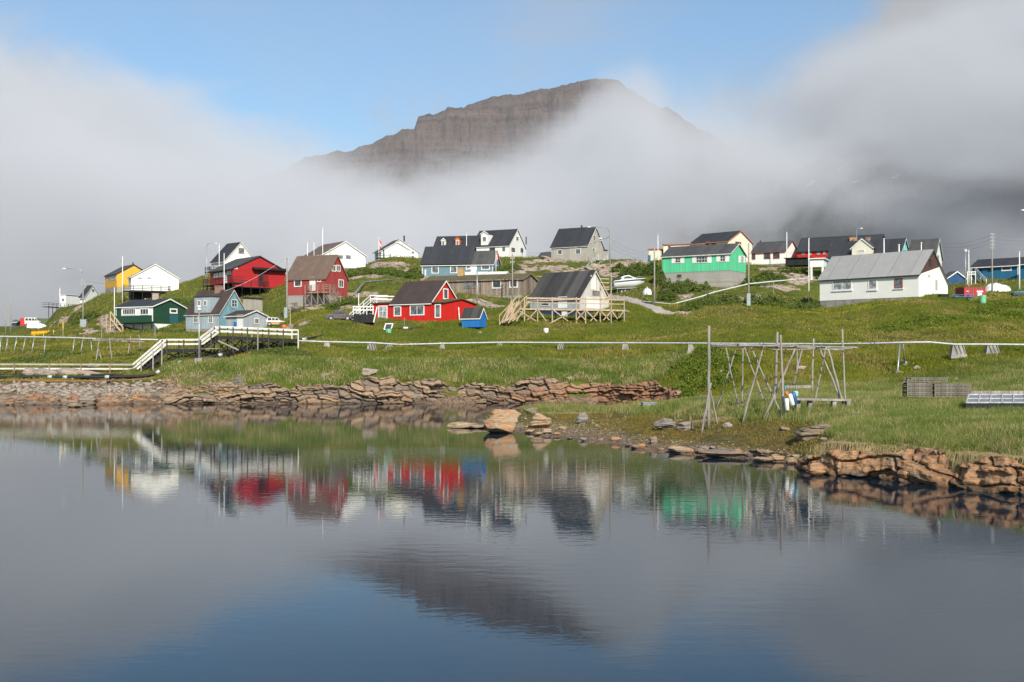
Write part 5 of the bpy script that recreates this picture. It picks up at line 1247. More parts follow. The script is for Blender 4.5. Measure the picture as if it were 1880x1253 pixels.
# ------------------------------------------------------------------ pipes
def black_pipe():
    o = thing('insulated_pipe', P(150, 700, 98), 'thick black insulated pipe with silver joints below the boardwalk', 'pipe')
    row = [(-260, 699, 98), (0, 698, 97.5), (60, 696, 97.5), (130, 694, 97.5), (200, 692.5, 97.5), (262, 691, 97.5), (285, 690, 97.6), (300, 683, 97.8), (318, 672, 98.2), (335, 664, 98.6), (356, 660, 99), (385, 655.5, 99.5), (405, 652, 100), (430, 647.5, 101), (452, 642, 102), (480, 636, 104)]
    pts = [P(*a) for a in row]; pts = [Vector((p.x, p.y, max(p.z, gh(p.x, p.y) + .12))) for p in pts]
    m = MB(); m.path(pts, .17, 10); m.build('pipe', BLACK, o, smooth=True)
    SL = plain('silver_joint', (.50, .51, .50), .45, .2)
    for px in (92, 120, 197, 290, 329, 404): 
        i = max(k for k in range(len(row)) if row[k][0] <= px); t = (px - row[i][0]) / (row[i + 1][0] - row[i][0]); p = pts[i].lerp(pts[i + 1], t); d = (pts[i + 1] - pts[i]).normalized()
        m = MB(); m.tube(p - d * .22, p + d * .22, .19, n=12); m.build('joint', SL, o, smooth=True)
    for i in (2, 4, 7, 9, 11):
        p = pts[i]; m = MB(); m.box((p.x - .15, p.y - .3, gh(p.x, p.y) - .1), (.3, 0, 0), (0, .6, 0), (0, 0, max(.05, p.z - .16 - gh(p.x, p.y) + .1))); m.build('bearer', BLACKB, o)
    for j in range(2):
        o2 = thing('rusty_cable', P(230, 702, 96.5), ('upper' if j else 'lower') + ' rusty orange hose lying along the rubble below the boardwalk', 'hose')
        pts = []
        for a in [(-200, 700), (0, 699), (80, 700), (160, 700 + j), (240, 698 + j), (290, 697 - 2 * j), (312, 686 - j), (330, 672 - j), (350, 664), (380, 659)]:
            p = P(a[0], a[1] - 1.5 * j, 96.2 + max(0, (a[0] - 280) * .025)); pts.append(Vector((p.x, p.y, max(p.z, gh(p.x, p.y) + .04))))
        m = MB(); m.path(pts, .04, 5); m.build('hose', plain('rusty_hose', (.32, .13, .05), .7), o2)
    o = thing('insulated_pipe', P(580, 626, 108), 'short black insulated pipe with one silver joint right of the boardwalk end', 'pipe')
    row = [(500, 634, 106), (540, 627, 107), (566, 622.5, 108), (594, 619, 110)]
    pts = [P(*a) for a in row]; pts = [Vector((p.x, p.y, max(p.z, gh(p.x, p.y) + .15))) for p in pts]; m = MB(); m.path(pts, [.17, .17, .17, .08], 10); m.build('pipe', BLACK, o, smooth=True)
    d = (pts[2] - pts[1]).normalized(); p = pts[1].lerp(pts[2], .7); m = MB(); m.tube(p - d * .3, p + d * .3, .19, n=12); m.build('joint', SL, o, smooth=True)
    o = thing('insulated_pipe', P(757, 609, 115), 'black pipe piece with white middle lying in the grass below the bright red house', 'pipe')
    a, b = ground_at(722, 115) + Vector((0, 0, .14)), ground_at(776, 115) + Vector((0, 0, .12)); m = MB(); m.path([a, a.lerp(b, .5), b], [.05, .13, .05], 8); m.build('pipe', BLACK, o, smooth=True)
    c = a.lerp(b, .42); d = (b - a).normalized(); m = MB(); m.tube(c - d * .3, c + d * .3, .15, n=10); m.build('joint', TRIM, o, smooth=True)
    m = MB(); q = ground_at(742.5, 115); m.tube(q, q + Vector((0, 0, 1.5)), .03, n=6); m.build('marker_stake', METAL, o)
black_pipe()

def pipeline():
    PW = plain('white_pipe_coating', (.50, .52, .51), .5, var=.15)
    o = thing('water_pipeline', P(900, 634, 106), 'long thin white pipeline crossing the green slope on concrete blocks', 'pipeline')
    row = [(548, 626, 104), (600, 628, 105), (682, 629.5, 106), (735, 633, 106), (758, 632.5, 106), (812, 631, 106), (917, 629, 106), (1029, 629.5, 105), (1147, 630, 103), (1267, 630.5, 99), (1400, 631.5, 94), (1530, 632, 90), (1604, 631, 88), (1647, 629.5, 86.5), (1706, 628.5, 86), (1752, 632.5, 86.5), (1820, 632.5, 87), (1880, 633, 87.5), (2100, 634, 88)]
    pts = [P(*a) for a in row]; m = MB(); m.path(pts, .082, 8); m.build('pipe', PW, o, smooth=True)
    for i, a in enumerate(row):
        if a[0] in (1147, 1400, 1604, 758, 812): 
            p = pts[i]; d = (pts[i + 1] - p).normalized(); m = MB(); m.tube(p - d * .25, p - d * .15, .14, n=10); m.tube(p + d * .15, p + d * .25, .14, n=10); m.build('flange', METAL, o)
    for px, ww in ((600, .5), (682, .75), (714, .6), (812, .4), (917, .55), (1029, .55), (1147, .5), (1267, .45), (1757, .9), (1820, .85)):
        i = max(k for k in range(len(row)) if row[k][0] <= px); t = (px - row[i][0]) / (row[i + 1][0] - row[i][0]); p = pts[i].lerp(pts[i + 1], t); g = gh(p.x, p.y)
        g = min(g, p.z - .35); g = max(g, p.z - .8)
        m = MB(); hw = ww; b = p.z - .11
        n = len(m.v); q = [(p.x - hw * .8, p.y - .45, g - .5), (p.x + hw * .95, p.y - .45, g - .5), (p.x + hw * .6, p.y - .2, b), (p.x - hw * .5, p.y - .2, b)]
        m.prism(q, (0, .6, 0)); s_ = m.build('support_block', CONC, o)
        if ww > .5:
            m = MB()
            for k in range(3): dx = hw * (-.25 + k * .4); m.bar((p.x + dx - .1, p.y - .26, b + .02), (p.x + dx + .14, p.y - .52, g - .1), .035, .035)
            m.build('strap', BLACK, s_)
    for (x0, y0, x1, y1, d1) in ((1652, 630, 1647.5, 703, 85), (1658, 630, 1661, 681, 88)):
        a = P(x0, y0, 86.5); b = P(x1, y1, d1); b.z = max(b.z, gh(b.x, b.y)); m = MB(); m.tube(b, a - Vector((0, 0, .1)), .07, n=8); l = m.build('leg', METAL, o, smooth=True)
        m = MB(); m.tube((b.x, b.y, gh(b.x, b.y) - .2), (b.x, b.y, gh(b.x, b.y) + .35), .27, .24, n=8); m.build('footing', CONC, l)
    o = thing('water_pipeline', P(120, 622, 112), 'thin white pipeline on leaning steel legs left of the boardwalk', 'pipeline')
    row = [(-160, 617, 116), (0, 618, 116), (60, 619, 115), (130, 620.5, 113), (200, 623, 111), (290, 624, 109)]
    pts = [P(*a) for a in row]; m = MB(); m.path(pts, .085, 8); m.build('pipe', PW, o, smooth=True)
    for px, dx in ((-60, -.3), (-20, -.3), (2, 0), (15, -.25), (31, -.3), (47, -.3), (63, -.25), (137, -.2), (153, -.25), (167, .3), (84, -.1)):
        i = max(k for k in range(len(row)) if row[k][0] <= px); t = (px - row[i][0]) / (row[i + 1][0] - row[i][0]); p = pts[i].lerp(pts[i + 1], t)
        m = MB(); m.tube((p.x + dx, p.y - .35, gh(p.x + dx, p.y - .35) - .2), p - Vector((0, 0, .08)), .055, n=6); m.build('leg', METAL, o, smooth=True)
    o = thing('drain_pipe', P(1330, 545, 138), 'thin white pipe running uphill below the mint green house', 'pipe')
    row = [(1178, 553.5, 138.5), (1235, 559, 136.5), (1290, 544, 138), (1310, 537, 139), (1375, 521.5, 141), (1420, 517, 142), (1483, 511.5, 143)]
    pts = [P(*a) for a in row]; m = MB(); m.path(pts, .10, 8); m.build('pipe', PW, o, smooth=True)
    for p in pts[1:-1]: m = MB(); m.tube((p.x, p.y + .05, gh(p.x, p.y) - .3), p, .05, n=6); m.build('support', CONC, o)
    o = thing('drain_pipe', P(668, 520, 160), 'grey-green pipe dropping down the rocks right of the faded red house', 'pipe')
    row = [(650, 541, 148), (668, 518.5, 156), (678, 517.5, 160), (742, 521, 165)]
    pts = [P(*a) for a in row]; pts = [Vector((p.x, p.y, max(p.z, gh(p.x, p.y) + .1))) for p in pts]
    m = MB(); m.path(pts, .12, 8); m.build('pipe', plain('grey_green_pipe', (.16, .22, .21), .5), o, smooth=True)
pipeline()

# ------------------------------------------------------------------ fish rack in front
def qr(x, y, D): return P(1220 + x * .3511, 580 + y * .3511, D)
def pole_seg(m, a, b, r, seed):
    rr = random.Random(seed); a, b = Vector(a), Vector(b); d = b - a; n = 7; pts = []; rad = []
    for i in range(n):
        t = i / (n - 1); j = .022 * (1 if 0 < i < n - 1 else 0)
        pts.append(a + d * t + Vector((rr.uniform(-j, j), rr.uniform(-j, j), rr.uniform(-j, j)))); rad.append(r * (1.08 - .3 * t) * rr.uniform(.95, 1.05))
    m.path(pts, rad, 8)
def fish_rack():
    o = thing('fish_drying_rack', qr(600, 470, 50), 'tall rack of crossed grey driftwood poles for drying fish on the near bank', 'fish rack')
    near, far = 48.5, 52.5; k = 0
    for (x0, y0, x1, y1, D, r) in ((231, 478, 233, 52, near, .085), (192, 488, 243, 352, near - .6, .06), (277, 472, 240, 390, near + .6, .05), (405, 470, 410, 148, far, .05), (262, 432, 385, 145, far + .5, .045), (392, 472, 320, 165, far, .04),
                                 (535, 440, 415, 160, far + 1, .05), (405, 475, 513, 172, near, .055), (618, 470, 453, 168, near + .5, .05), (575, 472, 590, 86, far, .085), (623, 502, 607, 100, near - .8, .065),
                                 (512, 490, 685, 172, near - .3, .06), (693, 300, 695, 146, far, .05), (672, 372, 722, 165, far, .05), (772, 402, 780, 120, far + .5, .05), (776, 430, 840, 180, far + 1, .05),
                                 (940, 440, 815, 180, far + .5, .06), (945, 450, 856, 176, near + 1, .06), (946, 452, 930, 70, far, .055)):
        a, b = qr(x0, y0, D), qr(x1, y1, D); g = gh(a.x, a.y)
        if y0 > 425: a.z = g - .12
        m = MB(); pole_seg(m, a, b, r, k); m.build('pole', DRIFTWOOD, o, smooth=True); k += 1
    for (x0, y0, x1, y1, D, r) in ((243, 152, 830, 163, near, .05), (245, 160, 1010, 166, far, .05), (395, 150, 940, 180, near + 1.2, .045), (380, 162, 700, 150, far - 1, .04), (560, 178, 985, 172, near + 2, .035), (820, 158, 880, 175, near, .04)):
        m = MB(); pole_seg(m, qr(x0, y0, D), qr(x1, y1, D + (.6 if k % 2 else -.3)), r, k); m.build('crossbeam', DRIFTWOOD, o, smooth=True); k += 1
    for (x, y, D) in ((385, 155, near), (513, 165, near), (590, 165, near), (690, 165, near), (838, 170, near)):
        a = qr(x, y, D); m = MB(); m.bar(a + Vector((0, -.3, .02)), a + Vector((.1, 2.6, .03)), .07); m.build('spacer_beam', DRIFTWOOD, o)
    m = MB(); m.bar(qr(625, 372, near + .3), qr(782, 370, near + .6), .06, .14); m.build('crossbeam', DRIFTWOOD, o)
    b = thing('bench', qr(830, 460, near + .5), 'low plank bench at the right foot of the fish rack', 'bench')
    z = qr(690, 432, near + .5).z; a0, a1 = qr(688, 432, near + .5), qr(976, 437, near + .8); m = MB(); m.box(a0 - Vector((0, 0, .1)), a1 - a0, (.1, .7, 0), (0, 0, .1)); m.build('seat', DRIFTWOOD, b)
    for x in (700, 762, 888, 962):
        q = qr(x, 440, near + .8); m = MB(); g = gh(q.x, q.y); m.box((q.x - .1, q.y - .05, g - .1), (.2, 0, 0), (0, .4, 0), (0, 0, max(.1, z - g - .02))); m.build('leg', DRIFTWOOD, b)
    WB = plain('white_float', (.75, .75, .72), .45, var=.1); BB = plain('blue_float', (.02, .10, .24), .45); OB = plain('orange_float', (.75, .16, .05), .45)
    def fl(x0, y0, x1, y1, D, r, mat, label):
        a, b_ = qr(x0, y0, D), qr(x1, y1, D); d = b_ - a; L = d.length
        f = thing('fishing_float', a, label, 'float', 'fishing floats'); m = MB(); m.lathe(a, [(0, 0), (r * .7, .01), (r, r * .4), (r, L - r * .4), (r * .7, L - .01), (0, L)], 14, axis=d); m.build('float_body', mat, f, smooth=True)
        m = MB(); m.tube(b_, b_ + Vector((.02, .05, .3)), .012, n=5); m.build('cord', BLACK, f)
    fl(642, 497, 638, 432, near - 1.1, .105, WB, 'lower white cylinder float hanging upright from the rack pole')
    fl(672, 470, 655, 408, near - 1.15, .11, WB, 'tilted white cylinder float between the upright float and the blue one')
    fl(686, 462, 672, 398, near - .9, .115, BB, 'dark blue cylinder float hanging on the rack')
    fl(685, 425, 684, 393, near - .75, .15, plain('turquoise_float', (.30, .55, .52), .5), 'pale turquoise float behind the dark blue one')
    fl(640, 418, 637, 395, near - 1.2, .09, OB, 'small orange float at the top of the rack floats')
    fl(633, 395, 633, 365, near - .7, .05, plain('teal_rope', (.12, .35, .33), .8), 'thin teal rope bundle above the orange float')
fish_rack()

def old_frame():
    """grey timber gantry left of the stairs"""
    o = thing('timber_gantry', P(215, 655, 105), 'low weathered timber gantry on splayed legs left of the boardwalk stairs', 'gantry')
    def z1(x, y, D): return P(x * .2394, 400 + y * .2394, D)
    for i, (x0, y0, x1, y1, D) in enumerate(((735, 1115, 762, 925, 104), (780, 1112, 752, 1000, 105), (858, 1112, 840, 925, 104), (978, 1050, 1003, 905, 108), (1078, 1030, 1066, 900, 108))):
        a, b = z1(x0, y0, D), z1(x1, y1, D); a.z = gh(a.x, a.y) - .1; m = MB(); pole_seg(m, a, b, .07, 50 + i); m.build('leg', DRIFTWOOD, o, smooth=True)
    m = MB(); m.bar(z1(700, 938, 104), z1(1100, 952, 107), .5, .16); m.bar(z1(740, 925, 106), z1(1060, 935, 108), .3, .1); m.build('top_boards', OLDWOOD, o)
    m = MB(); m.bar(z1(668, 1138, 101), z1(770, 1135, 102), .3, .25); m.bar(z1(690, 1128, 101), z1(750, 1143, 102), .2, .4); m.build('leaning_scraps', DRIFTWOOD, o)
old_frame()

def traps():
    def q(x, y, D): return P(1220 + x * .3511, 580 + y * .3511, D)
    base = thing('pallet_bench', q(1440, 465, 56), 'low plank bench carrying the stacked wooden trays', 'bench')
    a, b = q(1266, 428, 56), q(1640, 428, 56.5); m = MB(); m.box(a - Vector((0, 0, .2)), b - a, (0, 1.1, 0), (0, 0, .1)); m.build('seat', DRIFTWOOD, base)
    for x in (1270, 1420, 1600): p = q(x, 430, 56.1); g = gh(p.x, p.y); m = MB(); m.box((p.x, p.y, g - .2), (.22, 0, 0), (0, .9, 0), (0, 0, max(.15, a.z - .21 - g + .2))); m.build('leg', DRIFTWOOD, base)
    names = {(0, 0): 'left'}
    # trays in stacks: left stack of 5, right stack of 4, one on top
    ordn = ['lowest', 'second lowest', 'third', 'fourth', 'fifth', 'topmost']
    def tray(x0, x1, y, lab, dd=0):
        a, b = q(x0, y, 56 + dd), q(x1, y, 56.1 + dd); h = .29; d = .85; u = b - a; L = u.length; u.normalize(); o = thing('wooden_tray', a, lab, 'tray', 'stacked slatted wooden trays')
        v = Vector((0, 1, 0)) * d; m = MB(); t = .035
        for (c, e) in ((Vector(), 1), (v, -1)):
            for z in (.0, .11, h - .09): m.box(a + c + Vector((0, 0, z)), u * L, Vector((0, t, 0)) * e, (0, 0, .055))
        n = max(3, round(L / .24))
        for i in range(n + 1):
            p = a + u * (L - .05) * i / n
            m.box(p + Vector((0, -.004, .01)), u * .05, (0, .045, 0), (0, 0, h - .04)); m.box(p + v + Vector((0, -.04, .01)), u * .05, (0, .045, 0), (0, 0, h - .04)); m.box(p + Vector((0, .045, h - .09)), u * .05, v * .88, (0, 0, .03))
        m.build('slats', DARKPOLE, o)
        m = MB(); m.box(a + u * .06 + Vector((0, .06, .03)), u * (L - .12), v * .84, (0, 0, .03)); m.build('tray_floor', BLACKB, o)
    for i in range(4): tray(1268, 1400, 424 - i * 22.5, ordn[i] + ' slatted tray of the taller left-hand stack')
    tray(1290, 1482, 346, 'longer slatted tray lying on top of the taller stack')
    for i in range(3): tray(1412, 1605, 424 - i * 22.5, ordn[i] + ' slatted tray of the lower wide stack')
traps()

def hatch():
    def q(x, y, D): return P(1220 + x * .3511, 580 + y * .3511, D)
    o = thing('boat_cradle_frame', q(1740, 505, 45), 'low black-sided box with a white lattice top at the right edge of the bank', 'box')
    a = q(1575, 505, 44); a.z = gh(a.x, a.y) - .05; top = q(1575, 458, 44).z; L = 4.6; dv = Vector((1.35, 3.2, .30)); u = Vector((L, .15, 0)); h = top - a.z
    m = MB(); m.box(a, u, dv, (0, 0, h)); m.build('side_boards', BLACKB, o)
    z = Vector((0, 0, h + .004)); g = plain('white_lattice', (.42, .43, .43), .6, var=.25)
    m = MB(); m.box(a + z, u, dv * .04, (0, 0, .05)); m.box(a + z + dv * .96, u, dv * .04, (0, 0, .05)); m.box(a + z + dv * .48, u, dv * .03, (0, 0, .045))
    for i in range(9): m.box(a + z + u * (i / 8.25), u * .012, dv * .96 , (0, 0, .055))
    m.build('lattice', g, o)
    m = MB(); m.box(a + z + Vector((.05, .05, 0)), u * .97, dv * .94, (0, 0, .012)); m.build('grey_lid', plain('grey_lid', (.20, .21, .22), .7), o)
    m = MB(); m.box(a + dv + Vector((.1, 0, h + .06)), u, (0, .05, 0), (0, 0, .14)); m.build('back_board', DRIFTWOOD, o)
hatch()

# ------------------------------------------------------------------ boats, vehicles and odds and ends
def hull_mesh(L, B, H, n=18, k=9, deck=.72):
    """sections along x from stern (0) to bow (L); returns verts, faces"""
    vs = []
    for i in range(n + 1):
        t = i / n; b = B / 2 * (1 - max(0, (t - .55) / .45) ** 2.2) * (.92 + .08 * min(1, t * 4)); kz = H * .62 * max(0, (t - .62) / .38) ** 2; sh = H * (1 + .22 * t)
        for j in range(k):
            s_ = -1 + 2 * j / (k - 1); a = abs(s_); y = math.copysign(min(1, a * 1.35) ** .8, s_) * b if a else 0; z = kz + (sh - kz) * (max(0, (a - .25) / .75) ** 1.1 if a > .25 else 0) * 1 + (a * .35 * (H * .5) if a <= .25 else .0875 * H * .5)
            vs.append(Vector((L * t + .10 * L * t * (z / H if t > .8 else 0), y, min(z, sh))))
    fs = []
    for i in range(n):
        for j in range(k - 1): fs.append([i * k + j, i * k + j + 1, (i + 1) * k + j + 1, (i + 1) * k + j])
    fs.append(list(range(k)))
    return vs, fs, k, n
def motorboat():
    D = 150; a = ground_at(1128, D); a.z = Z(529, D)
    o = thing('motorboat', ground_at(1155, D), 'white motorboat with navy stripe parked on a trailer on the hillside', 'motorboat')
    ax = Vector((math.cos(.15), math.sin(.15), 0)); ay = Vector((-math.sin(.15), math.cos(.15), 0)); org = Vector((X(1126, D), D * S, Z(529.5, D)))
    def T(p): return org + ax * p[0] + ay * p[1] + Vector((0, 0, p[2] + p[0] * .05))
    L, B, H = 4.7, 1.9, 1.15; vs, fs, k, n = hull_mesh(L, B, H); m = MB(); m.v = [T(p) for p in vs]; m.f = fs; m.build('hull', plain('gelcoat_white', (.80, .80, .77), .25, var=.04), o, smooth=True)
    m = MB(); top = []
    for i in range(n + 1): top.append((vs[i * k], vs[i * k + k - 1]))
    ring = [T(p[0]) for p in top] + [T(p[1]) for p in reversed(top)]; m.face([p + Vector((0, 0, .01)) for p in ring]); m.build('deck', MATS['gelcoat_white'], o)
    m = MB()
    for sgn in (0, 1):
        for i in range(n):
            p, q = vs[i * k + (k - 1 if sgn else 0)], vs[(i + 1) * k + (k - 1 if sgn else 0)]; s_ = .022 if sgn else -.022
            m.prism([T((p.x, p.y + s_, p.z - .34)), T((q.x, q.y + s_, q.z - .32)), T((q.x, q.y + s_, q.z - .12)), T((p.x, p.y + s_, p.z - .12))], ay * (.015 if sgn else -.015))
    m.build('navy_stripe', plain('navy_stripe', (.012, .025, .06), .35), o)
    m = MB(); prof = [(.9, 0), (1.5, .62), (2.4, .72), (3.4, .22), (4.0, 0)]
    for yy in (0,): m.prism([T((x, -.62, H + .08 + z)) for x, z in prof], ay * 1.24)
    c = m.build('cabin', MATS['gelcoat_white'], o)
    m = MB(); m.prism([T((x, -.635, H + .12 + z)) for x, z in ((1.45, .12), (1.7, .45), (2.35, .52), (2.9, .3), (3.2, .12))], -ay * .012); m.prism([T((x, .635, H + .12 + z)) for x, z in ((1.45, .12), (1.7, .45), (2.35, .52), (2.9, .3), (3.2, .12))], ay * .012); m.build('cabin_window', GLASS, c)
    m = MB(); m.prism([T((x, -.7, H + .1 + z)) for x, z in ((.1, 0), (.3, .35), (.9, .42), (1.3, .1))], ay * 1.4); m.build('dark_cover', BLACK, o)
    m = MB(); m.path([T((3.3, -.6, H + .25)), T((4.1, -.45, H + .5)), T((4.75, 0, H + .55)), T((4.1, .45, H + .5)), T((3.3, .6, H + .25))], .02, 6); m.build('bow_rail', METAL, o)
    m = MB(); m.box(T((-.35, -.2, .3)), ax * .35, ay * .4, (0, 0, .9)); m.build('outboard_motor', BLACK, o)
    t = thing('boat_trailer', ground_at(1150, D), 'dark boat trailer under the white motorboat', 'trailer')
    for s_ in (-.55, .55): m = MB(); m.bar(T((.4, s_, -.12)), T((3.6, s_ * .7, -.10)), .09); m.build('beam', METAL, t)
    for x in (1.2, 1.75):
        for s_ in (-.8, .8): p = T((x, s_, 0)); p.z = max(gh(p.x, p.y) + .28, p.z - .75); m = MB(); m.tube(p - ay * .08, p + ay * .08, .3, n=16); w_ = m.build('wheel', BLACK, t); m = MB(); m.tube(p - ay * .085, p + ay * .085, .14, n=12); m.build('rim', METAL, w_)
    for (x, x2) in ((.6, .5), (3.0, 3.3), (3.0, 2.6)): p = T((x, -.5, -.1)); m = MB(); m.bar(p, (T((x2, -.5, 0)).x, p.y, gh(p.x, p.y) - .1), .08); m.build('prop', OLDWOOD, t)
motorboat()

def small_hull(name, px0, px1, ytop, ybot, D, mat, label, cat, up=False, th=0.0, cover=None):
    g = ground_at((px0 + px1) / 2, D); L = (px1 - px0) * D * S / F; H = (ybot - ytop) * D * S / F; o = thing(name, g, label, cat)
    vs, fs, k, n = hull_mesh(L * .92, max(1.0, L * .3), H * .85); ax = Vector((math.cos(th), math.sin(th), 0)); ay = Vector((-math.sin(th), math.cos(th), 0))
    org = Vector((X(px0, D), D * S, g.z - .02))
    def T(p): return org + ax * p.x + ay * p.y + Vector((0, 0, (H - p.z) if up else p.z))
    m = MB(); m.v = [T(p) for p in vs]; m.f = fs; m.build('hull', mat, o, smooth=True)
    m = MB(); 
    for side in (0, k - 1): m.path([T(vs[i * k + side]) for i in range(n + 1)], .05, 6)
    m.build('gunwale', cover or mat, o, smooth=True)
    m = MB(); 
    for t in (.35, .65): i = int(n * t); m.bar(T(vs[i * k] * 1.0) - Vector((0, 0, .08 if not up else -.08)), T(vs[i * k + k - 1]) - Vector((0, 0, .08 if not up else -.08)), .22, .04)
    m.build('thwart', OLDWOOD, o)
small_hull('rowing_boat', 51, 89, 599.5, 609, 232, plain('dinghy_white', (.8, .8, .78), .4), 'upturned white dinghy on the grass before the red container', 'boat', up=True)
small_hull('rowing_boat', 58, 95, 618, 629, 186, plain('dinghy_yellow', (.75, .42, .02), .4), 'yellow boat behind the white pipeline at far left', 'boat', th=.2, cover=plain('orange_edge', (.7, .2, .03), .5))
small_hull('rowing_boat', 1858, 1890, 538, 547, 134, plain('dinghy_grey', (.12, .13, .16), .4), 'small dark boat with light blue edge on the right-hand rise', 'boat', th=.1, cover=plain('cyan_edge', (.05, .35, .5), .5))

def vehicle(name, px0, px1, ytop, ybot, D, body, label, cat, kind='estate', th=0.0, stripe=None, flip=False, wheels=True):
    g = ground_at((px0 + px1) / 2, D); Lx = (px1 - px0) * D * S / F; H = (ybot - ytop) * D * S / F; L = Lx / max(.5, math.cos(th)); W = 1.65
    zb = min(g.z, Z(ybot, D)) if abs(g.z - Z(ybot, D)) < .6 else g.z
    o = thing(name, Vector((g.x, g.y, g.z)), label, cat); ax = Vector((math.cos(th), math.sin(th), 0)) * (-1 if flip else 1); ay = Vector((-math.sin(th), math.cos(th), 0))
    org = Vector((X(px1 if flip else px0, D), D * S, g.z))
    def T(x, y, z): return org + ax * (x * L) + ay * y + Vector((0, 0, z * H))
    if kind == 'van': prof = [(0, .18), (1, .18), (1, .5), (.9, .58), (.78, .97), (.72, 1), (.03, 1), (0, .9)]; win = [(.05, .60, .24, .9), (.28, .60, .46, .9), (.5, .60, .66, .9), (.7, .60, .82, .86)]
    elif kind == 'saloon': prof = [(0, .2), (1, .2), (1, .5), (.97, .56), (.74, .62), (.62, .98), (.36, 1), (.2, .63), (.02, .6)]; win = [(.28, .66, .46, .93), (.49, .66, .64, .91)]
    else: prof = [(0, .2), (1, .2), (1, .5), (.97, .55), (.72, .62), (.58, .97), (.1, 1), (.02, .62)]; win = [(.1, .66, .28, .93), (.31, .66, .45, .93), (.48, .66, .62, .9)]
    m = MB(); m.prism([T(x, 0, z) for x, z in prof], ay * W); b = m.build('body', body, o)
    for (x0, z0, x1, z1) in win:
        m = MB(); dx = .04 if x1 > .6 else .01
        m.prism([T(x0, -.004, z0), T(x1 + dx, -.004, z0), T(x1 - dx * .6, -.004, z1), T(x0 + .01, -.004, z1)], -ay * .02); m.build('side_window', GLASS, b)
    # windscreen lies on the sloping front pillar
    i0 = next(i for i, (x, z) in enumerate(prof) if z > .9) ; (x0, z0), (x1, z1) = prof[i0 - 1], prof[i0]
    A, B_ = T(x0, .12, z0), T(x1, .12, z1); nrm = (B_ - A).cross(ay).normalized(); nrm = nrm if nrm.z > 0 else -nrm
    m = MB(); m.prism([A.lerp(B_, .1) + nrm * .005, A.lerp(B_, .9) + nrm * .005, A.lerp(B_, .9) + ay * (W - .24) + nrm * .005, A.lerp(B_, .1) + ay * (W - .24) + nrm * .005], nrm * .02); m.build('windscreen', GLASS, b)
    if stripe: m = MB(); m.prism([T(.01, -.004, .26), T(.99, -.004, .26), T(.99, -.004, .46), T(.01, -.004, .46)], -ay * .015); m.build('side_stripe', stripe, b)
    for x in (.99,): 
        for y in (.1, W - .4): m = MB(); m.box(T(x, y, .38), ax * (.02 * L + .03), ay * .3, (0, 0, .12 * H)); m.build('headlight', CGLASS, o)
    if wheels:
        rr = max(.22, min(.34, .24 * H)) 
        for x in (.19, .8):
            for y in (-.02, W - .16): c = T(x, y, 0) + Vector((0, 0, rr)); m = MB(); m.tube(c, c + ay * .18, rr, n=18); w_ = m.build('wheel', BLACK, o); m = MB(); m.tube(c - ay * .012, c + ay * .19, rr * .55, n=14); m.build('rim', METAL, w_)
    return o
WPAINT = plain('white_car_paint', (.75, .74, .70), .35, var=.05)
vehicle('parked_van', 45, 72, 586, 600, 285, WPAINT, 'white van parked between the red and green containers at far left', 'van', 'van')
vehicle('parked_car', 488, 524, 583, 599, 131, WPAINT, 'old white estate car with orange side stripe behind the pale blue shed', 'car', 'estate', stripe=plain('orange_stripe', (.65, .2, .04), .5))
vehicle('parked_car', 598, 648, 588.5, 607, 121, plain('faded_mauve_paint', (.12, .095, .105), .4, var=.4), 'wrecked dark mauve saloon car beside the white garden stairs', 'car', 'saloon')
def container(px0, px1, y0, y1, D, mat, label, depth=2.4, th=.15, doors=None):
    g = ground_at((px0 + px1) / 2, D); L = (px1 - px0) * D * S / F / math.cos(th); H = (y1 - y0) * D * S / F; o = thing('shipping_container', g, label, 'container')
    ax = Vector((math.cos(th), math.sin(th), 0)); ay = Vector((-math.sin(th), math.cos(th), 0)); org = Vector((X(px0, D), D * S, Z(y1, D))); bot = min(org.z, g.z) - .3
    m = MB(); m.box(Vector((org.x, org.y, bot)), ax * L, ay * depth, (0, 0, org.z + H - bot)); m.build('shell', mat, o)
    m = MB()
    for x in (0, L / 2 - .04, L - .08): m.box(org + ax * x - ay * .04, ax * .08, ay * .036, (0, 0, H))
    for z in (0, H - .1): m.box(org + ax * .08 - ay * .035 + Vector((0, 0, z)), ax * (L / 2 - .12), ay * .03, (0, 0, .1)); m.box(org + ax * (L / 2 + .04) - ay * .035 + Vector((0, 0, z)), ax * (L / 2 - .12), ay * .03, (0, 0, .1))
    m.build('edge_frame', mat, o)
    for x in ((.2, .42, .58, .8) if doors else ()): m = MB(); m.tube(org + ax * (L * x) - ay * .05 + Vector((0, 0, .1)), org + ax * (L * x) - ay * .05 + Vector((0, 0, H - .1)), .025, n=6); m.build('lock_rod', METAL, o)
    for (x, z, w_, h_) in (doors or ()):
        m = MB(); m.box(org + ax * (L * x) - ay * .06 + Vector((0, 0, H * z)), ax * (L * w_), ay * .015, (0, 0, H * h_)); m.build('notice_plate', TRIM, o)
    return o
container(1770, 1812, 527.5, 549, 134, siding('container_red', (.42, .05, .055), .3, .1, (.5, .3, .28), tone=.1), 'faded red container with white notices at the right edge', doors=((.1, .62, .12, .05), (.57, .58, .3, .12), (.62, .2, .2, .34)))
container(37, 71, 584.5, 600, 298, siding('container_bright_red', (.55, .03, .03), .3, .05), 'bright red container at the far left edge behind the white van', 4)
container(71, 90, 585, 600.5, 292, siding('container_olive', (.10, .14, .06), .3, .05), 'olive green container right of the white van', 4)
h = House('brown_hut', 'low brown-roofed hut left of the bright red container', 'hut', 22, 30, 40, 320, 5, 599, 592, 588, NAVY, R_BROWN, fnd=CONC)

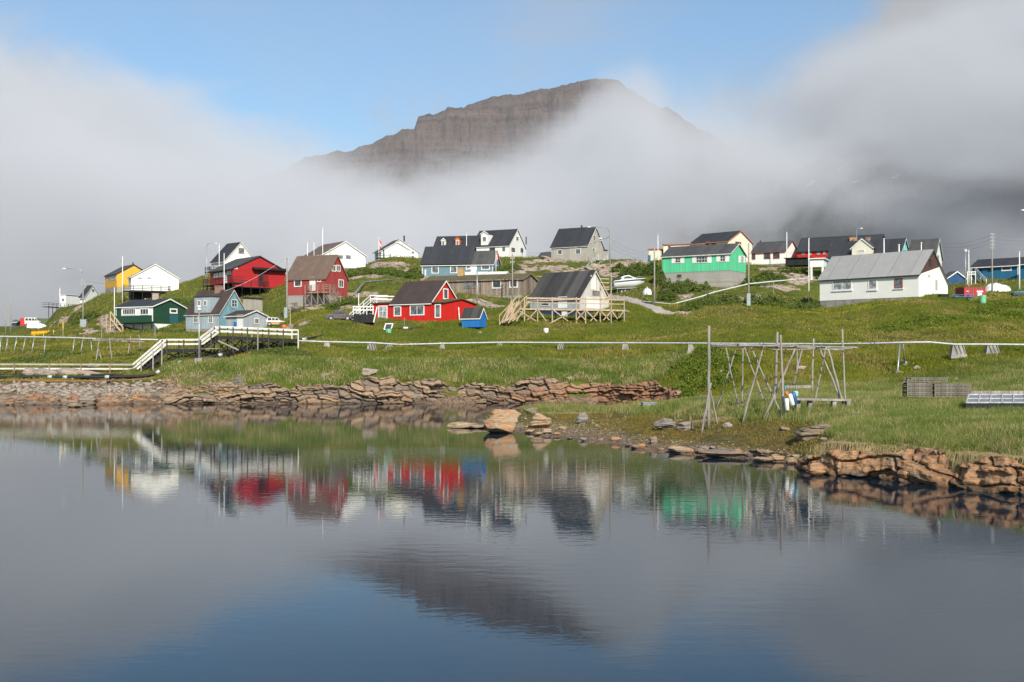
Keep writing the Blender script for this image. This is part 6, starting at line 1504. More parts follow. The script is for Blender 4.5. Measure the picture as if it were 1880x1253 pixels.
def barrel(px, ytop, ybot, D, r, mat, label):
    g = ground_at(px, D); H = (ybot - ytop) * D * S / F; o = thing('barrel', g, label, 'barrel'); z = g.z - .05
    m = MB(); m.lathe((g.x, g.y, z), [(0, 0), (r, 0), (r, H * .3), (r * 1.04, H * .33), (r, H * .36), (r, H * .64), (r * 1.04, H * .67), (r, H * .7), (r, H), (r * .93, H), (r * .93, H - .03), (0, H - .03)], 20); m.build('drum', mat, o, smooth=False)
    m = MB(); m.tube((g.x + r * .5, g.y, z + H - .029), (g.x + r * .5, g.y, z + H + .01), .04); m.build('bung', BLACK, o)
barrel(1804.5, 539, 555, 124, .42, plain('mint_plastic', (.16, .48, .27), .45, var=.08), 'mint green barrel in front of the faded red container')
barrel(713.5, 602, 609.5, 113, .35, plain('mint_plastic', (0, 0, 0)), 'small mint green tub in the grass below the bright red house')
barrel(1002.5, 585, 594, 116, .31, TRIM, 'white barrel in the grass in front of the raw timber deck')
def picnic():
    D = 126; g = ground_at(1766, D); bm_ = plain('picnic_blue', (.02, .17, .38), .55, var=.2); o = thing('picnic_table', g, 'blue picnic table between the big white house and the red container', 'picnic table')
    w = 2.9; z = g.z
    m = MB(); m.box((g.x - w / 2, g.y - .4, z + .72), (w, 0, 0), (0, .8, 0), (0, 0, .06)); m.build('tabletop', bm_, o)
    for s_ in (-.85, .6): m = MB(); m.box((g.x - w / 2, g.y + s_, z + .42), (w, 0, 0), (0, .26, 0), (0, 0, .05)); m.build('bench_seat', bm_, o)
    for x in (-w * .32, w * .32):
        for s_ in (-1, 1): m = MB(); m.bar((g.x + x, g.y + s_ * .25, z + .71), (g.x + x, g.y + s_ * .75, z - .1), .1); m.build('leg', bm_, o)
        m = MB(); m.bar((g.x + x, g.y - .8, z + .38), (g.x + x, g.y + .8, z + .38), .09); m.build('cross_bar', bm_, o)
picnic()
def crate_box(px0, px1, y0, y1, D, mat, label, name='crate', cat='crate', depth=.8, rim=None):
    g = ground_at((px0 + px1) / 2, D); L = (px1 - px0) * D * S / F; zt = Z(y0, D); zb = min(g.z - .1, Z(y1, D)); o = thing(name, g, label, cat); x0 = X(px0, D)
    m = MB(); m.box((x0, g.y, zb), (L, .1, 0), (-.08, depth, 0), (0, 0, zt - zb)); m.build('box', mat, o)
    m = MB(); m.box((x0 - .03, g.y - .03, zt + .003), (L + .06, .1, 0), (-.08, depth + .06, 0), (0, 0, .06)); m.build('lid', rim or mat, o)
    return o
crate_box(1727, 1743, 541, 549, 126, BLACKB, 'dark bin at the right corner of the big white house')
crate_box(147, 158, 587, 607, 158, plain('cabinet_grey', (.30, .33, .33), .5), 'grey utility cabinet on the left slope', 'utility_cabinet', 'cabinet', rim=CONC)
crate_box(543, 555, 593, 603, 128, TRIM, 'white box lying right of the orange buoy')
crate_box(1181, 1206, 741, 760, 66, plain('grey_block', (.26, .27, .29), .8, var=.25), 'grey concrete block with a hole half hidden in the near grass', 'concrete_block', 'block', .6)
crate_box(577, 603, 595, 607, 122.5, plain('dirty_white_sheet', (.55, .54, .50), .8, var=.2), 'white cloth-covered bundle left of the wrecked saloon car', 'covered_bundle', 'bundle')
o = thing('garden_stairs', P(675, 590, 124), 'white-railed garden stairs with dark landing left of the bright red house', 'stairs')
stairs(o, P(642, 592, 123), P(680, 557, 129), (.7, 1.7, 0), BLACKB, 12, rail=TRIM, rh=1.05, rails=2, posts=4)
m = MB(); m.box(P(680, 557, 129) - Vector((0, 0, .12)), P(712, 557, 129) - P(680, 557, 129), (.7, 1.7, 0), (0, 0, .12)); m.build('landing', BLACKB, o)
m = MB()
for h_ in (1.05, .6): m.bar(P(680, 557, 129) + Vector((0, 0, h_)), P(712, 557.5, 129) + Vector((0, 0, h_)), .06, .13); m.bar(P(680, 557, 129) + Vector((.7, 1.7, h_)), P(712, 557.5, 129) + Vector((.7, 1.7, h_)), .06, .13)
m.build('landing_rail', TRIM, o)
a = P(649, 583, 120); a.z = gh(a.x, a.y); m = MB(); m.box(a, (2.5, 0, 0), (0, 1.6, 0), (0, 0, 1.1)); m.build('lower_platform', BLACKB, o)
m = MB(); zt = a.z + 1.1
for x in (0, .85, 1.7, 2.5): m.bar((a.x + x, a.y - .04, zt - .1), (a.x + x, a.y - .04, zt + .95), .08)
for h_ in (.5, .92): m.bar((a.x - .1, a.y - .1, zt + h_), (a.x + 2.6, a.y - .1, zt + h_), .05, .13)
m.bar((a.x + 2.6, a.y - .4, a.z), (a.x + 3.0, a.y - .1, zt + .9), .07, .13); m.build('platform_rail', TRIM, o)
o = thing('outdoor_stairs', P(1090, 490, 186), 'white-railed steps climbing to the grey plank house on the crest', 'stairs')
stairs(o, P(1073, 503, 180), P(1099, 478, 192), (1.9, 1.0, 0), BLACKB, 14, rail=GREYTRIM, rh=1.15, rails=2, posts=5)
m = MB(); m.box(P(1099, 478, 192) - Vector((0, 0, 1.6)), (1.9, 1, 0), (-1, 1.8, 0), (0, 0, 1.6)); m.build('upper_landing', BLACKB, o)
def window_sash():
    g = ground_at(712, 114); o = thing('old_window_sash', g, 'white window sash propped up in the grass by the bright red house', 'window sash'); u = Vector((.95, .1, 0)); w_ = Vector((.18, .45, .78)); a = Vector((g.x - .5, g.y - .2, g.z)); m = MB(); n = u.cross(w_).normalized() * .05
    for (s0, s1, t0, t1) in ((0, 1, 0, .12), (0, 1, .88, 1), (0, .12, .12, .88), (.88, 1, .12, .88)): m.box(a + u * s0 + w_ * t0, u * (s1 - s0), w_ * (t1 - t0), n)
    m.build('frame', TRIM, o); m = MB(); m.box(a + u * .1 + w_ * .1 + n * .3, u * .8, w_ * .8, n * .3); m.build('pane', GLASS, o)
window_sash()
g = ground_at(521.5, 124); o = thing('buoy', g, 'round orange buoy right of the old white estate car', 'buoy'); m = MB(); m.lathe((g.x, g.y, g.z + .1), [(0, 0), (.16, .03), (.27, .14), (.3, .3), (.26, .46), (.14, .57), (0, .6)], 16); m.build('float_body', plain('orange_float', (0, 0, 0)), o, smooth=True); m = MB(); m.lathe((g.x, g.y, g.z + .69), [(.05, 0), (.06, .08), (0, .1)], 10); m.build('eye', BLACK, o)
def tarp(px, w, py, ph, D, mat, label, seed):
    n = 22; rr = random.Random(seed); g = ground_at(px, D); Wm = w * D * S / F; H = ph * D * S / F; d = 1.6
    U, V = np.meshgrid(np.linspace(-1, 1, n * 2), np.linspace(-1, 1, n)); r = np.clip(1 - (np.abs(U) ** 2.2 + np.abs(V) ** 2.2), 0, 1) ** .5
    x = g.x + U * Wm / 2; y = g.y + V * d; z = height(x, y) - .05 + H * r * (.7 + .5 * fbm(U * 2.2, V * 1.6, seed, 4)) + .04
    o = np_mesh('tarpaulin', np.stack([x, y, z], -1).reshape(-1, 3), grid_faces(n, n * 2), mat, smooth=False, loc=tuple(g)); tag(o, label, 'tarpaulin'); return o
TP = plain('white_tarp', (.74, .73, .70), .6, var=.06)
tarp(1831, 48, 523, 16, 152, TP, 'crumpled white tarpaulin in front of the sea-blue house', 3)
tarp(1188, 17, 544, 12, 144, TP, 'crumpled white sheet on the grass below the parked motorboat', 5)
tarp(1752, 16, 545, 8, 140, TP, 'small heap of white plastic left of the red container', 8)

# marker posts (one built, the rest copied)
def marker():
    g = ground_at(13, 150); o = thing('marker_post', g, 'short yellow-topped marker post, one of five behind the left pipeline', 'marker post', 'short yellow-topped marker posts')
    m = MB(); m.tube(g - Vector((0, 0, .2)), g + Vector((0, 0, .7)), .05, n=8); m.build('stake', POLEWOOD, o); m = MB(); m.tube(g + Vector((0, 0, .703)), g + Vector((0, 0, 1.15)), .08, n=8); m.build('yellow_top', plain('marker_yellow', (.62, .42, .03), .6), o); return o
mk = marker()
for px, D in ((30.5, 150), (63, 150), (80, 152), (98, 152)): copy_tree(mk, loc=ground_at(px, D))
copy_tree(mk, loc=ground_at(115.7, 142), label='taller yellow-topped marker post standing alone on the left slope').scale = (1.1, 1.1, 2.0)
m = MB(); g = ground_at(533, 125); o = thing('wooden_stake', g, 'tall raw wooden stake with a side prop above the boardwalk end', 'stake'); m.bar(g, (g.x, g.y, Z(569, 125)), .09); m.build('stake', NEWWOOD, o)
for s_ in (-.3, .35): m = MB(); m.bar((g.x + s_, g.y - .2, g.z - .05), (g.x, g.y, g.z + .5), .06); m.build('prop', NEWWOOD, o)
for px, y0, D, lab in ((1302 - 0, 598, 70, None),):
    pass
for px, y0, D, lab in ((284.5, 600, 124, 'thin grey stake right of the green house steps'), (1443, 560 + 20, 118, None), (186.5, 607, 124, 'thin grey stake left of the boardwalk stairs')):
    if lab: g = ground_at(px, D); o = thing('thin_stake', g, lab, 'stake'); m = MB(); m.tube(g - Vector((0, 0, .2)), (g.x, g.y, Z(y0, D)), .04, n=6); m.build('stake', METAL, o); m = MB(); q = Vector((g.x, g.y, Z(y0, D) + .004)); m.tube(q, q + Vector((0, 0, .05)), .06, n=6); m.build('cap', METAL, o)
# ------------------------------------------------------------------ rock
def rock_mat(name, tan, rust, grey, scale=1.0, rustk=.5, wet_or_dark=True):
    m, g, b, o = new_mat(name)
    co = g.new('ShaderNodeTexCoord').outputs['Object']; x, y, z = g.sep(co)
    cell = g.new('ShaderNodeAttribute', attribute_name='cell').outputs['Fac']; ru = g.new('ShaderNodeAttribute', attribute_name='rust').outputs['Fac']
    wt = g.new('ShaderNodeAttribute', attribute_name='wet_or_dark').outputs['Fac']
    n1 = g.noise(co, 1.3 * scale, 6, .65); n2 = g.noise(co, 7 * scale, 7, .7); st = g.noise(g.mapping(co, scale=(1.0, 1.0, 9.0), rot=(0, .12, 0)), 1.6 * scale, 5, .65)
    c = g.mix(g.ramp(g.math('ADD', g.math('MULTIPLY', cell, .7), g.math('MULTIPLY', n1, .5)), .25, .85), hsv(grey, .8), tan)
    c = g.mix(g.ramp(g.math('ADD', ru, g.math('MULTIPLY', g.math('SUBTRACT', n1, .5), 1.2)), .45, .8, 0, rustk), c, rust)
    c = g.mix(g.ramp(st, .35, .62, .75, 0), c, hsv(grey, .42))
    c = g.mix(g.ramp(n2, .3, .68, .35, 0), c, hsv(grey, .45))
    c = g.mix(g.ramp(n2, .6, .8, 0, .35), c, (.55, .50, .42))
    c = g.mix(g.math('MULTIPLY', wt, .75), c, (.035, .028, .02))
    g.put(b.inputs['Base Color'], c); b.inputs['Roughness'].default_value = .85; b.inputs['Specular IOR Level'].default_value = .25
    bump(g, b, g.math('ADD', g.math('MULTIPLY', st, 1.2), g.math('ADD', n2, n1)), .06 / scale ** .5, .9)
    return m
ROCKM = rock_mat('shore_gneiss', (.46, .31, .19), (.42, .165, .06), (.29, .235, .19), rustk=.75)
ROCKN = rock_mat('rusty_gneiss', (.56, .40, .24), (.62, .27, .085), (.38, .30, .23), 1.4, .8)
ROCKP = rock_mat('pale_stone', (.50, .40, .31), (.45, .26, .14), (.38, .335, .29), 1.0, .4)

def ribbon(name, pts, tops, step, nv, cellw, cellh, depth, back, seed, mat, rustf, zb=-.7, dip=.12, label=None, kind='structure', gapt=.70):
    """blocky, stratified rock face along a shoreline; pts world (x, y) left to right, tops heights"""
    pts = np.array(pts, float); seg = np.hypot(*(pts[1:] - pts[:-1]).T); cum = np.concatenate([[0], np.cumsum(seg)]); n = int(cum[-1] / step)
    s = np.linspace(0, cum[-1], n); px = np.interp(s, cum, pts[:, 0]); py = np.interp(s, cum, pts[:, 1]); top = np.interp(s, cum, tops)
    tx = np.gradient(px); ty = np.gradient(py); l = np.hypot(tx, ty); nx, ny = ty / l, -tx / l          # outward (towards the water)
    top = top * (1 + .30 * fbm(s * .6, s * 0, seed, 3)) + .18 * (np.floor(fbm(s * 1.1, s * 0 + 4, seed + 1, 2) * 4) / 4)
    nb = max(6, nv // 3); t = np.linspace(0, 1, nv); Sg, Tg = np.meshgrid(s, t)
    Zg = zb + (top[None, :] - zb) * Tg
    wob = fbm(Sg * .35, Zg * .5, seed + 2, 4) * .8; vv = (Zg + dip * 5 * np.sin(Sg * .13 + seed) + wob) / cellh; rowi = np.floor(vv); fv = vv - rowi
    w_ = cellw * (.6 + .9 * _hash(rowi, rowi * 0, seed + 3)); cc = Sg / w_ + _hash(rowi, rowi * 0 + 1, seed + 4) * 7 + fv * .15; ci = np.floor(cc); fc = cc - ci
    h = _hash(ci, rowi, seed + 5); h2 = vnoise(Sg / (cellw * 3.2), Zg * .3, seed + 6)
    fr_ = (vv * 3.0) % 1.0; out = depth * (h * .50 + h2 * .9 - .25) - depth * .10 * np.floor(_hash(np.floor(vv * 3), ci, seed + 12) * 3)
    e = np.minimum(np.minimum(fc, 1 - fc) * w_ / .10, np.minimum(fv, 1 - fv) * cellh / .05); crack = np.clip(1 - e, 0, 1)
    out = out - crack * depth * .28 - Tg ** 2 * depth * .45 + fbm(Sg * 3, Zg * 5, seed + 7, 4) * depth * .16
    gap = np.clip((vnoise(s / (cellw * 2.0), s * 0, seed + 8) - gapt) / .1, 0, 1)[None, :]; out = out - gap * depth * 1.1
    Xg = px[None, :] + nx[None, :] * out; Yg = py[None, :] + ny[None, :] * out
    # top surface runs back into the turf
    tb = np.linspace(0, 1, nb)[1:]; Sb, Tb = np.meshgrid(s, tb)
    Xb = Xg[-1][None, :] - nx[None, :] * back * Tb; Yb = Yg[-1][None, :] - ny[None, :] * back * Tb
    Zb = Zg[-1][None, :] * (1 - Tb) + (height(Xb, Yb) - .22) * Tb + fbm(Sb * 2, Tb * 4, seed + 9, 3) * .10 * (1 - Tb)
    V = np.concatenate([np.stack([Xg, Yg, Zg], -1), np.stack([Xb, Yb, Zb], -1)], 0)
    cell = np.concatenate([h, np.repeat(h[-1:], nb - 1, 0)], 0); rs = rustf(Sg, Tg); rs = np.concatenate([rs, np.repeat(rs[-1:], nb - 1, 0) * .6], 0)
    wet_or_dark = np.clip(1 - (V[..., 2] - .02) / .30, 0, 1) + np.concatenate([crack * .85, np.zeros((nb - 1, n))], 0)  # wet band at the waterline, plus shade painted into the cracks
    o = np_mesh(name, V.reshape(-1, 3), grid_faces(nv + nb - 1, n), mat, smooth=False, attrs=dict(cell=cell, rust=rs, wet_or_dark=np.clip(wet_or_dark, 0, 1)))
    tag(o, label, kind=kind)
    return o
def shore_D(pxs, d0, d1, tab):
    ds = np.linspace(d0, d1, 300); out = []
    for p in pxs:
        z = _look(tab, np.full(300, float(p)), ds); i = np.argmax(z > 0.02); out.append(ds[i])
    return out
pxs = [305, 380, 430, 445, 500, 560, 620, 680, 720, 780, 840, 900, 960, 1000, 1050, 1100, 1160, 1200, 1228, 1250]
Ds = shore_D(pxs, 86, 97, _M)
ribbon('rock_ledge', [(X(p, d), d * S - .1) for p, d in zip(pxs, Ds)], [.75, .85, 1.2, 1.9, 1.9, 1.8, 1.95, 2.35, 2.3, 2.1, 1.9, 1.9, 2.1, 2.45, 2.1, 1.75, 1.8, 2.1, 2.0, .9], .070, 56, 1.8, .50, 1.25, 2.6, 3, ROCKM,
       lambda s, t: .36 + .35 * np.clip((s - 30) / 14, 0, 1) + (1 - t) * .25, gapt=.80)
pts = [(1466, 37.6), (1490, 36.4), (1530, 35.3), (1560, 34.7), (1620, 33.8), (1700, 32.5), (1790, 31.2), (1880, 30), (2000, 28.6), (2200, 26.8)]
ribbon('rock_bank', [(X(p, d), d * S - .45) for p, d in pts], [.2, .62, .92, 1.0, .95, 1.0, .95, .92, .92, .92], .035, 50, 1.7, .62, .85, 1.3, 23, ROCKN, lambda s, t: .70 + 0 * s, dip=.12, gapt=.9)
pts = [(1262, 42.2), (1300, 41.5), (1345, 40.9), (1400, 40.1), (1445, 39.2), (1472, 37.9)]
ribbon('rock_bank', [(X(p, d), d * S - .1) for p, d in pts], [.16, .30, .26, .36, .30, .28], .035, 30, 1.3, .22, .5, 1.1, 17, ROCKN, lambda s, t: .5 + 0 * s, dip=.1)

def rock(label, px, py, wpx, hpx, D, seed, mat=ROCKM, name='boulder', cat='boulder', squash=1.0, rot=None, group=None, depth=.8, facets=11, tilt=0.0, rust=.5, dark=0.0):
    rr = np.random.RandomState(seed); import bmesh
    if 'ico' not in MATS:
        bm = bmesh.new(); bmesh.ops.create_icosphere(bm, subdivisions=5, radius=1); MATS['ico'] = (np.array([v.co[:] for v in bm.verts]), np.array([[v.index for v in f.verts] for f in bm.faces])); bm.free()
    v, f = MATS['ico']; v = v.copy()
    for i in range(facets):
        n = rr.randn(3); n[2] *= 1.1; n /= np.linalg.norm(n); d = rr.uniform(.52, .85); k = v @ n
        v = v - np.outer(np.maximum(k - d, 0), n)
    w = wpx * D * S / F / 2; h = hpx * D * S / F
    v[:, 0] /= np.abs(v[:, 0]).max(); v[:, 1] /= np.abs(v[:, 1]).max(); v[:, 2] = (v[:, 2] - v[:, 2].min()) / (v[:, 2].max() - v[:, 2].min())
    dsp = fbm(v[:, 0] * 2.5 + seed, v[:, 2] * 5 + v[:, 1] * 2, seed, 5) * .09
    v[:, :2] *= (1 + dsp)[:, None]; v[:, 2] += dsp * .5; lay = fbm(v[:, 0] * .8, v[:, 2] * 9, seed + 2, 3); v[:, :2] *= (1 + .07 * np.sign(lay) * np.minimum(1, np.abs(lay) * 6))[:, None]
    p = v * np.array([w, w * depth, h * 1.15]); a = rr.uniform(-.3, .3) if rot is None else rot; ca, sa = math.cos(a), math.sin(a)
    p[:, :2] = p[:, :2] @ np.array([[ca, sa], [-sa, ca]])
    if tilt: p[:, 2] += p[:, 0] * tilt * 1.0
    g = P(px, py, D); c = np.array([g.x, g.y, g.z - h * .13]); p += c
    wet_or_dark = np.clip(1 - (p[:, 2] - .02) / .14, 0, 1) * (1 if g.z < .5 else 0) + dark
    o = np_mesh(name, p, f, mat, smooth=False, attrs=dict(cell=np.full(len(p), rr.rand()), rust=np.full(len(p), rust), wet_or_dark=np.clip(wet_or_dark, 0, 1)), loc=(g.x, g.y, g.z))
    return tag(o, label, cat, group)
def on_D(px, py, lo=30, hi=92):
    """distance at which the sight line (px, py) meets the ground or the water"""
    ds = np.linspace(lo, hi, 400); x = ds * S * (px - 940) / F; z = np.maximum(height(x, ds * S), 0); k = CH + ds * S * (HY - py) / F - z
    i = np.argmax(k < 0); return float(ds[i]) if k[i] < 0 else hi
for (lab, px, py, w, h, mt, kw) in (
    ('largest rust-brown boulder at the tip of the near spit', 920, 795, 68, 43, ROCKN, dict(depth=.9, rust=.6)),
    ('second boulder of the spit, with grey top, right of the largest', 988, 786, 48, 27, ROCKN, dict(rust=.5)),
    ('flat pointed slab lying in the water left of the largest boulder', 848, 786, 62, 12, ROCKN, dict(facets=7, tilt=.08, rust=.3)),
    ('thin low stone between the pointed slab and the largest boulder', 880, 787, 34, 7, ROCKN, dict(facets=7, rust=.3)),
    ('upright grey stone standing on the spit', 1070, 779, 23, 21, ROCKP, dict(rust=0)),
    ('brown slab behind the second boulder at the edge of the grass mound', 976, 761, 30, 13, ROCKM, dict(rust=.3)),
    ('pale boulder with dark hollow below the grey concrete block', 1221, 790, 42, 22, ROCKP, dict(rust=.3)),
    ('low pale boulder under straw tufts right of the hollow one', 1258, 790, 31, 15, ROCKP, dict(rust=.4)),
    ('pinkish stone leaning at the gravel edge', 1201, 816, 17, 14, ROCKN, dict(rust=.2)),
    ('flat brown slab at the waterline below the leaning stone', 1250, 831, 48, 12, ROCKN, dict(facets=7, rust=.4)),
    ('layered grey-brown slab at the waterline, longest on the spit', 1335, 838, 96, 13, ROCKM, dict(facets=6, depth=.5, rust=.3)),
    ('small dark slab right of the longest layered slab', 1400, 848, 40, 8, ROCKN, dict(facets=7, rust=.4)),
    ('large pale rock slab sloping through the grass of the near bank', 1508, 812, 92, 34, ROCKM, dict(facets=16, depth=1.6, rust=.1)),
    ('small white stone in the grass below the bench', 1573, 765, 19, 9, ROCKP, dict(rust=0)),
    ('small flat white stone right of the fish rack feet', 1537, 767, 12, 5, ROCKP, dict(rust=0)),
    ('pale stone in straw grass left of the fish rack', 1335, 786, 20, 11, ROCKP, dict(rust=.3)),
    ('dark grey stone at the lower end of the pale rock slab', 1512, 812, 20, 9, ROCKP, dict(rust=0, dark=.4)),
    ('round dark boulder at the waterline of the rubble shore', 163, 743, 38, 16, ROCKP, dict(rust=0, dark=.35)),
    ('orange stone on the rubble shore right of the round dark boulder', 249, 735, 15, 10, ROCKN, dict(rust=.8)),
    ('flat orange stone at the rubble shore left of the pointed one', 195, 738, 24, 9, ROCKN, dict(rust=.6)),
    ('brown wedge stone at the foot of the stony shore', 137, 748, 24, 6, ROCKN, dict(rust=.4)),
    ('dark brown boulder in the turf above the low ledge', 437, 712, 17, 20, ROCKP, dict(rust=.1, dark=.5)),
    ('pale stone block on the ledge under the slope, upper centre left', 677, 694, 34, 18, ROCKP, dict(rust=.1)),
    ('grey boulder on the ledge top near the spit mound', 1001, 712, 30, 17, ROCKP, dict(rust=.2)),
    ('dark stone lying flat in the turf above the ledge, right of centre', 1047, 699, 16, 7, ROCKP, dict(rust=0)),
    ('pale stone showing in the grass above the ledge at centre left', 596, 694, 20, 8, ROCKP, dict(rust=.1)),
    ('lone pale stone in the slope grass left of centre', 548, 681, 9, 6, ROCKP, dict(rust=0)),
    ('pale stone in the grass above the ledge, middle of the slope', 851, 684, 10, 6, ROCKP, dict(rust=0)),
    ('white stone in the grass left of the pole below the blue hut', 881, 613, 8, 4, ROCKP, dict(rust=0)),
    ('reddish stone in dark shrubs left of the fish rack', 1327, 687, 12, 8, ROCKP, dict(rust=.4)),
    ('pale stone on the slope left of the pipeline legs', 1470, 681, 22, 9, ROCKP, dict(rust=.3)),
    ('pale pink stone right of the pipeline legs', 1683, 681, 14, 9, ROCKP, dict(rust=.3)),
    ('whitish stone pair member nearest the stacked trays', 1757, 701, 12, 7, ROCKP, dict(rust=.1))):
    D = on_D(px, py, 30, 118) if not (lab.startswith('grey boulder')) else 95.5
    if lab.startswith('large pale rock slab'): D = 41.5
    rock(lab, px, py, w, h, D, sum(map(ord, lab)) % 1000, mt, **kw)
for i, (px, py, w, h, lab) in enumerate(((1500, 872, 34, 22, 'rusty boulder at the left foot of the near rock bank'), (1548, 872, 40, 30, 'blocky orange boulder at the waterline, second from the bank corner'), (1606, 876, 52, 34, 'big smooth orange block in the middle of the near rock bank'), (1668, 884, 36, 30, 'grey-orange block left of the dark cleft in the near bank'), (1742, 886, 44, 34, 'rounded orange boulder right of the dark cleft'), (1800, 898, 60, 44, 'largest orange block leaning at the right end of the near bank'), (1868, 902, 54, 30, 'orange boulder touching the right picture edge'))):
    rock(lab, px, py, w, h, 7260 / (py - HY) * .995, 700 + i, ROCKN, rust=.75, depth=.8, facets=9)
for i, (px, py, w, h, lab) in enumerate(((1290, 834, 30, 11, 'low brown stone left of the longest layered slab'), (1425, 846, 34, 12, 'squat orange stone at the waterline before the moss'), (1452, 852, 24, 12, 'small orange stone next to the rock bank corner'), (1165, 824, 22, 7, 'flat brown stone on the gravel beach of the spit'), (1032, 789, 14, 7, 'small brown stone right of the second spit boulder'), (1440, 792, 22, 9, 'mossy stone left of the large pale slab'), (1300, 768, 16, 10, 'pale stone in the straw left of the rack foot'))):
    rock(lab, px, py, w, h, on_D(px, py, 30, 80), 740 + i, ROCKN, rust=.5, facets=9)
rs_ = np.random.RandomState(77)
for i in range(26):
    px = 965 + i * 20.5 + rs_.uniform(-8, 8); py = float(np.interp(px, [900, 1000, 1100, 1200, 1270, 1345, 1400, 1440, 1480], [797, 803, 814, 829, 836, 840, 844, 851, 860])) - rs_.uniform(0, 9); w = rs_.uniform(9, 26)
    rock('rusty shore stone in the broken line of stones edging the near spit', px, py, w, w * rs_.uniform(.3, .5), min(78, on_D(px, py, 30, 80)), 800 + i, ROCKN, name='shore_stone', cat='stone', group='stones edging the near spit', rust=rs_.uniform(.2, .8), facets=10)
# a band of broken rock behind the fish rack
rr = random.Random(12)
for i, (px, py, w, h) in enumerate(((1368, 741, 40, 22), (1405, 738, 44, 26), (1448, 736, 38, 22), (1484, 735, 42, 19), (1522, 735, 36, 18), (1556, 736, 34, 16), (1590, 736, 44, 20), (1622, 741, 26, 10), (1425, 745, 30, 10), (1300, 742, 60, 16))):
    rock('angular rust-tinged block in the broken rock band behind the fish rack', px, py, w, h, 80 - i * .6, 60 + i, ROCKM, group='blocks of the rock band behind the fish rack', rust=.45, depth=.7)

def many_rocks(name, spots, mat, seed, flat=.55, kind='stuff', sub=1):
    """spots: (x, y, z, size) arrays; one mesh of many small angular stones"""
    rr = np.random.RandomState(seed); import bmesh
    bm = bmesh.new(); bmesh.ops.create_icosphere(bm, subdivisions=sub, radius=1); v0 = np.array([v.co[:] for v in bm.verts]); f0 = np.array([[v.index for v in f.verts] for f in bm.faces]); bm.free()
    n = len(spots); nv = len(v0); V = np.repeat(v0[None], n, 0)
    for i in range(4):
        nn = rr.randn(n, 3); nn /= np.linalg.norm(nn, axis=1)[:, None]; d = rr.uniform(.35, .8, (n, 1)); k = np.einsum('nvj,nj->nv', V, nn); V = V - np.maximum(k - d, 0)[..., None] * nn[:, None, :]
    sc = np.stack([rr.uniform(.8, 1.5, n), rr.uniform(.7, 1.1, n), rr.uniform(.7, 1.2, n) * flat], 1) * spots[:, 3:4]; V = V * sc[:, None, :]
    a = rr.uniform(-.6, .6, n); ca, sa = np.cos(a)[:, None], np.sin(a)[:, None]; x = V[..., 0] * ca - V[..., 1] * sa; y = V[..., 0] * sa + V[..., 1] * ca; V = np.stack([x, y, V[..., 2] + V[..., 0] * rr.uniform(-.3, .3, (n, 1))], -1) + spots[:, None, :3]
    Fc = (f0[None] + (np.arange(n) * nv)[:, None, None]).reshape(-1, 3)
    V = V.reshape(-1, 3); o = np_mesh(name, V, Fc, mat, attrs=dict(cell=np.repeat(rr.rand(n), nv), rust=np.repeat(rr.rand(n) ** 2 * .9, nv), wet_or_dark=np.clip(1 - (V[:, 2]) / .25, 0, 1) * .8))
    return tag(o, kind=kind)
rr = np.random.RandomState(5)
def scatter(n, u0, u1, d0, d1, keep=None, seed=0):
    r = np.random.RandomState(seed); u = r.uniform(u0, u1, n); d = np.sqrt(r.uniform(d0 ** 2, d1 ** 2, n)); x = d * S * (u - 940) / F; y = d * S; z = height(x, y)
    m = np.ones(n, bool) if keep is None else keep(u, d, x, y, z, r)
    return u[m], d[m], x[m], y[m], z[m]
u, d, x, y, z = scatter(2600, -150, 318, 92.6, 98.0, lambda u, d, x, y, z, r: (z > .7) & (z < 1.9 + .25 * r.randn(len(u))), 1)
many_rocks('rubble', np.stack([x, y, z + .02, rr.rand(len(x)) ** 3 * .38 + .08], 1), ROCKP, 2)
u, d, x, y, z = scatter(1500, -150, 330, 88.5, 94.5, lambda u, d, x, y, z, r: (z > -.12) & (z < .85), 41)
many_rocks('shore_stones', np.stack([x, y, z + .0, rr.rand(len(x)) ** 3.5 * .75 + .10], 1), ROCKM, 42, flat=.42)
u, d, x, y, z = scatter(900, 300, 450, 92.5, 96, lambda u, d, x, y, z, r: (z > .1), 4)
many_rocks('ledge_rubble', np.stack([x, y, z + .05, rr.uniform(.12, .36, len(x))], 1), ROCKM, 3)
u, d, x, y, z = scatter(16000, 880, 1530, 35.5, 66, lambda u, d, x, y, z, r: (z > -.04) & (z < .22 + .10 * r.randn(len(u)) + .12 * (u < 1150)), 6)
many_rocks('shore_gravel', np.stack([x, y, z + .0, rr.uniform(.02, .075, len(x)) ** 1 * (1 + 1.2 * (rr.rand(len(x)) > .97))], 1), ROCKP, 7, sub=1)
# bedrock outcrops on the hillside, one low cluster of slabs for each bare patch
for k, (cx, cy, w_, dd, hd) in enumerate(ROCKS):
    r = np.random.RandomState(100 + k); n = int(7 + w_ * .3); u = cx + r.randn(n) * w_ * .42; d = dd + r.randn(n) * hd * .38; x = d * S * (u - 940) / F; y = d * S; z = height(x, y)
    wx = w_ * dd * S / F; sz = r.uniform(.35, .9, n) * np.clip(wx * .34, .65, 2.2)
    many_rocks('rock_outcrop', np.stack([x, y, z - sz * .12, sz], 1), ROCKP, 200 + k, flat=.42, kind='structure', sub=2)

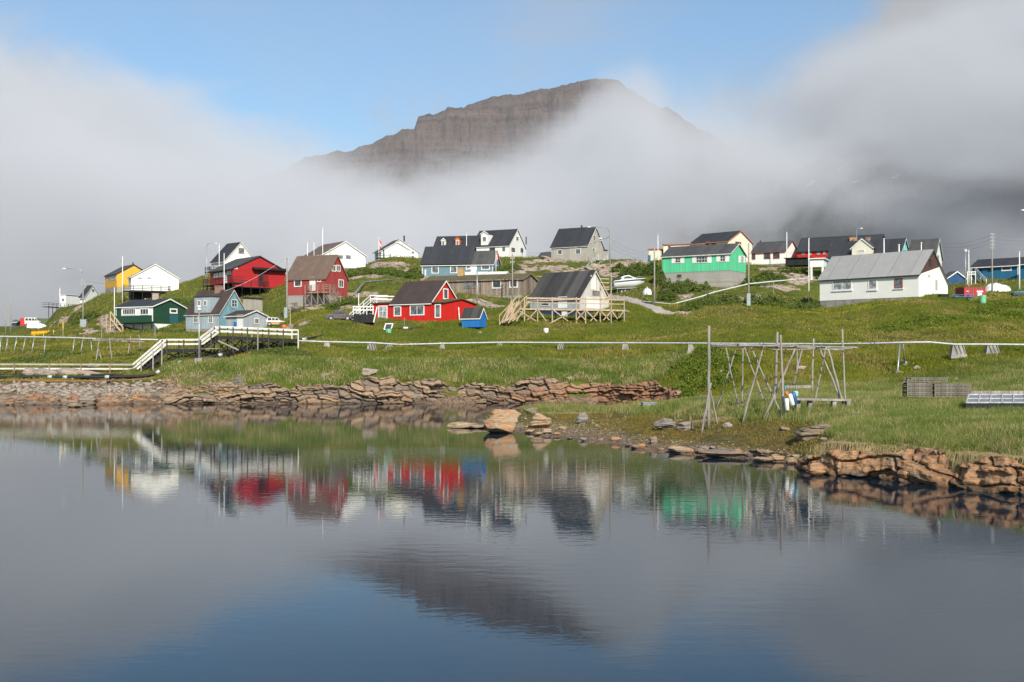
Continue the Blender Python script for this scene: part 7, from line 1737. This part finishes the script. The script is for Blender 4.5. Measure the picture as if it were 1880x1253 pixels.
# ------------------------------------------------------------------ grass and shrubs
def grass_mat(name, g0, g1, dry, rough=.9):
    m, g, b, o = new_mat(name)
    co = g.new('ShaderNodeTexCoord').outputs['Object']; t = g.new('ShaderNodeAttribute', attribute_name='tint').outputs['Fac']; dr = g.new('ShaderNodeAttribute', attribute_name='dry').outputs['Fac']
    n = g.noise(co, .35, 4, .6); n0 = g.noise(co, 0.07, 4, 0.6)
    c = g.mix(t, g0, g1); c = g.mix(g.ramp(n, .38, .66, 0, .7), c, hsv(g1, 1.12)); c = g.mix(g.ramp(n0, .42, .62, 0, .5), c, (g0[0] * 1.3, g0[1] * 1.35, g0[2]))
    c = g.mix(dr, c, dry)
    g.put(b.inputs['Base Color'], c); b.inputs['Roughness'].default_value = rough; b.inputs['Specular IOR Level'].default_value = .15
    tr = g.new('ShaderNodeBsdfTranslucent'); g.put(tr.inputs[0], c); mx = g.new('ShaderNodeMixShader'); mx.inputs[0].default_value = .22
    g.l.new(b.outputs[0], mx.inputs[1]); g.l.new(tr.outputs[0], mx.inputs[2]); g.l.new(mx.outputs[0], o.inputs[0])
    return m
GR = grass_mat('slope_grass', (.050, .080, .006), (.215, .220, .024), (.42, .28, .11))
GN = grass_mat('bank_grass', (.058, .102, .018), (.185, .222, .050), (.56, .41, .23))
SH = grass_mat('willow_leaves', (.050, .090, .018), (.165, .205, .050), (.22, .17, .07))
def blades(name, x, y, z, hgt, wid, k, mat, seed, dryp=.15, lean=.45, drop=None, dryf=None, kind='stuff', spread=.12):
    r = np.random.RandomState(seed); n = len(x); X_ = np.repeat(x, k) + r.randn(n * k) * spread; Y_ = np.repeat(y, k) + r.randn(n * k) * spread; Z_ = np.repeat(z, k)
    H = np.repeat(hgt if np.ndim(hgt) else np.full(n, hgt), k) * r.uniform(.55, 1.25, n * k); a = r.uniform(0, 2 * np.pi, n * k); W_ = wid * r.uniform(.6, 1.3, n * k)
    wa = r.uniform(-.9, .9, n * k); bx, by = np.cos(wa) * W_ / 2, np.sin(wa) * W_ / 2
    la = np.abs(r.randn(n * k)) * lean * H; dx, dy = np.cos(a) * la, np.sin(a) * la; dz = H
    if drop is not None:
        dx = np.repeat(drop[0], k) * H * r.uniform(.25, .6, n * k) + r.randn(n * k) * .08 * H; dy = np.repeat(drop[1], k) * H * r.uniform(.25, .6, n * k); dz = -H * r.uniform(.5, 1, n * k)
    A = np.stack([X_ - bx, Y_ - by, Z_ - .03], 1); B = np.stack([X_ + bx, Y_ + by, Z_ - .03], 1)
    if drop is not None: M = np.stack([X_ + dx * .55, Y_ + dy * .55, Z_ + .10 * H], 1)
    else: M = np.stack([X_ + dx * .32, Y_ + dy * .32, Z_ + dz * .62], 1)
    C = np.stack([X_ + dx, Y_ + dy, Z_ + dz], 1); M1 = M + np.stack([-bx * .8, -by * .8, bx * 0], 1); M2 = M + np.stack([bx * .8, by * .8, bx * 0], 1)
    N = n * k; V = np.stack([A, B, M2, M1, C], 1).reshape(-1, 3); i = np.arange(N) * 5
    F_ = np.concatenate([np.stack([i, i + 1, i + 2], 1), np.stack([i, i + 2, i + 3], 1), np.stack([i + 3, i + 2, i + 4], 1)], 0)
    tint = np.repeat(r.rand(N), 5); dp = np.repeat(dryf, k) if dryf is not None else np.full(N, dryp); dry = np.repeat((r.rand(N) < dp) * r.uniform(.5, 1, N), 5)
    o = np_mesh(name, V, F_, mat, attrs=dict(tint=tint, dry=dry)); return tag(o, kind=kind)
def keep_slope(u, d, x, y, z, r):
    rock_, shore, moss, path = masks(x, y, z)
    fp = np.ones(len(u), bool)
    for o in HOUSE_FP:
        dx, dy = x - o[0], y - o[1]; fp &= ~((dx * o[2] + dy * o[3] > 0) & (dx * o[2] + dy * o[3] < o[6]) & (dx * o[4] + dy * o[5] > 0) & (dx * o[4] + dy * o[5] < o[7]))
    return (rock_ + .22 * r.randn(len(u)) < .24) & (shore < .35) & (path < .5) & fp & (z > .9)
def patchy(x, y, s, seed): return fbm(x * s, y * s, seed, 3)
u, d, x, y, z = scatter(88000, -130, 2040, 93.5, 136, keep_slope, 21)
dr = np.clip(.12 + .95 * patchy(x, y, .17, 3) + .35 * patchy(x, y, .9, 4), 0.02, .9); hh = .17 + .16 * np.clip(patchy(x, y, .3, 8) + .3, 0, 1)
blades('slope_grass', x, y, z, hh, .045, 3, GR, 31, dryf=dr, lean=.6)
u, d, x, y, z = scatter(42000, -40, 1930, 134, 235, keep_slope, 22)
blades('hill_grass', x, y, z, .30, .085, 2, GR, 32, dryf=np.clip(.30 + .7 * patchy(x, y, .14, 13), .04, .9), lean=.6)
# a greener, taller fringe just above the ledge
u, d, x, y, z = scatter(18000, 300, 1260, 93.9, 99.5, keep_slope, 23)
blades('fringe_grass', x, y, z, .42, .045, 4, GN, 33, dryf=np.clip(.15 + .5 * patchy(x, y, .5, 17), .02, .7), lean=.5)
def keep_bank(u, d, x, y, z, r):
    zn = z / S; lim = np.interp(u, [1080, 1200, 1260, 1340, 1440, 1500, 1560], [.50, .60, .76, .88, .98, .92, .78])
    return (zn > lim + .10 * patchy(x, y, .8, 41) + .05 * r.randn(len(u))) | ((u > 985) & (u < 1110) & (np.hypot((u - 1045) / 62, (d - 70.5) / 5.2) < 1 + .2 * r.randn(len(u))))
u, d, x, y, z = scatter(76000, 960, 2250, 33, 84, keep_bank, 24)
blades('bank_grass', x, y, z, .30 + .22 * np.clip(patchy(x, y, .5, 44) + .3, 0, 1), .014, 6, GN, 34, dryf=np.clip(.22 + .5 * patchy(x, y, .6, 45), .04, .8), lean=.55, spread=.10)
u, d, x, y, z = scatter(34000, 1200, 2200, 78, 95, keep_slope, 29)
blades('meadow_grass', x, y, z, .30, .035, 4, GR, 38, dryf=np.clip(.15 + .6 * patchy(x, y, .3, 48), .02, .8), lean=.6)
u, d, x, y, z = scatter(22000, 1475, 2200, 29.5, 42, lambda u, d, x, y, z, r: z > .95, 25)
blades('bank_grass', x, y, z, .36, .013, 6, GN, 35, dryf=np.clip(.18 + .5 * patchy(x, y, .9, 46), .03, .7), lean=.5, spread=.09)
u, d, x, y, z = scatter(15000, 1480, 1960, 29.5, 38, lambda u, d, x, y, z, r: (z > .62 + .15 * r.randn(len(u))) & (z < 1.35), 28)
blades('bank_edge_grass', x, y, z, .24, .013, 6, GN, 37, dryf=np.clip(.55 + .5 * patchy(x, y, .9, 47), .1, .95), lean=.8, spread=.08)
# moss and low weeds on the wet part of the spit
u, d, x, y, z = scatter(26000, 960, 1560, 37, 76, lambda u, d, x, y, z, r: (z > .20 + .1 * r.randn(len(u))) & (z / S < 1.0) & (patchy(x, y, .5, 51) > -.25), 26)
blades('moss', x, y, z, .07, .035, 3, grass_mat('moss_leaves', (.11, .105, .018), (.22, .18, .04), (.24, .13, .05)), 36, dryf=np.clip(.35 + .7 * patchy(x, y, .7, 52), .05, .95), lean=1.2)
# straw hanging over the near bank
def fringe(pts, n, h, seed, jit=.35, zj=0, zabs=None):
    pts = np.array(pts); r = np.random.RandomState(seed); seg = np.hypot(*(pts[1:] - pts[:-1]).T); cum = np.concatenate([[0], np.cumsum(seg)]); s = r.uniform(0, cum[-1], n); keep = vnoise(s * 1.1, s * 0, seed) > .22; s = s[keep]
    px = np.interp(s, cum, pts[:, 0]); py = np.interp(s, cum, pts[:, 1]); i = np.clip(np.searchsorted(cum, s) - 1, 0, len(seg) - 1); t = (pts[i + 1] - pts[i]) / seg[i][:, None]; nx, ny = t[:, 1], -t[:, 0]; off = r.uniform(-jit, jit, len(s)) - .1
    x = px - nx * off; y = py - ny * off; z = height(x, y) + .04 + zj
    if zabs: z = np.maximum(z, zabs + .10 * fbm(x * .8, y * .8, seed, 3))
    blades('straw_fringe', x, y, z, h * (.6 + .8 * vnoise(s * 1.7, s * 0 + 3, seed)), .014, 6, GN, seed, drop=(nx, ny), dryf=np.full(len(s), .93), spread=.06)
fringe([(X(p, d), d * S) for p, d in ((1510, 37.2), (1560, 36.0), (1620, 35.0), (1700, 33.6), (1790, 32.2), (1880, 31.0), (2000, 29.6))], 4600, .50, 71, jit=.6)
fringe([(X(p, d), d * S) for p, d in ((1530, 35.7), (1620, 34.3), (1700, 33.0), (1790, 31.6), (1880, 30.5), (2000, 29.0))], 5200, .58, 74, zabs=1.06)
fringe([(X(p, d), d * S) for p, d in ((1215, 54), (1260, 52.5), (1300, 50.5), (1345, 49.2))], 700, .38, 72)
fringe([(X(p, d), d * S) for p, d in ((985, 65.5), (1020, 64.5), (1060, 65), (1100, 66))], 700, .32, 73)

def shrub(label, parts, seed, leaf=.09, name='willow_shrub', cat='shrub', mat=None, dens=420, dry=.08):
    """a low dense bush: leaf-sized faces through several domes, on woody stems. parts: (px, D, half-width px, height m)"""
    r = np.random.RandomState(seed); VV = []; g0 = ground_at(parts[0][0], parts[0][1]); o = thing(name, g0, label, cat)
    for (px, D, wp, hm) in parts:
        rx = wp * D * S / F; n = int(dens * (rx * 1.3 + hm) ** 1.2); cx, cy = X(px, D), D * S
        th = r.uniform(0, 2 * np.pi, n); q = r.uniform(.0, 1, n) ** .5; hx = np.cos(th) * q; hy = np.sin(th) * q; dome = np.sqrt(np.clip(1 - q ** 2, 0, 1)); f = r.uniform(.35, 1.0, n) ** .5
        x = cx + hx * rx * (1 + .1 * r.randn(n)); y = cy + hy * rx * .8; lump = 1 + .9 * fbm(x * 1.3, y * 1.3, seed, 4)
        z = height(x, y) + hm * dome * f * lump + .04
        VV.append(np.stack([x, y, z], 1))
    C = np.concatenate(VV); n = len(C); a = r.randn(n, 3); a /= np.linalg.norm(a, axis=1)[:, None]; b = np.cross(a, r.randn(n, 3)); b /= np.linalg.norm(b, axis=1)[:, None]; s_ = leaf * r.uniform(.6, 1.4, (n, 1))
    V = np.stack([C - a * s_ * .9, C + b * s_ * .5, C + a * s_ * .9, C - b * s_ * .5], 1).reshape(-1, 3); Fc = np.arange(n * 4).reshape(-1, 4)
    np_mesh('foliage', V, Fc, mat or SH, o, attrs=dict(tint=np.repeat(r.rand(n), 4), dry=np.repeat((r.rand(n) < dry) * .8, 4)))
    m = MB()
    for (px, D, wp, hm) in parts:
        g = ground_at(px, D)
        for i in range(4): m.tube(g - Vector((0, 0, .1)), g + Vector((r.uniform(-.6, .6) * wp * D * S / F, r.uniform(-.4, .4), hm * .7)), .025, .01, n=5)
    m.build('stems', plain('shrub_bark', (.10, .07, .05), .9), o)
SHB = grass_mat('bright_willow_leaves', (.075, .125, .012), (.19, .24, .035), (.2, .15, .05))
for i, (lab, parts, leaf) in enumerate((
    ('big dense willow bush overhanging the dark inlet left of the fish rack', [(1258, 87.5, 26, 1.2), (1288, 88, 28, 1.4), (1318, 88.5, 24, 1.1), (1338, 89.5, 20, .8), (1240, 90, 22, 1.1), (1275, 91.5, 30, 1.1), (1312, 92, 32, 1.0)], .10),
    ('bush spreading above the big inlet bush, below the pipeline', [(1250, 94, 30, .8), (1300, 95, 36, .9), (1345, 93, 26, .7)], .10),
    ('dark willow bush against the base of the mint green house', [(1238, 143, 26, 1.9), (1262, 144.5, 26, 1.7), (1288, 146, 20, 1.0), (1225, 140, 16, 1.3)], .13),
    ('dark bush on the slope below the white uphill drain pipe', [(1300, 133, 24, 1.0), (1335, 134.5, 26, 1.1), (1270, 131.5, 20, .7)], .13),
    ('dark scrub around the foot of the pole with the meter box', [(1395, 134, 30, 1.2), (1430, 135, 34, 1.4), (1465, 134, 30, 1.0)], .13),
    ('dark scrub beside the left wall of the large white house', [(1492, 137, 18, 1.0), (1480, 141, 26, 1.0)], .13),
    ('scrub in the hollow right of the mint green house', [(1385, 152, 24, 1.2), (1415, 158, 30, 1.2), (1460, 164, 26, 1.0)], .15),
    ('scrub on the crest slope above the parked motorboat', [(1170, 168, 34, 1.8), (1200, 165, 22, 2.0), (1140, 172, 18, 1.2)], .16),
    ('small dark bush left of the mint green house wall', [(1213, 152, 10, 2.2)], .14),
    ('low bush in front of the blue-grey house crest rocks', [(930, 181, 30, 1.2), (905, 183, 14, 1.0)], .15),
    ('low green bush at the foot of the white foundation of the dark green house', [(272, 147, 16, .5), (300, 147, 20, .6), (330, 147, 14, .5)], .10),
    ('greyish low willow patch on the slope below the upper boardwalk', [(500, 101, 38, .35), (530, 101.5, 26, .3), (560, 101, 16, .3)], .08),
    ('dark bushes on the rise below the large white gabled house', [(690, 176, 26, 1.1), (655, 178, 26, 1.0), (720, 172, 30, 1.0)], .15),
    ('bush below the white double-gable house, left of the blue-grey house', [(762, 176, 16, 1.3), (745, 172, 18, .9)], .15),
    ('dark bush behind the left end of the boardwalk rail', [(60, 107, 60, .5), (110, 110, 40, .5)], .10),
    ('shadowy bush on the left hill flank below the white cabin', [(150, 175, 18, 1.2), (165, 168, 18, 1.0), (140, 185, 14, 1.2)], .15),
    ('bush patch on the left hill below the white deck house', [(300, 170, 22, 1.2), (340, 168, 26, 1.3), (325, 178, 20, 1.1)], .15),
    ('bush at the corner of the bright red house steps', [(640, 140, 18, .9), (612, 136, 14, .7)], .12),
    ('low bushes on the brow in front of the large white house', [(1560, 124, 22, .45), (1600, 124, 20, .4)], .10),
    ('grey-green willow cover on the right-hand slope', [(1640, 104, 40, .5), (1700, 106, 46, .5), (1760, 108, 44, .55)], .09),
    ('darker willow cover near the right picture edge', [(1820, 112, 46, .7), (1870, 110, 34, .7), (1850, 118, 40, .6)], .09))):
    shrub(lab, parts, 300 + i, leaf, mat=SHB if i < 2 or i > 17 else None)
# scattered low willow cover, too dense to count
def cover(name, n, u0, u1, d0, d1, hgt, leaf, k, seed, thr):
    u, d, x, y, z = scatter(n, u0, u1, d0, d1, lambda u, d, x, y, z, r: keep_slope(u, d, x, y, z, r) & (patchy(x, y, .10, seed) + .35 * patchy(x, y, .5, seed + 3) > thr), seed)
    r = np.random.RandomState(seed); N = len(x) * k; C = np.stack([np.repeat(x, k) + r.randn(N) * .35, np.repeat(y, k) + r.randn(N) * .35, np.zeros(N)], 1); C[:, 2] = height(C[:, 0], C[:, 1]) + r.uniform(.02, 1, N) * hgt * (1 + .5 * patchy(C[:, 0], C[:, 1], .8, 9))
    a = r.randn(N, 3); a /= np.linalg.norm(a, axis=1)[:, None]; b = np.cross(a, r.randn(N, 3)); b /= np.linalg.norm(b, axis=1)[:, None]; s_ = leaf * r.uniform(.6, 1.4, (N, 1))
    V = np.stack([C - a * s_, C + b * s_ * .55, C + a * s_, C - b * s_ * .55], 1).reshape(-1, 3)
    tag(np_mesh(name, V, np.arange(N * 4).reshape(-1, 4), SH, attrs=dict(tint=np.repeat(r.rand(N), 4), dry=np.repeat((r.rand(N) < .2) * .8, 4))), kind='stuff')
cover('heath_cover', 9000, -30, 1920, 132, 232, .42, .12, 9, 61, .08)
cover('slope_cover', 16000, -30, 1920, 86, 132, .26, .06, 9, 62, .10)
u, d, x, y, z = scatter(2600, 1380, 1880, 84, 132, lambda u, d, x, y, z, r: keep_slope(u, d, x, y, z, r) & (patchy(x, y, .35, 91) > .28), 27)
r = np.random.RandomState(4); N = len(x); C = np.stack([x, y, z + .22], 1); s_ = r.uniform(.025, .045, (N, 1)); a = np.array([[1, 0, 0]]) * s_; b = np.array([[0, .5, .85]]) * s_
tag(np_mesh('buttercups', np.stack([C - a, C - b, C + a, C + b], 1).reshape(-1, 3), np.arange(N * 4).reshape(-1, 4), plain('flower_yellow', (.72, .50, .02), .8)), kind='stuff')
# snow streaks lying in the gullies of the dark slope
SNOW = plain('old_snow', (.8, .8, .82), .8, var=.05)
def snow():
    V = []; Fc = []
    dg = bpy.context.evaluated_depsgraph_get(); hl = bpy.data.objects['hills']
    for (x0, y0, x1, y1, w_) in ((1482, 341, 1500, 332, 3), (1487, 334, 1496, 331, 2), (1536, 314, 1548, 306, 3), (1561, 337, 1575, 333, 2.6), (1636, 328, 1657, 318, 4), (1659, 325, 1664, 323, 2), (1478, 343, 1484, 340, 2)):
        for s_ in range(8):
            t0, t1 = s_ / 8, (s_ + 1) / 8; q = []
            for (t, sg) in ((t0, 1), (t1, 1), (t1, -1), (t0, -1)):
                px = x0 + (x1 - x0) * t; py = y0 + (y1 - y0) * t + sg * w_ * .5 * math.sin(math.pi * min(max(t, .08), .92)); dr_ = Vector(((px - 940) / F, 1, (HY - py) / F)).normalized()
                ok, loc, nr, _ = hl.ray_cast(Vector((0, 0, CH)), dr_); q.append((loc - dr_ * 3) if ok else None)
            if all(p is not None for p in q): n = len(V); V += [tuple(p) for p in q]; Fc.append([n, n + 1, n + 2, n + 3])
    if V: tag(np_mesh('snow_patches', V, Fc, SNOW), kind='stuff')
bpy.context.view_layer.update()
snow()
